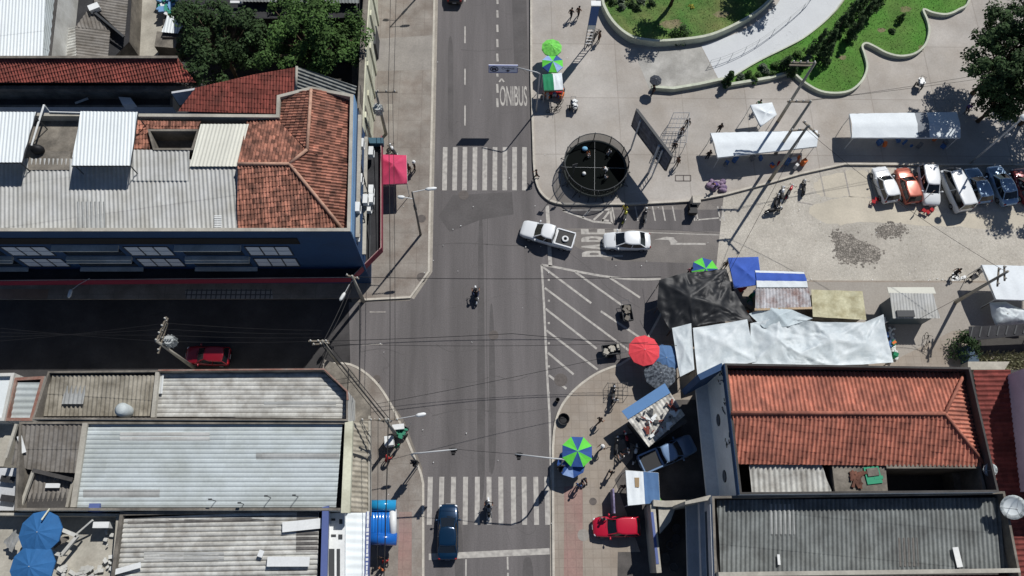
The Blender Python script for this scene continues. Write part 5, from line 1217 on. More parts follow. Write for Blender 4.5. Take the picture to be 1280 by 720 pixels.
person(904, 335, 'stand', 260, 'brown', 'black', 'person in brown between the green and blue umbrella and the blue tent', z=.02)
person(484, 702, 'walk', 90, 'red', 'black', 'person in red on the pavement below the blue inflatable')
person(479, 712, 'stand', 60, 'orange', 'navy', 'person in orange at the very bottom of the left pavement')
person(478, 698, 'stand', 100, 'black', 'black', 'person in black in the shade below the blue inflatable')
person(485, 577, 'bend', 60, 'red', 'black', 'person in red bending beside the white crate on the left pavement')
person(498, 560, 'stand', 120, 'green', 'black', 'person in green beside the green cart on the left pavement')
person(893, 236, 'bend', 200, 'purple', 'grey', 'person in purple bending over the cloth bundles at the kerb', z=KH)
person(1207, 138, 'sit', 250, 'purple', 'black', 'person in purple sitting at the edge of the tree shade')
person(897, 166, 'stand', 90, 'black', 'black', 'person in black between the two white tents')
person(883, 199, 'stand', 90, 'black', 'black', 'person in black at the left end of the long white tent')
# children on the trampoline
# ================================================================== UMBRELLAS, TENTS, STALLS
def cloth(name, c, rough=.8, **k): return mat("fabric_"+name, c, rough, var=k.pop('var', .08), fine=.06, scale=1.2, **k)
F_lime = cloth('lime', (124, 214, 92), c2=(80, 150, 66), amt=.3, s2=3); F_green = cloth('green', (96, 200, 70)); F_blue = cloth('blue', (48, 80, 140)); F_sky = cloth('pale', (150, 176, 220)); F_red = cloth('red', (212, 68, 76)); F_steel = cloth('steel', (78, 110, 150))
F_dark = cloth('dark', (44, 50, 58), c2=(120, 128, 136), amt=.35, s2=5); F_black = cloth('black', (56, 60, 68)); F_par = cloth('parasol', (44, 96, 146)); F_white = cloth('white', (216, 222, 224), var=.03); F_dgreen = cloth('dgreen', (34, 124, 84)); F_pink = cloth('pink', (198, 66, 100), c2=(176, 60, 92), amt=.5); F_tentblue = cloth('tentblue', (56, 88, 170))
M_pole_w = plain("pole_white", (196, 198, 196), .5)
def umbrella(px, py, h, r, fabrics, label, n=8, z=KH, rot=0.2, drop=.38, pole=True, cat='umbrella', vent=False, tilt=(0, 0)):
    c = P(px, py, h); root = thing('umbrella', label, cat, (c.x, c.y, z), 0)
    mats = list(dict.fromkeys(fabrics)); b = MB(); H = h-z
    apex = Vector((0, 0, H+.06))
    for k in range(n):
        a0, a1 = rot+2*math.pi*k/n, rot+2*math.pi*(k+1)/n; mi = mats.index(fabrics[k % len(fabrics)])
        rows = []
        for t in (0.0, .35, .7, 1.0):
            zz = H+.06-drop*(t**1.35)
            sag = .035*math.sin(math.pi*t)
            p0 = Vector((r*t*math.cos(a0), r*t*math.sin(a0), zz)); p1 = Vector((r*t*math.cos(a1), r*t*math.sin(a1), zz))
            rows.append((p0, (p0+p1)/2*(1-.0*t)-Vector((0, 0, sag)), p1))
        for i in range(3):
            for j in (0, 1):
                if i == 0: b.face([rows[0][0], rows[1][j], rows[1][j+1]], mi)
                else: b.face([rows[i][j], rows[i+1][j], rows[i+1][j+1], rows[i][j+1]], mi)
        v0, v1 = rows[3][0], rows[3][2]
        b.face([v0, v0-Vector((0, 0, .14)), v1-Vector((0, 0, .14)), v1], mi)
    cn = sub('canopy', b, mats, root)
    for v in cn.data.vertices: v.co.z += tilt[0]*v.co.x+tilt[1]*v.co.y
    if pole:
        b = MB(); b.tube([(0, 0, 0), (0, 0, H+.12)], .03, 8); b.cyl((0, 0), .3, 0, .08, 14); sub('pole', b, M_pole_w, root)
        b = MB()
        for k in range(n):
            a = rot+2*math.pi*k/n; b.beam((0, 0, H-.0), (r*.97*math.cos(a), r*.97*math.sin(a), H+.04-drop), .025, .02)
        sub('ribs', b, M_rim, root)
    return root
umbrella(690, 57, 2.5, 1.05, [F_lime], 'lime green umbrella over the street stall by the road', 10)
umbrella(691, 77, 2.4, 1.12, [F_blue, F_green, F_sky, F_green], 'blue and green striped umbrella touching the lime green one', 8, rot=.4)
umbrella(722, 564, 2.7, 1.35, [F_green, F_blue], 'blue and green striped umbrella by the right hand traffic light, the upper of two', 8, rot=.35)
umbrella(715, 578, 2.15, 1.25, [F_blue, F_blue, F_sky], 'blue and white umbrella tucked beneath the striped one by the traffic light', 8, rot=.1)
umbrella(806, 437, 2.5, 1.42, [F_red], 'big red umbrella among the market stalls', 10)
umbrella(833, 447, 2.15, 1.35, [F_steel], 'steel blue umbrella half under the red umbrella', 8)
umbrella(826, 466, 2.2, 1.45, [F_dark], 'dark patterned umbrella below the red umbrella', 9)
umbrella(882, 336, 2.0, 1.25, [F_green, F_blue], 'green and blue umbrella half hidden by the black tarpaulin', 8, rot=.1)
hu = umbrella(820, 99, 2.05, .62, [F_black], 'small dark hand umbrella held at the low dark wall', 8, z=KH+1.0, drop=.2, pole=False)
b = MB(); b.tube([(0, 0, 0.2), (0, 0, 1.0)], .015, 6); sub('handle', b, M_rim, hu)
umbrella(47, 665, 7.5, 1.58, [F_par], 'blue parasol nearest the shaded wall on the terrace', 10, z=5.1, drop=.45)
umbrella(37, 708, 7.5, 1.62, [F_par], 'blue parasol with white lettering cut by the bottom edge', 10, z=5.1, drop=.45)

def canopy(label, px, h, fabric, ridge_h=0.0, ridge=None, name='market_tent', poles=True, z=KH, cat='tent', mats=None, split=None, apex=None, wr=.02, valance=.22):
    """fabric roof over px corners (4, going round) with an optional ridge between mid points or an apex pixel"""
    cs = [P(x, y, h) for x, y in px]; c = sum(cs, Vector())/len(cs)
    root = thing(name, label, cat, (c.x, c.y, z)); b = MB(); rr = random.Random(len(label))
    mats = mats or [fabric]
    N = 14
    if apex is not None:
        a = P(apex[0], apex[1], h+ridge_h)
        for k in range(len(cs)):
            p, q = cs[k], cs[(k+1) % len(cs)]; rows = []
            for i in range(7):
                t = i/6; row = []
                for j in range(7):
                    s = j/6; e = p+(q-p)*s; v = a+(e-a)*t; v = v.copy(); v.z -= .10*math.sin(math.pi*t)*math.sin(math.pi*s)+rr.uniform(-wr, wr)*(0 < j < 6 and i > 0); row.append(v)
                rows.append(row)
            for i in range(6):
                for j in range(6): b.face([rows[i][j], rows[i+1][j], rows[i+1][j+1], rows[i][j+1]], k % len(mats) if len(mats) > 1 and split is None else 0)
    else:
        p0, p1, p2, p3 = cs
        rows = []
        for i in range(9):
            t = i/8; row = []
            for j in range(N*2+1):
                s = j/(N*2); A = p0+(p1-p0)*s; B = p3+(p2-p3)*s; v = A+(B-A)*t
                v.z += ridge_h*(1-abs(2*t-1))-.05*math.sin(math.pi*s*4)**2*math.sin(math.pi*t)+rr.uniform(-wr, wr); row.append(v)
            rows.append(row)
        for i in range(8):
            for j in range(N*2):
                mi = 0
                if split: mi = split(i/8, j/(N*2))
                b.face([rows[i][j], rows[i+1][j], rows[i+1][j+1], rows[i][j+1]], mi)
    if valance:
        for k in range(len(cs)):
            p, q = cs[k], cs[(k+1) % len(cs)]
            b.face([p, p-Vector((0, 0, valance)), q-Vector((0, 0, valance)), q], 0)
    me = b.mesh('fabric', mats, True); bm = bmesh.new(); bm.from_mesh(me); bmesh.ops.remove_doubles(bm, verts=bm.verts, dist=.004); bm.to_mesh(me); bm.free()
    link('canopy', me, root)
    if poles:
        for p in cs:
            q = p+(c-p)*.04; b = MB(); b.tube([(q.x, q.y, z), (q.x, q.y, h)], .035, 6); b.build('pole', M_pole_w, root)
        b = MB()
        for k in range(len(cs)):
            b.beam(cs[k]-Vector((0, 0, .05)), cs[(k+1) % len(cs)]-Vector((0, 0, .05)), .04, .04)
        b.build('frame', M_pole_w, root)
    return root
canopy('long white tent roof crossed by the pole shadows', [(888, 166), (1022, 163), (1021, 183), (897, 197)], 2.3, F_white, .22, wr=.035)
canopy('small white tent above the long white one', [(938, 131), (965, 128), (971, 143), (951, 158)], 2.4, F_white, .3, apex=(958, 141))
F_grey = cloth('greymesh', (130, 134, 138))
canopy('long white tent in three sections behind the parked cars, its right end in tree shade', [(1062, 142), (1196, 140), (1201, 172), (1065, 172)], 2.4, F_white, .25, wr=.035, mats=[F_white, F_grey], split=lambda t, s: 1 if .58 < s < .68 else 0)
canopy('pink canopy tent against the blue building', [(470, 193), (508, 194), (509, 229), (470, 231)], 2.9, F_pink, .9, apex=(492, 205), mats=[F_pink])
canopy('green and white canopy of the street stall by the bus lane', [(678, 93), (702, 91), (704, 112), (680, 113)], 2.4, F_dgreen, .15, mats=[F_dgreen, F_white], split=lambda t, s: 1 if s > .5 else 0, name='market_stall')
canopy('bright blue square tent beside the black tarpaulin', [(910, 322), (948, 321), (952, 355), (918, 360)], 2.6, F_tentblue, .35, apex=(933, 340))
canopy('blue and white striped canopy right of the blue square tent', [(944, 338), (1005, 340), (1010, 359), (946, 359)], 2.7, F_white, .12, mats=[F_white, F_tentblue], split=lambda t, s: 1 if .12 < t < .52 else 0)
canopy('white roofed stall at the right edge of the cobbled street', [(1227, 331), (1310, 333), (1310, 376), (1245, 374)], 2.7, F_white, .12)
canopy('white awning with a blue grey half above the red car', [(782, 588), (823, 591), (825, 628), (785, 632)], 2.6, F_white, .0, mats=[F_white, F_steel], split=lambda t, s: 1 if s > .5 else 0)  # blue grey half puts the building's shadow into the fabric colour
b = MB(); b.prism([P(*q, 2.63) for q in ((793, 597), (799, 597), (799, 609), (794, 609))], 2.62, 2.64); o = b.build('cardboard', plain('cardboard', (150, 128, 96))); tag(o, 'brown patch of cardboard lying on the white awning', 'cardboard')

M_tarp_k = mat("black_plastic", (27, 29, 32), .5, var=.1, fine=.05, spec=.3)
M_tarp_w = mat("white_plastic", (196, 203, 205), .5, var=.07, fine=.06, scale=.8, c2=(168, 178, 182), amt=.4, s2=.9)
M_tarp_g = mat("grey_plastic", (176, 188, 192), .5, var=.06, fine=.04)
def tarp(label, pts, ctrl, m, wr=.12, ws=1.1, name='tarpaulin', seed=0, z=KH, poles=True, ridged=True):
    """crumpled sheet over a star shaped outline; pts = (px,py,h), ctrl = inner (px,py,h) supports"""
    from mathutils import noise
    W = [P(*p) for p in pts]; C = [P(*p) for p in ctrl]; cen = C[0]
    out = []
    n = len(W)
    for k in range(n):
        a, b_ = W[k], W[(k+1) % n]; m_ = max(2, int((b_-a).length/.22))
        for i in range(m_):
            t = i/m_; q = a+(b_-a)*t; q.z -= .22*math.sin(math.pi*t)*min(1, (b_-a).length/3); out.append(q)
    def hz(p):
        ws_ = 0; v = 0
        for q in C: d = 1/(((p.x-q.x)**2+(p.y-q.y)**2)+.05); ws_ += d; v += d*q.z
        return v/ws_
    RN = 22; vs = [Vector(cen)]; b = MB(); rows = []
    for i in range(1, RN+1):
        t = i/RN; row = []
        for e in out:
            q = cen+(e-cen)*t; base_ = cen.z+(e.z-cen.z)*t; hh = hz(q); w = (1-t)
            zz = base_*(.35+.65*t)*1.0+hh*(.65-.65*t) if not ridged else base_*(.25+.75*t*t)+hh*(.75-.75*t*t)
            s = Vector((q.x*ws+seed*13.1, q.y*ws, seed*3.7))
            f = noise.noise(s)+.5*noise.noise(s*2.1); 
            an = math.atan2(q.y-cen.y, q.x-cen.x) if i else 0; dl = (q-cen).length
            if ridged: f = .6-abs(f)*1.6
            if m is M_tarp_k: f = .45*f+(.6-abs(noise.noise(Vector((3.2*math.cos(an), 3.2*math.sin(an), dl*.35+seed))))*2.4)*min(1, dl*.7)+.45*noise.noise(Vector((q.x*4.5, q.y*1.8, 7)))
            f2 = noise.noise(Vector(((q.x*.8+q.y*.6)*4.2+seed, (q.y*.8-q.x*.6)*1.3, 2.0)))
            zz += wr*(f+(.6 if m is M_tarp_k else .28)*f2)*(1 if t < .98 else .4)
            row.append(Vector((q.x, q.y, zz)))
        rows.append(row)
    m_ = len(out)
    for j in range(m_): b.face([cen, rows[0][j], rows[0][(j+1) % m_]])
    for i in range(RN-1):
        for j in range(m_): b.face([rows[i][j], rows[i+1][j], rows[i+1][(j+1) % m_], rows[i][(j+1) % m_]])
    me = b.mesh(name, m, True); bm = bmesh.new(); bm.from_mesh(me); bmesh.ops.remove_doubles(bm, verts=bm.verts, dist=.002); bm.to_mesh(me); bm.free()
    root = thing(name, label, 'tarpaulin', (cen.x, cen.y, z)); link('sheet', me, root)
    if poles:
        for q in W[::1]:
            p = q+(cen-q)*.05; k = MB(); k.tube([(p.x, p.y, z), (p.x, p.y, q.z-.1)], .035, 6); k.build('pole', M_bark, root)
    k = MB(); k.tube([(cen.x, cen.y, z), (cen.x, cen.y, cen.z)], .045, 6); k.build('pole', M_bark, root)
    return root
def tent_sheet(label, outer, inner, m, sag=.10, fold=.05, seed=0, z=KH):
    """plastic sheet hung over poles: taut along the lines between supports, sagging between them"""
    from mathutils import noise
    from mathutils.geometry import delaunay_2d_cdt
    W = [P(*p) for p in outer]+[P(*p) for p in inner]; n = len(outer)
    r = delaunay_2d_cdt([Vector((q.x, q.y)) for q in W], [(k, (k+1) % n) for k in range(n)], [list(range(n)) if True else []], 1, 1e-5)
    zs = []
    for v in r[0]:
        zs.append(min(W, key=lambda q: (q.x-v.x)**2+(q.y-v.y)**2).z)
    V = [Vector((v.x, v.y, zz)) for v, zz in zip(r[0], zs)]
    b = MB(); N = 14
    for tri in r[2]:
        A, B, C = (V[i] for i in tri); la, lb, lc = (B-C).length, (C-A).length, (A-B).length; g_ = {}
        for i in range(N+1):
            for j in range(N+1-i):
                a, bb, c = i/N, j/N, 1-i/N-j/N
                p = A*a+B*bb+C*c
                p.z -= sag*(a*bb*lc+bb*c*la+c*a*lb)*.9+sag*3*a*bb*c*(la+lb+lc)
                near = min(V, key=lambda q: (q.x-p.x)**2+(q.y-p.y)**2); dx, dy = p.x-near.x, p.y-near.y; d_ = math.hypot(dx, dy); an = math.atan2(dy, dx)
                f = noise.noise(Vector((2.6*math.cos(an)+near.x, 2.6*math.sin(an)+near.y, seed)))*min(1, d_*1.2)
                f = (.35-abs(f))*1.6 if m is M_tarp_k else (.25-abs(f))*1.2
                p.z += fold*(f*min(1, d_)+.5*noise.noise(Vector((p.x*1.7+seed, p.y*1.1, 3)))+.25*noise.noise(Vector((p.x*5, p.y*3.1, seed))))
                g_[i, j] = p
        for i in range(N):
            for j in range(N-i):
                b.face([g_[i, j], g_[i+1, j], g_[i, j+1]])
                if i+j < N-1: b.face([g_[i+1, j], g_[i+1, j+1], g_[i, j+1]])
    me = b.mesh('sheet', m, True); bm = bmesh.new(); bm.from_mesh(me); bmesh.ops.remove_doubles(bm, verts=bm.verts, dist=.03); bmesh.ops.recalc_face_normals(bm, faces=bm.faces); bm.to_mesh(me); bm.free()
    c = sum(W, Vector())/len(W); root = thing('tarpaulin', label, 'tarpaulin', (c.x, c.y, z)); link('sheet', me, root)
    for q in W:
        p = q+(c-q)*.03; k = MB(); k.tube([(p.x, p.y, z), (p.x, p.y, q.z-.05)], .04, 6); k.build('pole', M_bark, root)
    for k in range(0, n, 2):
        q = W[k]; o_ = (q-c); o_.z = 0; o_.normalize(); t = MB(); t.tube([tuple(q), (q.x+o_.x*.9, q.y+o_.y*.9, z+.6)], .012, 4); t.build('rope', M_wire_, root)
    return root
M_wire_ = plain("rope", (90, 86, 78), .8)
tent_sheet('big black plastic tarpaulin over the market stalls', [(824, 350, 2.2), (856, 341, 2.3), (908, 336, 2.4), (914, 356, 2.3), (941, 402, 2.2), (902, 402, 2.4), (868, 408, 2.3), (838, 413, 2.1), (821, 384, 2.0)], [(862, 371, 3.0), (886, 353, 2.7), (896, 381, 2.7)], M_tarp_k, .09, .17, 1)
tent_sheet('narrow white tarpaulin left of the wider white ones', [(840, 410, 2.3), (864, 404, 2.4), (868, 462, 2.4), (850, 471, 2.3)], [(856, 436, 2.45)], M_tarp_w, .05, .06, 2)
tent_sheet('white tarpaulin below the black plastic one', [(866, 410, 2.45), (934, 399, 2.5), (945, 452, 2.5), (908, 460, 2.4), (872, 470, 2.4)], [(903, 428, 2.75)], M_tarp_w, .08, .12, 3)
tent_sheet('large crumpled white tarpaulin reaching the metal kiosk', [(938, 404, 2.3), (975, 396, 2.7), (1018, 402, 2.7), (1080, 403, 2.6), (1104, 393, 2.5), (1117, 453, 2.4), (1040, 457, 2.5), (990, 457, 2.4), (940, 457, 2.4)], [(972, 424, 2.85), (1006, 421, 2.35), (1040, 424, 2.95), (1082, 430, 2.7), (1000, 442, 2.8)], M_tarp_w, .12, .2, 4)
tent_sheet('grey sheet behind the crumpled white tarpaulin', [(936, 392, 2.1), (962, 384, 2.5), (990, 387, 2.6), (1016, 398, 2.6), (985, 408, 2.6), (955, 410, 2.4)], [(974, 394, 3.0)], M_tarp_g, .08, .08, 5)
tarp('white sheet heaped over goods below the white roofed stall', [(1237, 378, 1.6), (1257, 377, 1.8), (1285, 388, 1.6), (1290, 407, 1.4), (1244, 407, 1.3)], [(1260, 392, 2.0)], M_tarp_w, .16, 1.0, seed=6)

def kiosk(label, px, h, roofm, bodym, run, pitch=.3, body=True, rh=0.1, kind='corr'):
    cs = [P(x, y, h) for x, y in px]; c = sum(cs, Vector())/len(cs)
    root = thing('kiosk', label, 'kiosk', (c.x, c.y, KH))
    b = MB(); ins = inset(cs, .25)[1]; b.prism(ins, KH, h-.12); b.build('body', bodym, root)
    sheet('roof', [(x, y, h+(rh if i < 2 else 0)) for i, (x, y) in enumerate(px)], run, roofm, root, pitch=pitch, amp=.03, row=2.5, kind=kind)
    return root
kiosk('kiosk with a rusty ribbed roof under the blue and white canopy', [(945, 360), (1011, 359), (1014, 384), (944, 386)], 2.5, M_rust, M_conc, ((980, 360), (981, 384)))
b = MB(); b.beam(P(943, 387, 2.45), P(1016, 385, 2.45), .2, .15); tag(b.build('timber_beam', mat("timber", (170, 150, 124), .8)), 'pale timber beam along the lower edge of the rusty roof', 'beam')
M_board = mat("board_roof", (190, 186, 156), .85, var=.1, fine=.15, scale=.8, c2=(150, 142, 110), amt=.4, s2=1.2)
kiosk('kiosk with a flat cream board roof between the rusty roof and the metal kiosk', [(1014, 362), (1078, 364), (1083, 400), (1016, 396)], 2.5, M_board, M_conc, ((1040, 365), (1042, 395)), pitch=2.0)
mk_ = kiosk('dark metal kiosk with a grey ribbed roof and a white front flap', [(1112, 366), (1166, 367), (1175, 398), (1116, 398)], 2.7, M_metal, plain("kiosk_paint", (76, 88, 94), .5), ((1140, 367), (1144, 397)), pitch=.28)
b = MB(); b.prism([P(*q, 2.75) for q in ((1109, 359), (1167, 359), (1170, 367), (1111, 367))], 2.72, 2.76); b.build('flap', M_cream_roof, mk_)
b = MB(); b.box(P(1132, 392, 2.85), (1.6, .6, .12)); b.build('roof_hatch', M_dkgrey, mk_)
M_junkroof = mat("junk_roof", (206, 204, 196), .85, var=.1, fine=.2, scale=1, c2=(110, 106, 100), amt=.45, s2=1.6)
tk = thing('kiosk', 'tilted kiosk with a blue strip and junk strewn over its white roof', 'kiosk', tuple(P(818, 518, 0)))
kc = [P(*q, 2.7) for q in ((785, 524), (838, 491), (864, 528), (813, 560))]
b = MB(); b.prism(inset(kc, .2)[1], KH, 2.6); b.build('body', M_conc_dk, tk)
sheet('roof', [(784, 524, 2.75), (838, 491, 2.75), (856, 519, 2.7), (811, 559, 2.7)], ((790, 525), (812, 558)), M_junkroof, tk, pitch=.35, amp=.03, row=1.2, step=.02)
b = MB(); b.prism([P(*q, 2.85) for q in ((777, 514), (831, 479), (838, 491), (785, 524))], 2.82, 2.87); b.build('awning', plain("kiosk_blue", (82, 124, 170), .6), tk)
rr = random.Random(8)
for nm, cols in (('scrap', M_tile_red), ('scrap', M_dkgrey), ('scrap', M_white)):
    b = MB()
    for k in range(12):
        u_, v_ = rr.uniform(.08, .9), rr.uniform(.1, .85); q = kc[0]+(kc[1]-kc[0])*u_+(kc[3]-kc[0])*v_*.9
        b.box(Vector((q.x, q.y, 2.86+rr.uniform(0, .1))), (rr.uniform(.15, .7), rr.uniform(.08, .3), .1), rr.uniform(0, 3))
    b.build(nm, cols, tk)
# dark awning and bushes right of the market
b = MB(); q = [(1211, 408), (1310, 404), (1310, 416), (1212, 426)]
aw = thing('awning', 'black slatted awning at the right edge below the heaped white sheet', 'awning', tuple(P(1260, 414, 0)))
b.prism([P(x, y, 2.2) for x, y in q], 2.15, 2.2); b.build('awning_sheet', M_bitumen, aw)
b = MB()
for k in range(9): b.beam(P(1216+k*11, 408.5-k*.4, 2.24), P(1213+k*11, 422-k*.9, 2.24), .12, .05)
b.build('slats', M_dkgrey, aw)
for x, y in ((1214, 420), (1300, 414)): b = MB(); p = P(x, y, 2.2); b.tube([(p.x, p.y, KH), (p.x, p.y, 2.15)], .05, 6); b.build('post', M_dkgrey, aw)
conifer(1200, 436, 2.4, 1.5, 'dark overgrown bush at the corner of the orange roof', 101, M_leaf_dk, n=20)
b = MB(); b.prism([P(*q, 1.6) for q in ((1208, 432), (1217, 430), (1219, 443), (1210, 444))], KH, 1.6); b.prism([P(*q, .8) for q in ((1206, 446), (1222, 444), (1224, 452), (1206, 453))], KH, .8)
tag(b.build('crate_stack', plain("blue_crates", (52, 74, 92), .6), None), 'blue grey crates beside the dark overgrown bush', 'crates')
# ---- blue inflatable
inf = thing('inflatable', 'glossy blue inflatable with fat rolled ends on the left pavement', 'inflatable', tuple(P(480, 655, 0)))
M_inf = mat("inflatable_blue", (28, 96, 178), .18, var=.08, fine=.02, spec=.6, coat=.4); M_inf2 = mat("inflatable_teal", (36, 140, 190), .18, var=.08, fine=.02, spec=.6, coat=.4)
b = MB(); b.tube([P(461, 632, 2.6), P(495, 632, 2.6)], .46, 16); b.build('end_roll', M_inf2, inf, True)
b = MB(); b.tube([P(459, 673, 2.4), P(496, 674, 2.4)], .5, 16); b.build('end_roll', M_inf, inf, True)
b = MB()
for k in range(7):
    x = 463+k*3.9; b.tube([P(x, 634, 2.45), P(x-.3, 655, 2.3), P(x-.5, 673, 2.3)], .24, 10)
b.build('bed', mat("inflatable_mid", (34, 112, 196), .18, var=.08, fine=.02, spec=.6, coat=.4), inf, True)
b = MB(); b.tube([P(491, 637, 2.5), P(491.5, 670, 2.4)], .3, 10); b.build('side_roll', M_white, inf, True)
b = MB(); b.prism([P(*q, 2.0) for q in ((463, 630), (493, 630), (493, 674), (461, 674))], KH, 1.95); b.build('base', M_inf, inf)

# ---- trampoline with net
tc = P(746, 202, 2.3); tr = thing('trampoline', 'round trampoline with a dark net enclosure on the plaza', 'trampoline', (tc.x, tc.y, KH))
RT = 3.05
b = MB(); b.cyl((tc.x, tc.y), RT*.96, .92, .95, 40); b.build('mat', mat("tramp_mat", (9, 13, 12), .9, spec=.1), tr)
b = MB(); b.torus((tc.x, tc.y, .95), RT, .13, n=40); b.build('edge_pad', plain("pad", (48, 54, 52), .6), tr, True)
b = MB(); b.torus((tc.x, tc.y, 2.3), RT*1.02, .05, n=40); b.build('top_ring', M_dkgrey, tr, True)
M_net = plain("net_mesh", (30, 34, 34), .8, alpha=.55)
b = MB(); N = 40
b.loft([[Vector((tc.x+r_*math.cos(2*math.pi*k/N), tc.y+r_*math.sin(2*math.pi*k/N), z)) for k in range(N)] for r_, z in ((RT, 1.0), (RT*1.02, 2.3))], 0, False, False); b.build('net', M_net, tr, True)
for k in range(12):
    a = 2*math.pi*k/12; b = MB(); x, y = tc.x+RT*1.04*math.cos(a), tc.y+RT*1.04*math.sin(a)
    b.tube([(x, y, KH), (x, y, 2.35)], .045, 6); b.build('post', M_dkgrey, tr)
b = MB(); N = 14
for k in range(N):
    a = 2*math.pi*k/N; x, y = math.cos(a), math.sin(a)
    b.tube([(tc.x+x*RT, tc.y+y*RT, .9), (tc.x+x*(RT*1.18), tc.y+y*RT*1.18, KH+.03), (tc.x+x*(RT*.9), tc.y+y*RT*.9, KH+.03)], .03, 5)
b.build('legs', M_dkgrey, tr)
b = MB(); b.tube([(tc.x-RT, tc.y+.1, 1.0), (tc.x+RT, tc.y, 1.0)], .012, 5); b.tube([(tc.x+.1, tc.y+RT, 1.0), (tc.x-.2, tc.y-RT, 1.0)], .012, 5); b.build('cross_wire', M_pole_w, tr)
person(734, 194, 'sit', 300, 'orange', 'white', 'child in orange sitting on the left of the trampoline mat', z=.95, scale=.72)
person(762, 192, 'sit', 220, 'white', 'white', 'child in white sitting at the upper right of the trampoline mat', z=.95, scale=.72)
person(757, 216, 'bend', 160, 'white', 'white', 'child in white crawling at the lower right of the trampoline mat', z=.95, scale=.74)
person(756, 224, 'sit', 40, 'white', 'grey', 'child in white sitting nearest the lower rim of the trampoline', z=.95, scale=.66)
b = MB(); b.ball(P(730, 217, 1.1), .2); tag(b.build('ball', M_white, None, True), 'white ball on the trampoline mat', 'ball')
b = MB(); b.ball(P(731, 186, 1.15), .3, .25, .2); tag(b.build('ball', CL['sky'], None, True), 'pale blue balloon ball behind the child in orange', 'ball')

# ---- billboard
pa, pb = P(796, 137, 5.7), P(840, 195, 5.7); d = (pb-pa); d.z = 0; Lb = d.length; d.normalize(); nn = Vector((d.y, -d.x, 0))
bb_ = thing('billboard', 'dark double post billboard beside the trampoline', 'billboard', ((pa.x+pb.x)/2, (pa.y+pb.y)/2, KH))
b = MB(); c = (pa+pb)/2; b.box(Vector((c.x, c.y, 4.35)), (Lb, .18, 2.7), math.atan2(d.y, d.x)); b.build('panel', mat("poster_dark", (52, 60, 76), .5, var=.3, scale=1.0, c2=(112, 118, 130), amt=.35, s2=1.8), bb_)
b = MB()
for z in (3.0, 5.7): b.beam(Vector((pa.x, pa.y, z)), Vector((pb.x, pb.y, z)), .26, .1)
for p in (pa, pb): b.beam(Vector((p.x, p.y, 3)), Vector((p.x, p.y, 5.7)), .26, .1)
b.build('frame', M_dkgrey, bb_)
for t in (.18, .72):
    p = pa+(pb-pa)*t+nn*.25; b = MB(); b.tube([(p.x, p.y, KH), (p.x, p.y, 5.4)], .13 if t > .5 else .09, 8)
    if t > .5:
        q = p+d*.55; b.tube([(q.x, q.y, KH), (q.x, q.y, 5.4)], .08, 6)
        for k in range(9): b.beam(Vector((p.x, p.y, .6+k*.5)), Vector((q.x, q.y, .9+k*.5)), .04, .04)
    b.build('post', M_greywall, bb_)
# ---- totem sign
tp = P(745, 4, 7.0); to = thing('totem_sign', 'tall totem sign with a blue panel at the edge of the dry lawn', 'sign', (tp.x, tp.y, KH))
b = MB(); b.box(Vector((tp.x, tp.y, 5.3)), (.8, .22, 2.9)); b.build('panel', plain("totem_blue", (52, 90, 146), .5), to)
b = MB(); b.box(Vector((tp.x, tp.y, 3.5)), (.7, .2, .65)); b.build('lower_panel', M_white, to)
b = MB(); b.box(Vector((tp.x, tp.y, 6.95)), (.95, .6, .12)); b.build('cap', M_white, to)
for s in (-.36, .36): b = MB(); b.tube([(tp.x+s, tp.y, KH), (tp.x+s, tp.y, 7)], .06, 6); b.build('leg', M_rim, to)
b = MB()
for k in range(5): b.beam((tp.x-.36, tp.y, .8+k*.5), (tp.x+.36, tp.y, .8+k*.5), .05, .05)
b.build('rungs', M_rim, to)
# ---- railing of the path ramp
rl = thing('railing', 'thin white handrail running along the pale path', 'railing', tuple(P(940, 55, 0)))
pts = smoothpoly([(886, 83), (905, 77), (930, 66), (955, 51), (985, 28), (1010, 5), (1022, -15)], 3)
b = MB()
for z in (.95, .5): b.tube([P(x, y, 0)+Vector((0, 0, z+KH)) for x, y in pts], .025, 5)
for x, y in pts[::2]: p = P(x, y, 0); b.tube([(p.x, p.y, KH), (p.x, p.y, KH+.95)], .025, 5)
b.build('rail', M_pole_w, rl)
# ---- metal display rack
rk = thing('display_rack', 'open metal rack frame standing right of the billboard', 'rack', tuple(P(845, 165, 0)))
b = MB(); 
cs = [P(842, 141, 2.0), P(862, 141, 2.0), P(858, 178, 2.0), P(826, 178, 2.0)]
for k in range(4):
    b.tube([cs[k], cs[(k+1) % 4]], .03, 5); b.tube([(cs[k].x, cs[k].y, KH), tuple(cs[k])], .03, 5); b.tube([cs[k]-Vector((0, 0, 1)), cs[(k+1) % 4]-Vector((0, 0, 1))], .02, 5)
for k in range(1, 7):
    t = k/7; b.tube([cs[0]+(cs[3]-cs[0])*t-Vector((0, 0, .4)), cs[1]+(cs[2]-cs[1])*t-Vector((0, 0, .4))], .02, 5)
for k in range(1, 5):
    t = k/5; b.tube([cs[0]+(cs[1]-cs[0])*t-Vector((0, 0, .4)), cs[3]+(cs[2]-cs[3])*t-Vector((0, 0, .4))], .02, 5)
b.build('frame', M_rim, rk)
rk = thing('display_rack', 'low metal grid rack behind the motorcycle near the red umbrella', 'rack', tuple(P(775, 487, 0)))
b = MB()
for k in range(5): b.tube([P(760+k*6, 478, .9), P(761+k*6, 494, .9)], .02, 5)
for k in range(4): b.tube([P(760, 479+k*5, .9), P(785, 479+k*5, .9)], .02, 5)
for x, y in ((760, 478), (785, 478), (760, 494), (785, 494)): p = P(x, y, .9); b.tube([(p.x, p.y, KH), (p.x, p.y, .9)], .02, 5)
b.build('grid', M_dkgrey, rk)

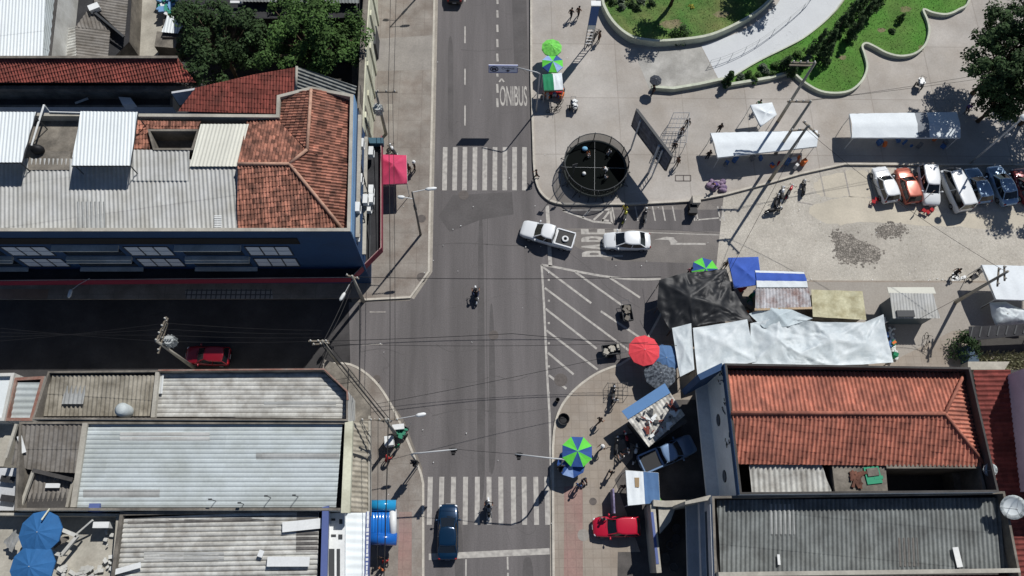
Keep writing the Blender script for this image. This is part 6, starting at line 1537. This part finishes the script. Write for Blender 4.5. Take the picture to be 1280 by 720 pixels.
# ---- carts
def cart(px, py, ang, label, size, cargo, z=.012, h=.8):
    c = P(px, py, h); r = thing('hand_cart', label, 'cart', (c.x, c.y, z), ang); L_, W_ = size
    b = MB(); b.box((0, 0, .55), (L_, W_, .08))
    for s in (-1, 1): b.box((0, s*W_/2, .75), (L_, .04, .36)); b.box((s*L_/2, 0, .75), (.04, W_, .36))
    sub('tray', b, M_dkgrey, r)
    for s in (-1, 1): b = MB(); b.wheel((-.1, s*(W_/2+.08), .3), .3, .08, (0, 1, 0), 14); sub('wheel', b, M_tyre, r, True)
    b = MB(); b.tube([(L_/2, -W_*.4, .6), (L_/2+.5, -W_*.4, .8), (L_/2+.5, W_*.4, .8), (L_/2, W_*.4, .6)], .025, 5); sub('handle', b, M_rim, r)
    b = MB(); rr = random.Random(int(px))
    for k in range(9): b.box((rr.uniform(-.42, .42)*L_, rr.uniform(-.36, .36)*W_, .68+rr.uniform(0, .3)), (rr.uniform(.2, .5), rr.uniform(.15, .4), rr.uniform(.15, .35)), rr.uniform(0, 3))
    sub('load', b, cargo, r)
    return r
cart(784, 391, math.radians(97), 'hand cart loaded with metal goods on the hatched road island', (1.5, .9), M_conc)
cart(764, 437, math.radians(6), 'hand cart loaded with pale boxes left of the red umbrella', (1.6, .9), M_conc_lt)
cart(717, 131, math.radians(90), 'small white ice box cart standing alone on the plaza', (.8, .6), M_white, KH)
cart(1151, 104, math.radians(60), 'small white vending cart alone on the open plaza', (.7, .6), M_white, KH)
cart(502, 540, math.radians(60), 'cart with a green cover and white boxes on the left pavement', (1.1, .8), plain("green_cover", (52, 128, 100)), KH)
b = MB(); b.box(P(487, 552, .9), (.75, .8, 1.1), .1); tag(b.build('crate', M_white), 'white crate on the left pavement below the green cart', 'crate')
b = MB(); b.box(P(498, 534, 1.2), (1.0, .45, .5), .1); tag(b.build('crate', M_white), 'white boxes piled at the top of the green cart', 'crate')
b = MB(); b.lathe(P(704, 525, 0)+Vector((0, 0, KH)), [(.35, 0), (.5, .35), (.52, .4), (.46, .38), (.3, .08)], 18); tag(b.build('basin', M_black), 'round black basin near the kerb of the paved corner', 'basin')
b = MB(); b.lathe(P(696.5, 501, 0)+Vector((0, 0, .012)), [(.16, 0), (.2, .5), (.16, .5), (.12, .1)], 12); tag(b.build('bucket', M_black), 'small black bucket in the gutter by the hatched island', 'bucket')
b = MB(); b.box(P(869, 252, .7), (.75, .8, 1.2)); tag(b.build('plinth', M_kerb), 'square concrete plinth standing in the plaza kerb line', 'plinth')
b = MB(); b.box(P(866, 262, .5), (.7, .9, .7)); b.box(P(866, 266, .9), (.8, .25, .5)); tag(b.build('cart_box', M_black), 'dark box cart parked right below the concrete plinth', 'cart')
b = MB(); rr = random.Random(4)
for k in range(12): b.ball(P(rr.uniform(886, 906), rr.uniform(226, 240), .3), rr.uniform(.2, .45), rr.uniform(.2, .4), .25, 8, 5)
o = b.build('cloth_pile', mat("cloth_pile_mat", (150, 130, 150), .9, c2=(70, 60, 90), amt=.5, s2=2), None, True); tag(o, 'heap of purple and white cloth bundles at the kerb below the long tent', 'cloth pile')
b = MB(); rr = random.Random(14)
for k in range(24):
    b.box(P(rr.uniform(1190, 1206), rr.uniform(340, 354), .1), (rr.uniform(.1, .4), rr.uniform(.1, .3), .05), rr.uniform(0, 3))
for k in range(36): b.ball(P(1113+rr.uniform(-3, 5)+k*.1, 410+k*1.1, .3), .16, .14, .14, 6, 4)
for k in range(60): b.box(P(rr.choice([rr.uniform(468, 690), rr.uniform(700, 1250)]), rr.choice([rr.uniform(60, 700), rr.uniform(255, 350)]), .03)+Vector((0, 0, .13)), (rr.uniform(.03, .09), rr.uniform(.03, .08), .02), rr.uniform(0, 3))
for k in range(25): b.box(P(rr.uniform(1000, 1200), 350+rr.uniform(-2, 3), .1), (rr.uniform(.04, .14), rr.uniform(.04, .1), .03), rr.uniform(0, 3))
o = struct('litter', b, M_white, 'stuff')
b = MB(); rr = random.Random(15); mats_ = [CL[k] for k in ('red', 'green', 'white', 'blue', 'orange', 'grey')]
for k in range(60):
    x0, x1, y0, y1 = rr.choice([(1070, 1192, 172, 184), (905, 1010, 196, 208), (680, 702, 112, 120), (1100, 1118, 400, 445), (925, 945, 352, 398)])
    b.box(P(rr.uniform(x0, x1), rr.uniform(y0, y1), .6), (rr.uniform(.2, .6), rr.uniform(.2, .5), rr.uniform(.2, 1.0)), rr.uniform(0, 3), rr.randrange(6))
struct('market_goods', b, mats_, 'stuff')
# stools
def stool(px, py, label, group):
    c = P(px, py, .45); r = thing('stool', label, 'stool', (c.x, c.y, .02), R.uniform(0, 3), group)
    b = MB(); b.box((0, 0, .45), (.36, .36, .05)); sub('seat', b, CL['red'], r)
    for sx in (-1, 1):
        for sy in (-1, 1): b = MB(); b.beam((sx*.13, sy*.13, .44), (sx*.2, sy*.2, 0), .04, .04); sub('leg', b, CL['red'], r)
    return r
for x, y in ((1092, 252), (1096, 249)): stool(x, y, 'red stool at the nose of the first white hatchback', 'red stools by the first white hatchback')
for x, y in ((1155, 263), (1160, 265), (1165, 262)): stool(x, y, 'red stool in front of the nose out white car', 'red stools before the nose out white car')
for k, (x, y) in enumerate(((1225, 339), (1216, 347))):
    c = P(x, y, .5); r = thing('chair', ['black chair at the corner of the white roofed stall', 'black chair further down left of the white roofed stall'][k], 'chair', (c.x, c.y, .02), .5)
    b = MB(); b.box((0, 0, .45), (.45, .45, .05)); sub('seat', b, M_black, r); b = MB(); b.box((0, .22, .7), (.45, .04, .45)); sub('backrest', b, M_black, r)
    for sx in (-1, 1):
        for sy in (-1, 1): b = MB(); b.beam((sx*.18, sy*.18, .44), (sx*.2, sy*.2, 0), .04, .04); sub('leg', b, M_black, r)
b = MB(); c = P(766, 627, 1.0)
sg = thing('sign_board', 'upright purple and white sign board above the red car', 'sign', (c.x, c.y, KH)); b.box(Vector((c.x, c.y, 1.0)), (.14, 2.0, 1.4)); b.build('board', mat("sign_lilac", (150, 140, 170), .6, c2=(60, 56, 90), amt=.45, s2=2.5), sg)
b = MB(); 
for s in (-.8, .8): b.beam((c.x, c.y+s, KH), (c.x, c.y+s, .4), .08, .08)
b.build('foot', M_dkgrey, sg)
for k, (x, y) in enumerate(((838, 681), (832, 697), (846, 660), (845, 673), (842, 709))):
    b = MB(); c = P(x, y, .8); b.torus((c.x, c.y, .8), .34, .07, n=16); b.cyl((c.x, c.y), .03, .1, .8, 6)
    if k: b.cyl((c.x, c.y), .3, .78, .8, 14)
    tag(b.build('table', M_dkgrey), ['ring shaped table frame in the dark forecourt', 'round table left of the others in the dark forecourt', 'topmost round stool in the dark forecourt by the banded front', 'second round stool from the top in the dark forecourt', 'lowest round table in the dark forecourt'][k], 'table')
# ---- roof things
def dish(px, py, h, r, label, base):
    c = P(px, py, h); t = thing('satellite_dish', label, 'satellite dish', (c.x, c.y, base))
    b = MB(); ax = Vector((-.25, -.35, 1)).normalized(); u = ax.cross(Vector((0, 1, 0))).normalized(); w = ax.cross(u)
    b.loft([[c+(u*math.cos(2*math.pi*k/24)+w*math.sin(2*math.pi*k/24))*r*s+ax*(.28*r*s*s) for k in range(24)] for s in (.02, .4, .7, 1, 1.0, .7, .02)], 0); b.build('dish', M_white_roof, t, True)
    b = MB(); f = c+ax*r*.9
    for k in range(3): a = k*2.09; b.tube([c+(u*math.cos(a)+w*math.sin(a))*r*.95+ax*.28*r, f], .02, 4)
    b.ball(f, .07); b.build('feed', M_rim, t)
    b = MB(); b.tube([(c.x, c.y, base), tuple(c)], .05, 6); b.build('mast', M_rim, t)
dish(1237, 587, 8.4, .52, 'small white satellite dish on the corner of the orange roofed house', 6.8); dish(1265, 633, 8.8, .92, 'large pale satellite dish on the corner of the dark grey roof', 7)
c = P(150, 511, 7.4); b = MB(); b.lathe(Vector((c.x, c.y, 6.0)), [(.5, 0), (.55, .2), (.55, 1.1), (.4, 1.25), (.38, 1.3), (.0, 1.32)], 20); tag(b.build('water_tank', mat("tank_grey", (190, 198, 198), .6), None, True), 'round grey water tank on the beige corrugated roof', 'water tank')
c = P(126, 656, 6.0); b = MB(); b.box(Vector((c.x, c.y, 5.6)), (1.2, .45, .8)); tag(b.build('air_conditioner', M_white, None), 'white air conditioner box standing on the terrace', 'air conditioner')
fr = thing('scrap_frame', 'pale wooden frame full of scrap beside the blue parasols', 'frame', tuple(P(76, 679, 5.1)))
cs = [P(72, 660, 5.9), P(97, 670, 5.9), P(77, 694, 5.9), P(53, 686, 5.9)]; b = MB()
for k in range(4): b.beam(cs[k], cs[(k+1) % 4], .25, .25); b.beam((cs[k].x, cs[k].y, 5.1), tuple(cs[k]), .12, .12)
b.build('frame', M_whitewash, fr)
b = MB(); rr = random.Random(6)
for k in range(9): b.beam(P(rr.uniform(62, 70), rr.uniform(672, 688), 5.4), P(rr.uniform(76, 88), rr.uniform(668, 680), 5.5), .14, .12)
b.build('planks', M_fibro_d, fr)
b = MB(); b.beam(P(94, 669, 5.4), P(116, 650, 6.1), .12, .1); tag(b.build('plank', M_whitewash), 'loose plank leaning from the wooden frame to the wall', 'plank')
b = MB(); b.beam(P(52, 650, 7.7), P(62, 636, 7.2), .09, .09); tag(b.build('stick', M_cream), 'thin stick lying over the upper blue parasol', 'stick')
bs = thing('board', 'striped corrugated sheet leaning left of the upper blue parasol', 'sheet', tuple(P(14, 676, 5.1)))
sheet('sheet_roof', [(20, 662, 6.2), (24, 674, 6.2), (15, 691, 5.4), (4, 677, 5.4)], ((20, 664), (6, 680)), M_fibro_w, bs, pitch=.38, amp=.05, row=3)
# ================================================================== POLES, LAMPS, SIGNALS, WIRES
M_polec = mat("pole_concrete", (150, 146, 136), .85, var=.15, fine=.12, scale=1.5); M_wood = mat("crossarm_wood", (120, 112, 100), .85, var=.2); M_ins = plain("insulator", (190, 188, 180), .3); M_galv = plain("galvanised", (178, 180, 180), .45); M_wire = plain("cable", (26, 26, 28), .7); M_trafo = mat("transformer", (170, 174, 172), .5, var=.1)
def crossarm(par, c, z, dpx, ln_, off=.5, n=4):
    d = Vector((dpx[0], dpx[1], 0)).normalized(); a = Vector((c.x, c.y, z))-d*ln_*(1-off); e = a+d*ln_
    b = MB(); b.beam(a, e, .12, .12); o = b.build('crossarm', M_wood, par)
    for k in range(n):
        b = MB(); q = a+d*ln_*(k+.3)/(n-.4); b.lathe(q+Vector((0, 0, .06)), [(.05, 0), (.08, .08), (.05, .14), (.07, .2), (.02, .25)], 8); b.build('insulator', M_ins, o)
    return a, e
def upole(px, py, h, label, arms=(), trafo=None, z=KH, r=.17):
    c = P(px, py, h); t = thing('utility_pole', label, 'utility pole', (c.x, c.y, z))
    b = MB(); b.tube([(c.x, c.y, z-.1), (c.x, c.y, h)], r, 10, r*.65); b.build('pole', M_polec, t, True)
    for (zz, dv, ln_, off, n) in arms: crossarm(t, c, zz, dv, ln_, off, n)
    if trafo:
        dx, dy, zz = trafo; q = Vector((c.x+dx, c.y+dy, zz)); b = MB(); b.cyl((q.x, q.y), .38, zz-.5, zz+.5, 14)
        for k in range(10): a = 2*math.pi*k/10; b.box((q.x+.44*math.cos(a), q.y+.44*math.sin(a), zz), (.12, .03, .8), a)
        for k in (-1, 0, 1): b.lathe(Vector((q.x+k*.2, q.y, zz+.5)), [(.05, 0), (.07, .1), (.04, .2), (.06, .28)], 8)
        b.beam(Vector((c.x, c.y, zz)), q, .1, .15); b.build('transformer', M_trafo, t)
    return t, c
tA, cA = upole(1019, 78, 10, 'tallest utility pole whose double crossarm hangs over the bright lawn', [(9.9, (-1, 0.02), 2.3, .95, 4), (9.5, (-1, .02), 2.3, .95, 0)])
tB, cB = upole(1014, 126, 9.5, 'utility pole with a single crossarm just below the lawn edge', [(9.3, (-1, .02), 2.2, .95, 4)])
tC, cC = upole(1011, 156, 10.3, 'utility pole rising in front of the long white tent', [(10.1, (.62, -.78), 2.0, .7, 4), (9.5, (-1, -.1), 1.6, .9, 3)])
tR, cR = upole(1260, 339, 8.2, 'utility pole with spiky crossarms over the white roofed stall', [(7.7, (.2, 1), 1.4, .5, 3), (6.8, (.3, 1), 1.8, .5, 3)], z=KH)
tL, cL = upole(195, 426, 8.6, 'utility pole with a transformer over the dark side street', [(8.5, (.25, 1), 2.2, .95, 4), (8.2, (.25, 1), 2.2, .95, 3), (7.6, (.15, 1), 2.6, .7, 3)], trafo=(.75, .25, 7.6), z=.01)
tK, cK = upole(440, 345, 6.6, 'utility pole at the kerb corner of the blue building', [(6.4, (1, -.3), 1.2, .5, 3)])
tM, cM = upole(403, 426, 8.0, 'utility pole wrapped in cables at the mouth of the dark side street', [(7.9, (1, 0), 1.6, .3, 3), (7.2, (1, .1), 1.4, .3, 3)], z=.01)
tS, cS = upole(482, 524, 8.0, 'utility pole with a long crossarm on the lower left pavement', [(7.8, (1, 0), 3.1, .35, 5), (7.0, (1, -.15), 1.6, .2, 2)])
tN, cN = upole(470, 114, 7.6, 'utility pole beside the cream wall with its arm over the pavement', [(7.5, (1, 0), 2.0, .97, 3)], trafo=(-.1, -.4, 5.2))
def lamp_head(par, p, d, z, m=M_white, L_=.95):
    b = MB(); a = math.atan2(d.y, d.x); b.loft([[Vector(p)+Vector((math.cos(a)*x-math.sin(a)*y, math.sin(a)*x+math.cos(a)*y, zz)) for y, zz in ((-w, 0), (-w*.6, .12), (w*.6, .12), (w, 0), (w*.5, -.06), (-w*.5, -.06))] for x, w in ((0, .08), (.25*L_, .17), (.8*L_, .16), (L_, .06))], 0); b.build('lamp_head', m, par, True)
def twin_lamp(px, py, h, label):
    c = P(px, py, h); t = thing('street_lamp', label, 'street lamp', (c.x, c.y, KH))
    b = MB(); b.tube([(c.x, c.y, KH), (c.x, c.y, h*.5), (c.x, c.y, h)], .12, 10, .07); b.cyl((c.x, c.y), .13, h*.62, h*.72, 10); b.build('pole', plain("lamp_pole", (96, 94, 90), .5), t, True)
    b = MB(); b.tube([(c.x, c.y, h-.05), (c.x+1.2, c.y+.2, h+.1)], .04, 6); b.build('arm', M_white, t); lamp_head(t, (c.x+1.15, c.y+.2, h+.1), Vector((1, .12, 0)), h)
    b = MB(); b.tube([(c.x, c.y, h-1.3), (c.x-.8, c.y+.1, h-1.2)], .035, 6); b.build('arm', M_white, t); lamp_head(t, (c.x-.75, c.y+.1, h-1.2), Vector((-1, .05, 0)), h, L_=.6)
    return t
twin_lamp(515, 240, 9.1, 'twin armed street lamp on the pavement beside the blue building')
twin_lamp(532, -104, 9.1, 'twin armed street lamp further up the same pavement, past the top edge')
def arm_lamp(par, c, z, to, label=None):
    b = MB(); e = P(*to); b.tube([(c.x, c.y, z), tuple((Vector((c.x, c.y, z))+e)/2+Vector((0, 0, .15))), tuple(e)], .035, 6); b.build('lamp_arm', M_galv, par); d = e-Vector((c.x, c.y, z)); d.z = 0; lamp_head(par, e, d.normalized(), e.z, L_=.8)
arm_lamp(tS, cS, 7.0, (520, 519.5, 7.3)); arm_lamp(tK, cK, 5.8, (431, 366, 5.9))
wl_ = thing('wall_lamp', 'white lamp on a curved bracket over the dark side street', 'lamp', tuple(P(92, 355, 4.0)))
b = MB(); b.tube([P(112, 348, 4.5), P(98, 356, 4.8), P(90, 362, 4.9)], .03, 6); b.build('bracket', M_galv, wl_); lamp_head(wl_, P(89, 362, 4.9), Vector((-.1, -1, 0)), 5, L_=.75)
# right lamp
c = P(1284, 143, 9.2); t = thing('street_lamp', 'street lamp leaning into view at the right edge over the tree shade', 'street lamp', (c.x, c.y, KH)); b = MB(); b.tube([(c.x, c.y, KH), (c.x, c.y, 9.2)], .11, 8, .07); b.build('pole', M_galv, t, True)
b = MB(); b.ball((c.x-.2, c.y-.2, 9.0), .36, .36, .26); b.build('lamp_head', M_white, t, True); b = MB(); b.box((c.x-.3, c.y-.6, 6.6), (.3, .1, .4)); b.build('bracket_box', M_galv, t)
# traffic signals
def signal(top, end, h, label, side):
    c = P(*top, h); e = P(*end, h+.15); t = thing('traffic_light', label, 'traffic light', (c.x, c.y, KH))
    b = MB(); b.tube([(c.x, c.y, KH), (c.x, c.y, h-1.0), (c.x+side*.25, c.y, h-.35), (c.x+side*.9, c.y, h), tuple(e)], .085, 10, .05); b.build('mast', M_galv, t, True)
    for (p, hh) in ((Vector((e.x-side*.3, e.y, h-.45)), 1.0), (Vector((c.x, c.y-.22, 3.0)), .9)):
        b = MB(); b.box(p, (.36, .26, hh)); b.box(p+Vector((0, .05, 0)), (.6, .03, hh+.3)); o = b.build('signal_head', M_black, t)
        for k, cc in enumerate(((150, 30, 26), (150, 110, 30), (30, 120, 60))):
            b = MB(); q = p+Vector((0, -.15, hh*.3-k*hh*.3)); b.wheel(q, .11, .06, (0, 1, 0), 12); b.build('lens', plain("lens%d" % k, cc, .3), o)
            b = MB(); b.box(q+Vector((0, -.1, .12)), (.26, .22, .02)); b.build('visor', M_black, o)
    b = MB(); b.box((c.x+.0, c.y-.2, 3.9), (.5, .06, .7)); b.build('sign_plate', M_dkgrey, t)
    return c, e
c1, e1_ = signal((513, 566), (571, 561.5), 6.8, 'traffic light on a curved arm reaching out from the left pavement', 1)
c2_, e2_ = signal((706, 573), (644, 567.5), 6.8, 'traffic light on a curved arm beside the striped umbrella', -1)
c = P(518, 578, 3.4); t = thing('street_sign', 'thin sign post near the kerb below the left traffic light', 'sign', (c.x, c.y, KH)); b = MB(); b.tube([(c.x, c.y, KH), (c.x, c.y, 3.5)], .04, 6); b.build('post', M_galv, t); b = MB(); b.box((c.x, c.y, 3.1), (.75, .04, .8), .1); b.build('plate', M_dkgrey, t)
for k, (x, y, hh) in enumerate(((704, 208, 4.4), (719, 205, 4.2))):
    c = P(x, y, hh); t = thing('street_sign', ['sign post at the plaza kerb corner, the left of two', 'sign post at the plaza kerb corner, the right of two'][k], 'sign', (c.x, c.y, KH)); b = MB(); b.tube([(c.x, c.y, KH), (c.x, c.y, hh)], .035, 6); b.build('post', M_dkgrey, t); b = MB(); b.box((c.x, c.y, hh-.3), (.5, .04, .55), .6*k-.3); b.build('plate', M_dkgrey, t)
c = P(1166, 240, 2.4); t = thing('street_sign', 'round sign on a pole between the nose out white car and the van', 'sign', (c.x, c.y, .02)); b = MB(); b.tube([(c.x, c.y, 0), (c.x, c.y, 2.6)], .03, 6); b.build('post', M_rim, t); b = MB(); b.wheel((c.x, c.y, 2.4), .28, .03, (.6, -.8, 0), 16); b.build('plate', M_red, t)
# bus lane sign
c = P(675, 90, 6.9); t = thing('bus_lane_sign', 'blue bus lane sign hung over the road from a curved arm', 'sign', (c.x, c.y, KH))
b = MB(); e = P(645, 84, 6.9); b.tube([(c.x, c.y, KH), (c.x, c.y, 6.6), (c.x-.3, c.y, 6.85), tuple(e)], .08, 8, .05); b.build('mast', M_galv, t, True)
s = P(629, 85, 6.4); b = MB(); b.box(Vector((s.x, s.y, 6.3)), (2.75, .08, 1.15)); pnl = b.build('sign_panel', plain("sign_blue", (214, 218, 234), .5), t)
b = MB(); 
for dx, dz, w_, h_ in ((0, .56, 2.75, .05), (0, -.56, 2.75, .05), (1.36, 0, .05, 1.1), (-1.36, 0, .05, 1.1)): b.box(Vector((s.x+dx, s.y-.05, 6.3+dz)), (w_, .03, h_))
b.build('border', plain("sign_dkblue", (90, 104, 170), .5), pnl)
b = MB(); b.torus((s.x-.85, s.y-.06, 6.3), .36, .045, (0, 1, 0), 20); b.box(Vector((s.x-.85, s.y-.06, 6.32)), (.42, .03, .24)); b.wheel((s.x-.98, s.y-.07, 6.17), .06, .03, (0, 1, 0), 8); b.wheel((s.x-.72, s.y-.07, 6.17), .06, .03, (0, 1, 0), 8); b.build('bus_symbol', plain("sign_ink", (30, 36, 66), .5), pnl)
me = text("\u00d4nibus", .42, plain("sign_ink", (30, 36, 66), .5), 'lettering')
for v in me.vertices: v.co = Vector((s.x+.45+v.co.x*1.0, s.y-.065, 6.42+v.co.y))
link('lettering', me, pnl)
b = MB(); b.face([(s.x+.2, s.y-.065, 6.1), (s.x+.7, s.y-.065, 6.1), (s.x+.45, s.y-.065, 5.85)]); b.box(Vector((s.x+.45, s.y-.06, 6.14)), (.14, .02, .12)); b.build('arrow', plain("sign_ink", (30, 36, 66), .5), pnl)
# wires
NW = [0]
def wire(a, b_, label, sag=.5, r=.022, group=None):
    A, B = Vector(a), Vector(b_); pts = []
    for k in range(13):
        t = k/12; p = A+(B-A)*t; p.z -= sag*4*t*(1-t); pts.append(p)
    m = MB(); m.tube(pts, r, 5); o = m.build('overhead_cable', M_wire); tag(o, label, 'cable', group)
def V(c, z, dx=0, dy=0): return Vector((c.x+dx, c.y+dy, z))
wire(V(cN, 7.6, 1.1), V(cS, 7.9, .3), 'left one of two cables running down the left pavement from the cream wall pole', .8, .03)
wire(V(cN, 7.6, 1.5), V(cS, 7.9, .7), 'right one of two cables running down the left pavement from the cream wall pole', .9)
wire(V(cN, 7.6, 1.1), P(489, -60, 7.6), 'cable from the cream wall pole to the top edge, nearer the wall', .2, .025); wire(V(cN, 7.6, 1.6), P(496, -60, 7.6), 'cable from the cream wall pole to the top edge, nearer the road', .2)
wire(V(cS, 7.9, .2), P(477, 800, 7.6), 'heavy cable running down over the blue inflatable', .3, .045); wire(V(cS, 7.9, -.6), P(470, 800, 7.6), 'thin cable left of the heavy one over the blue inflatable', .3); 
wire(V(cK, 6.4), P(826, 346, 6.0), 'cable crossing the junction from the blue corner to the black tarpaulin', .5, .028)
wire(V(cM, 7.9), P(640, 417, 6.4), 'cable crossing the junction at the tip of the side street, left half', .2, .025); wire(P(640, 417, 6.4), P(846, 432, 5.0), 'cable crossing the junction at the tip of the side street, right half', .3, .025)
wire(V(cM, 7.2), P(810, 428, 5.0), 'second thinner cable across the junction toward the red umbrella', .9, .018)
wire(P(470, 505, 6.8), P(760, 446, 6.0), 'thin cable slanting across the road above the lower traffic lights', .4, .018); wire(Vector(e1_), Vector(e2_), 'cable joining the two traffic light arms', .1, .018)
for k, (dx, dz, nm) in enumerate(((0, 0, 'thick bundled cable from the side street mouth to the lower pavement pole'), (.35, -.5, 'second bundled cable from the side street mouth to the lower pavement pole'), (-.3, -.8, 'slack cable below the two bundled ones at the lower left corner'))): wire(V(cM, 7.6+dz, dx), V(cS, 7.4+dz, dx), nm, .3+.2*k, .07 if k == 0 else .035)
wire(V(cK, 6.2), V(cM, 7.7), 'cable from the blue corner to the side street mouth', .3, .04); wire(V(cK, 5.6), V(cM, 7.1), 'lower cable from the blue corner to the side street mouth', .7, .03)
wire(P(449.5, 378, 6.0), P(449, 482, 6.6), 'dark cable dropping straight down past the side street mouth', .1, .04)
for k in range(4): wire(V(cL, 8.5, .1+.15*k, .5*k), V(cM, 7.9, -.1, .3*k), ['lowest', 'second lowest', 'third', 'topmost'][k]+' of the cables along the dark side street, right of the transformer', .4, .016)
for k in range(4): wire(V(cL, 8.5, .1+.15*k, .5*k), P(-60, 404+9*k, 8.2), ['topmost', 'second', 'third', 'lowest'][3-k]+' of the cables along the dark side street, left of the transformer', .4, .016)
for k, (dx, to) in enumerate(((-.6, (1400, 60)), (-1.4, (1400, 70)))): wire(V(cB, 9.4, dx), P(*to, 9.0), ['upper', 'lower'][k]+' cable from the single crossarm pole to the right edge', .6, .016)
wire(V(cC, 9.6), V(cR, 8.0), 'cable from the white tent pole to the spiky pole at the right', .8, .018)
wire(V(cC, 9.4), P(905, 352, 3.0), 'stay cable from the white tent pole toward the blue square tent', .1, .018)
wire(V(cR, 7.6), P(1150, 398, 3.0), 'service cable from the spiky pole to the metal kiosk', .3, .018)
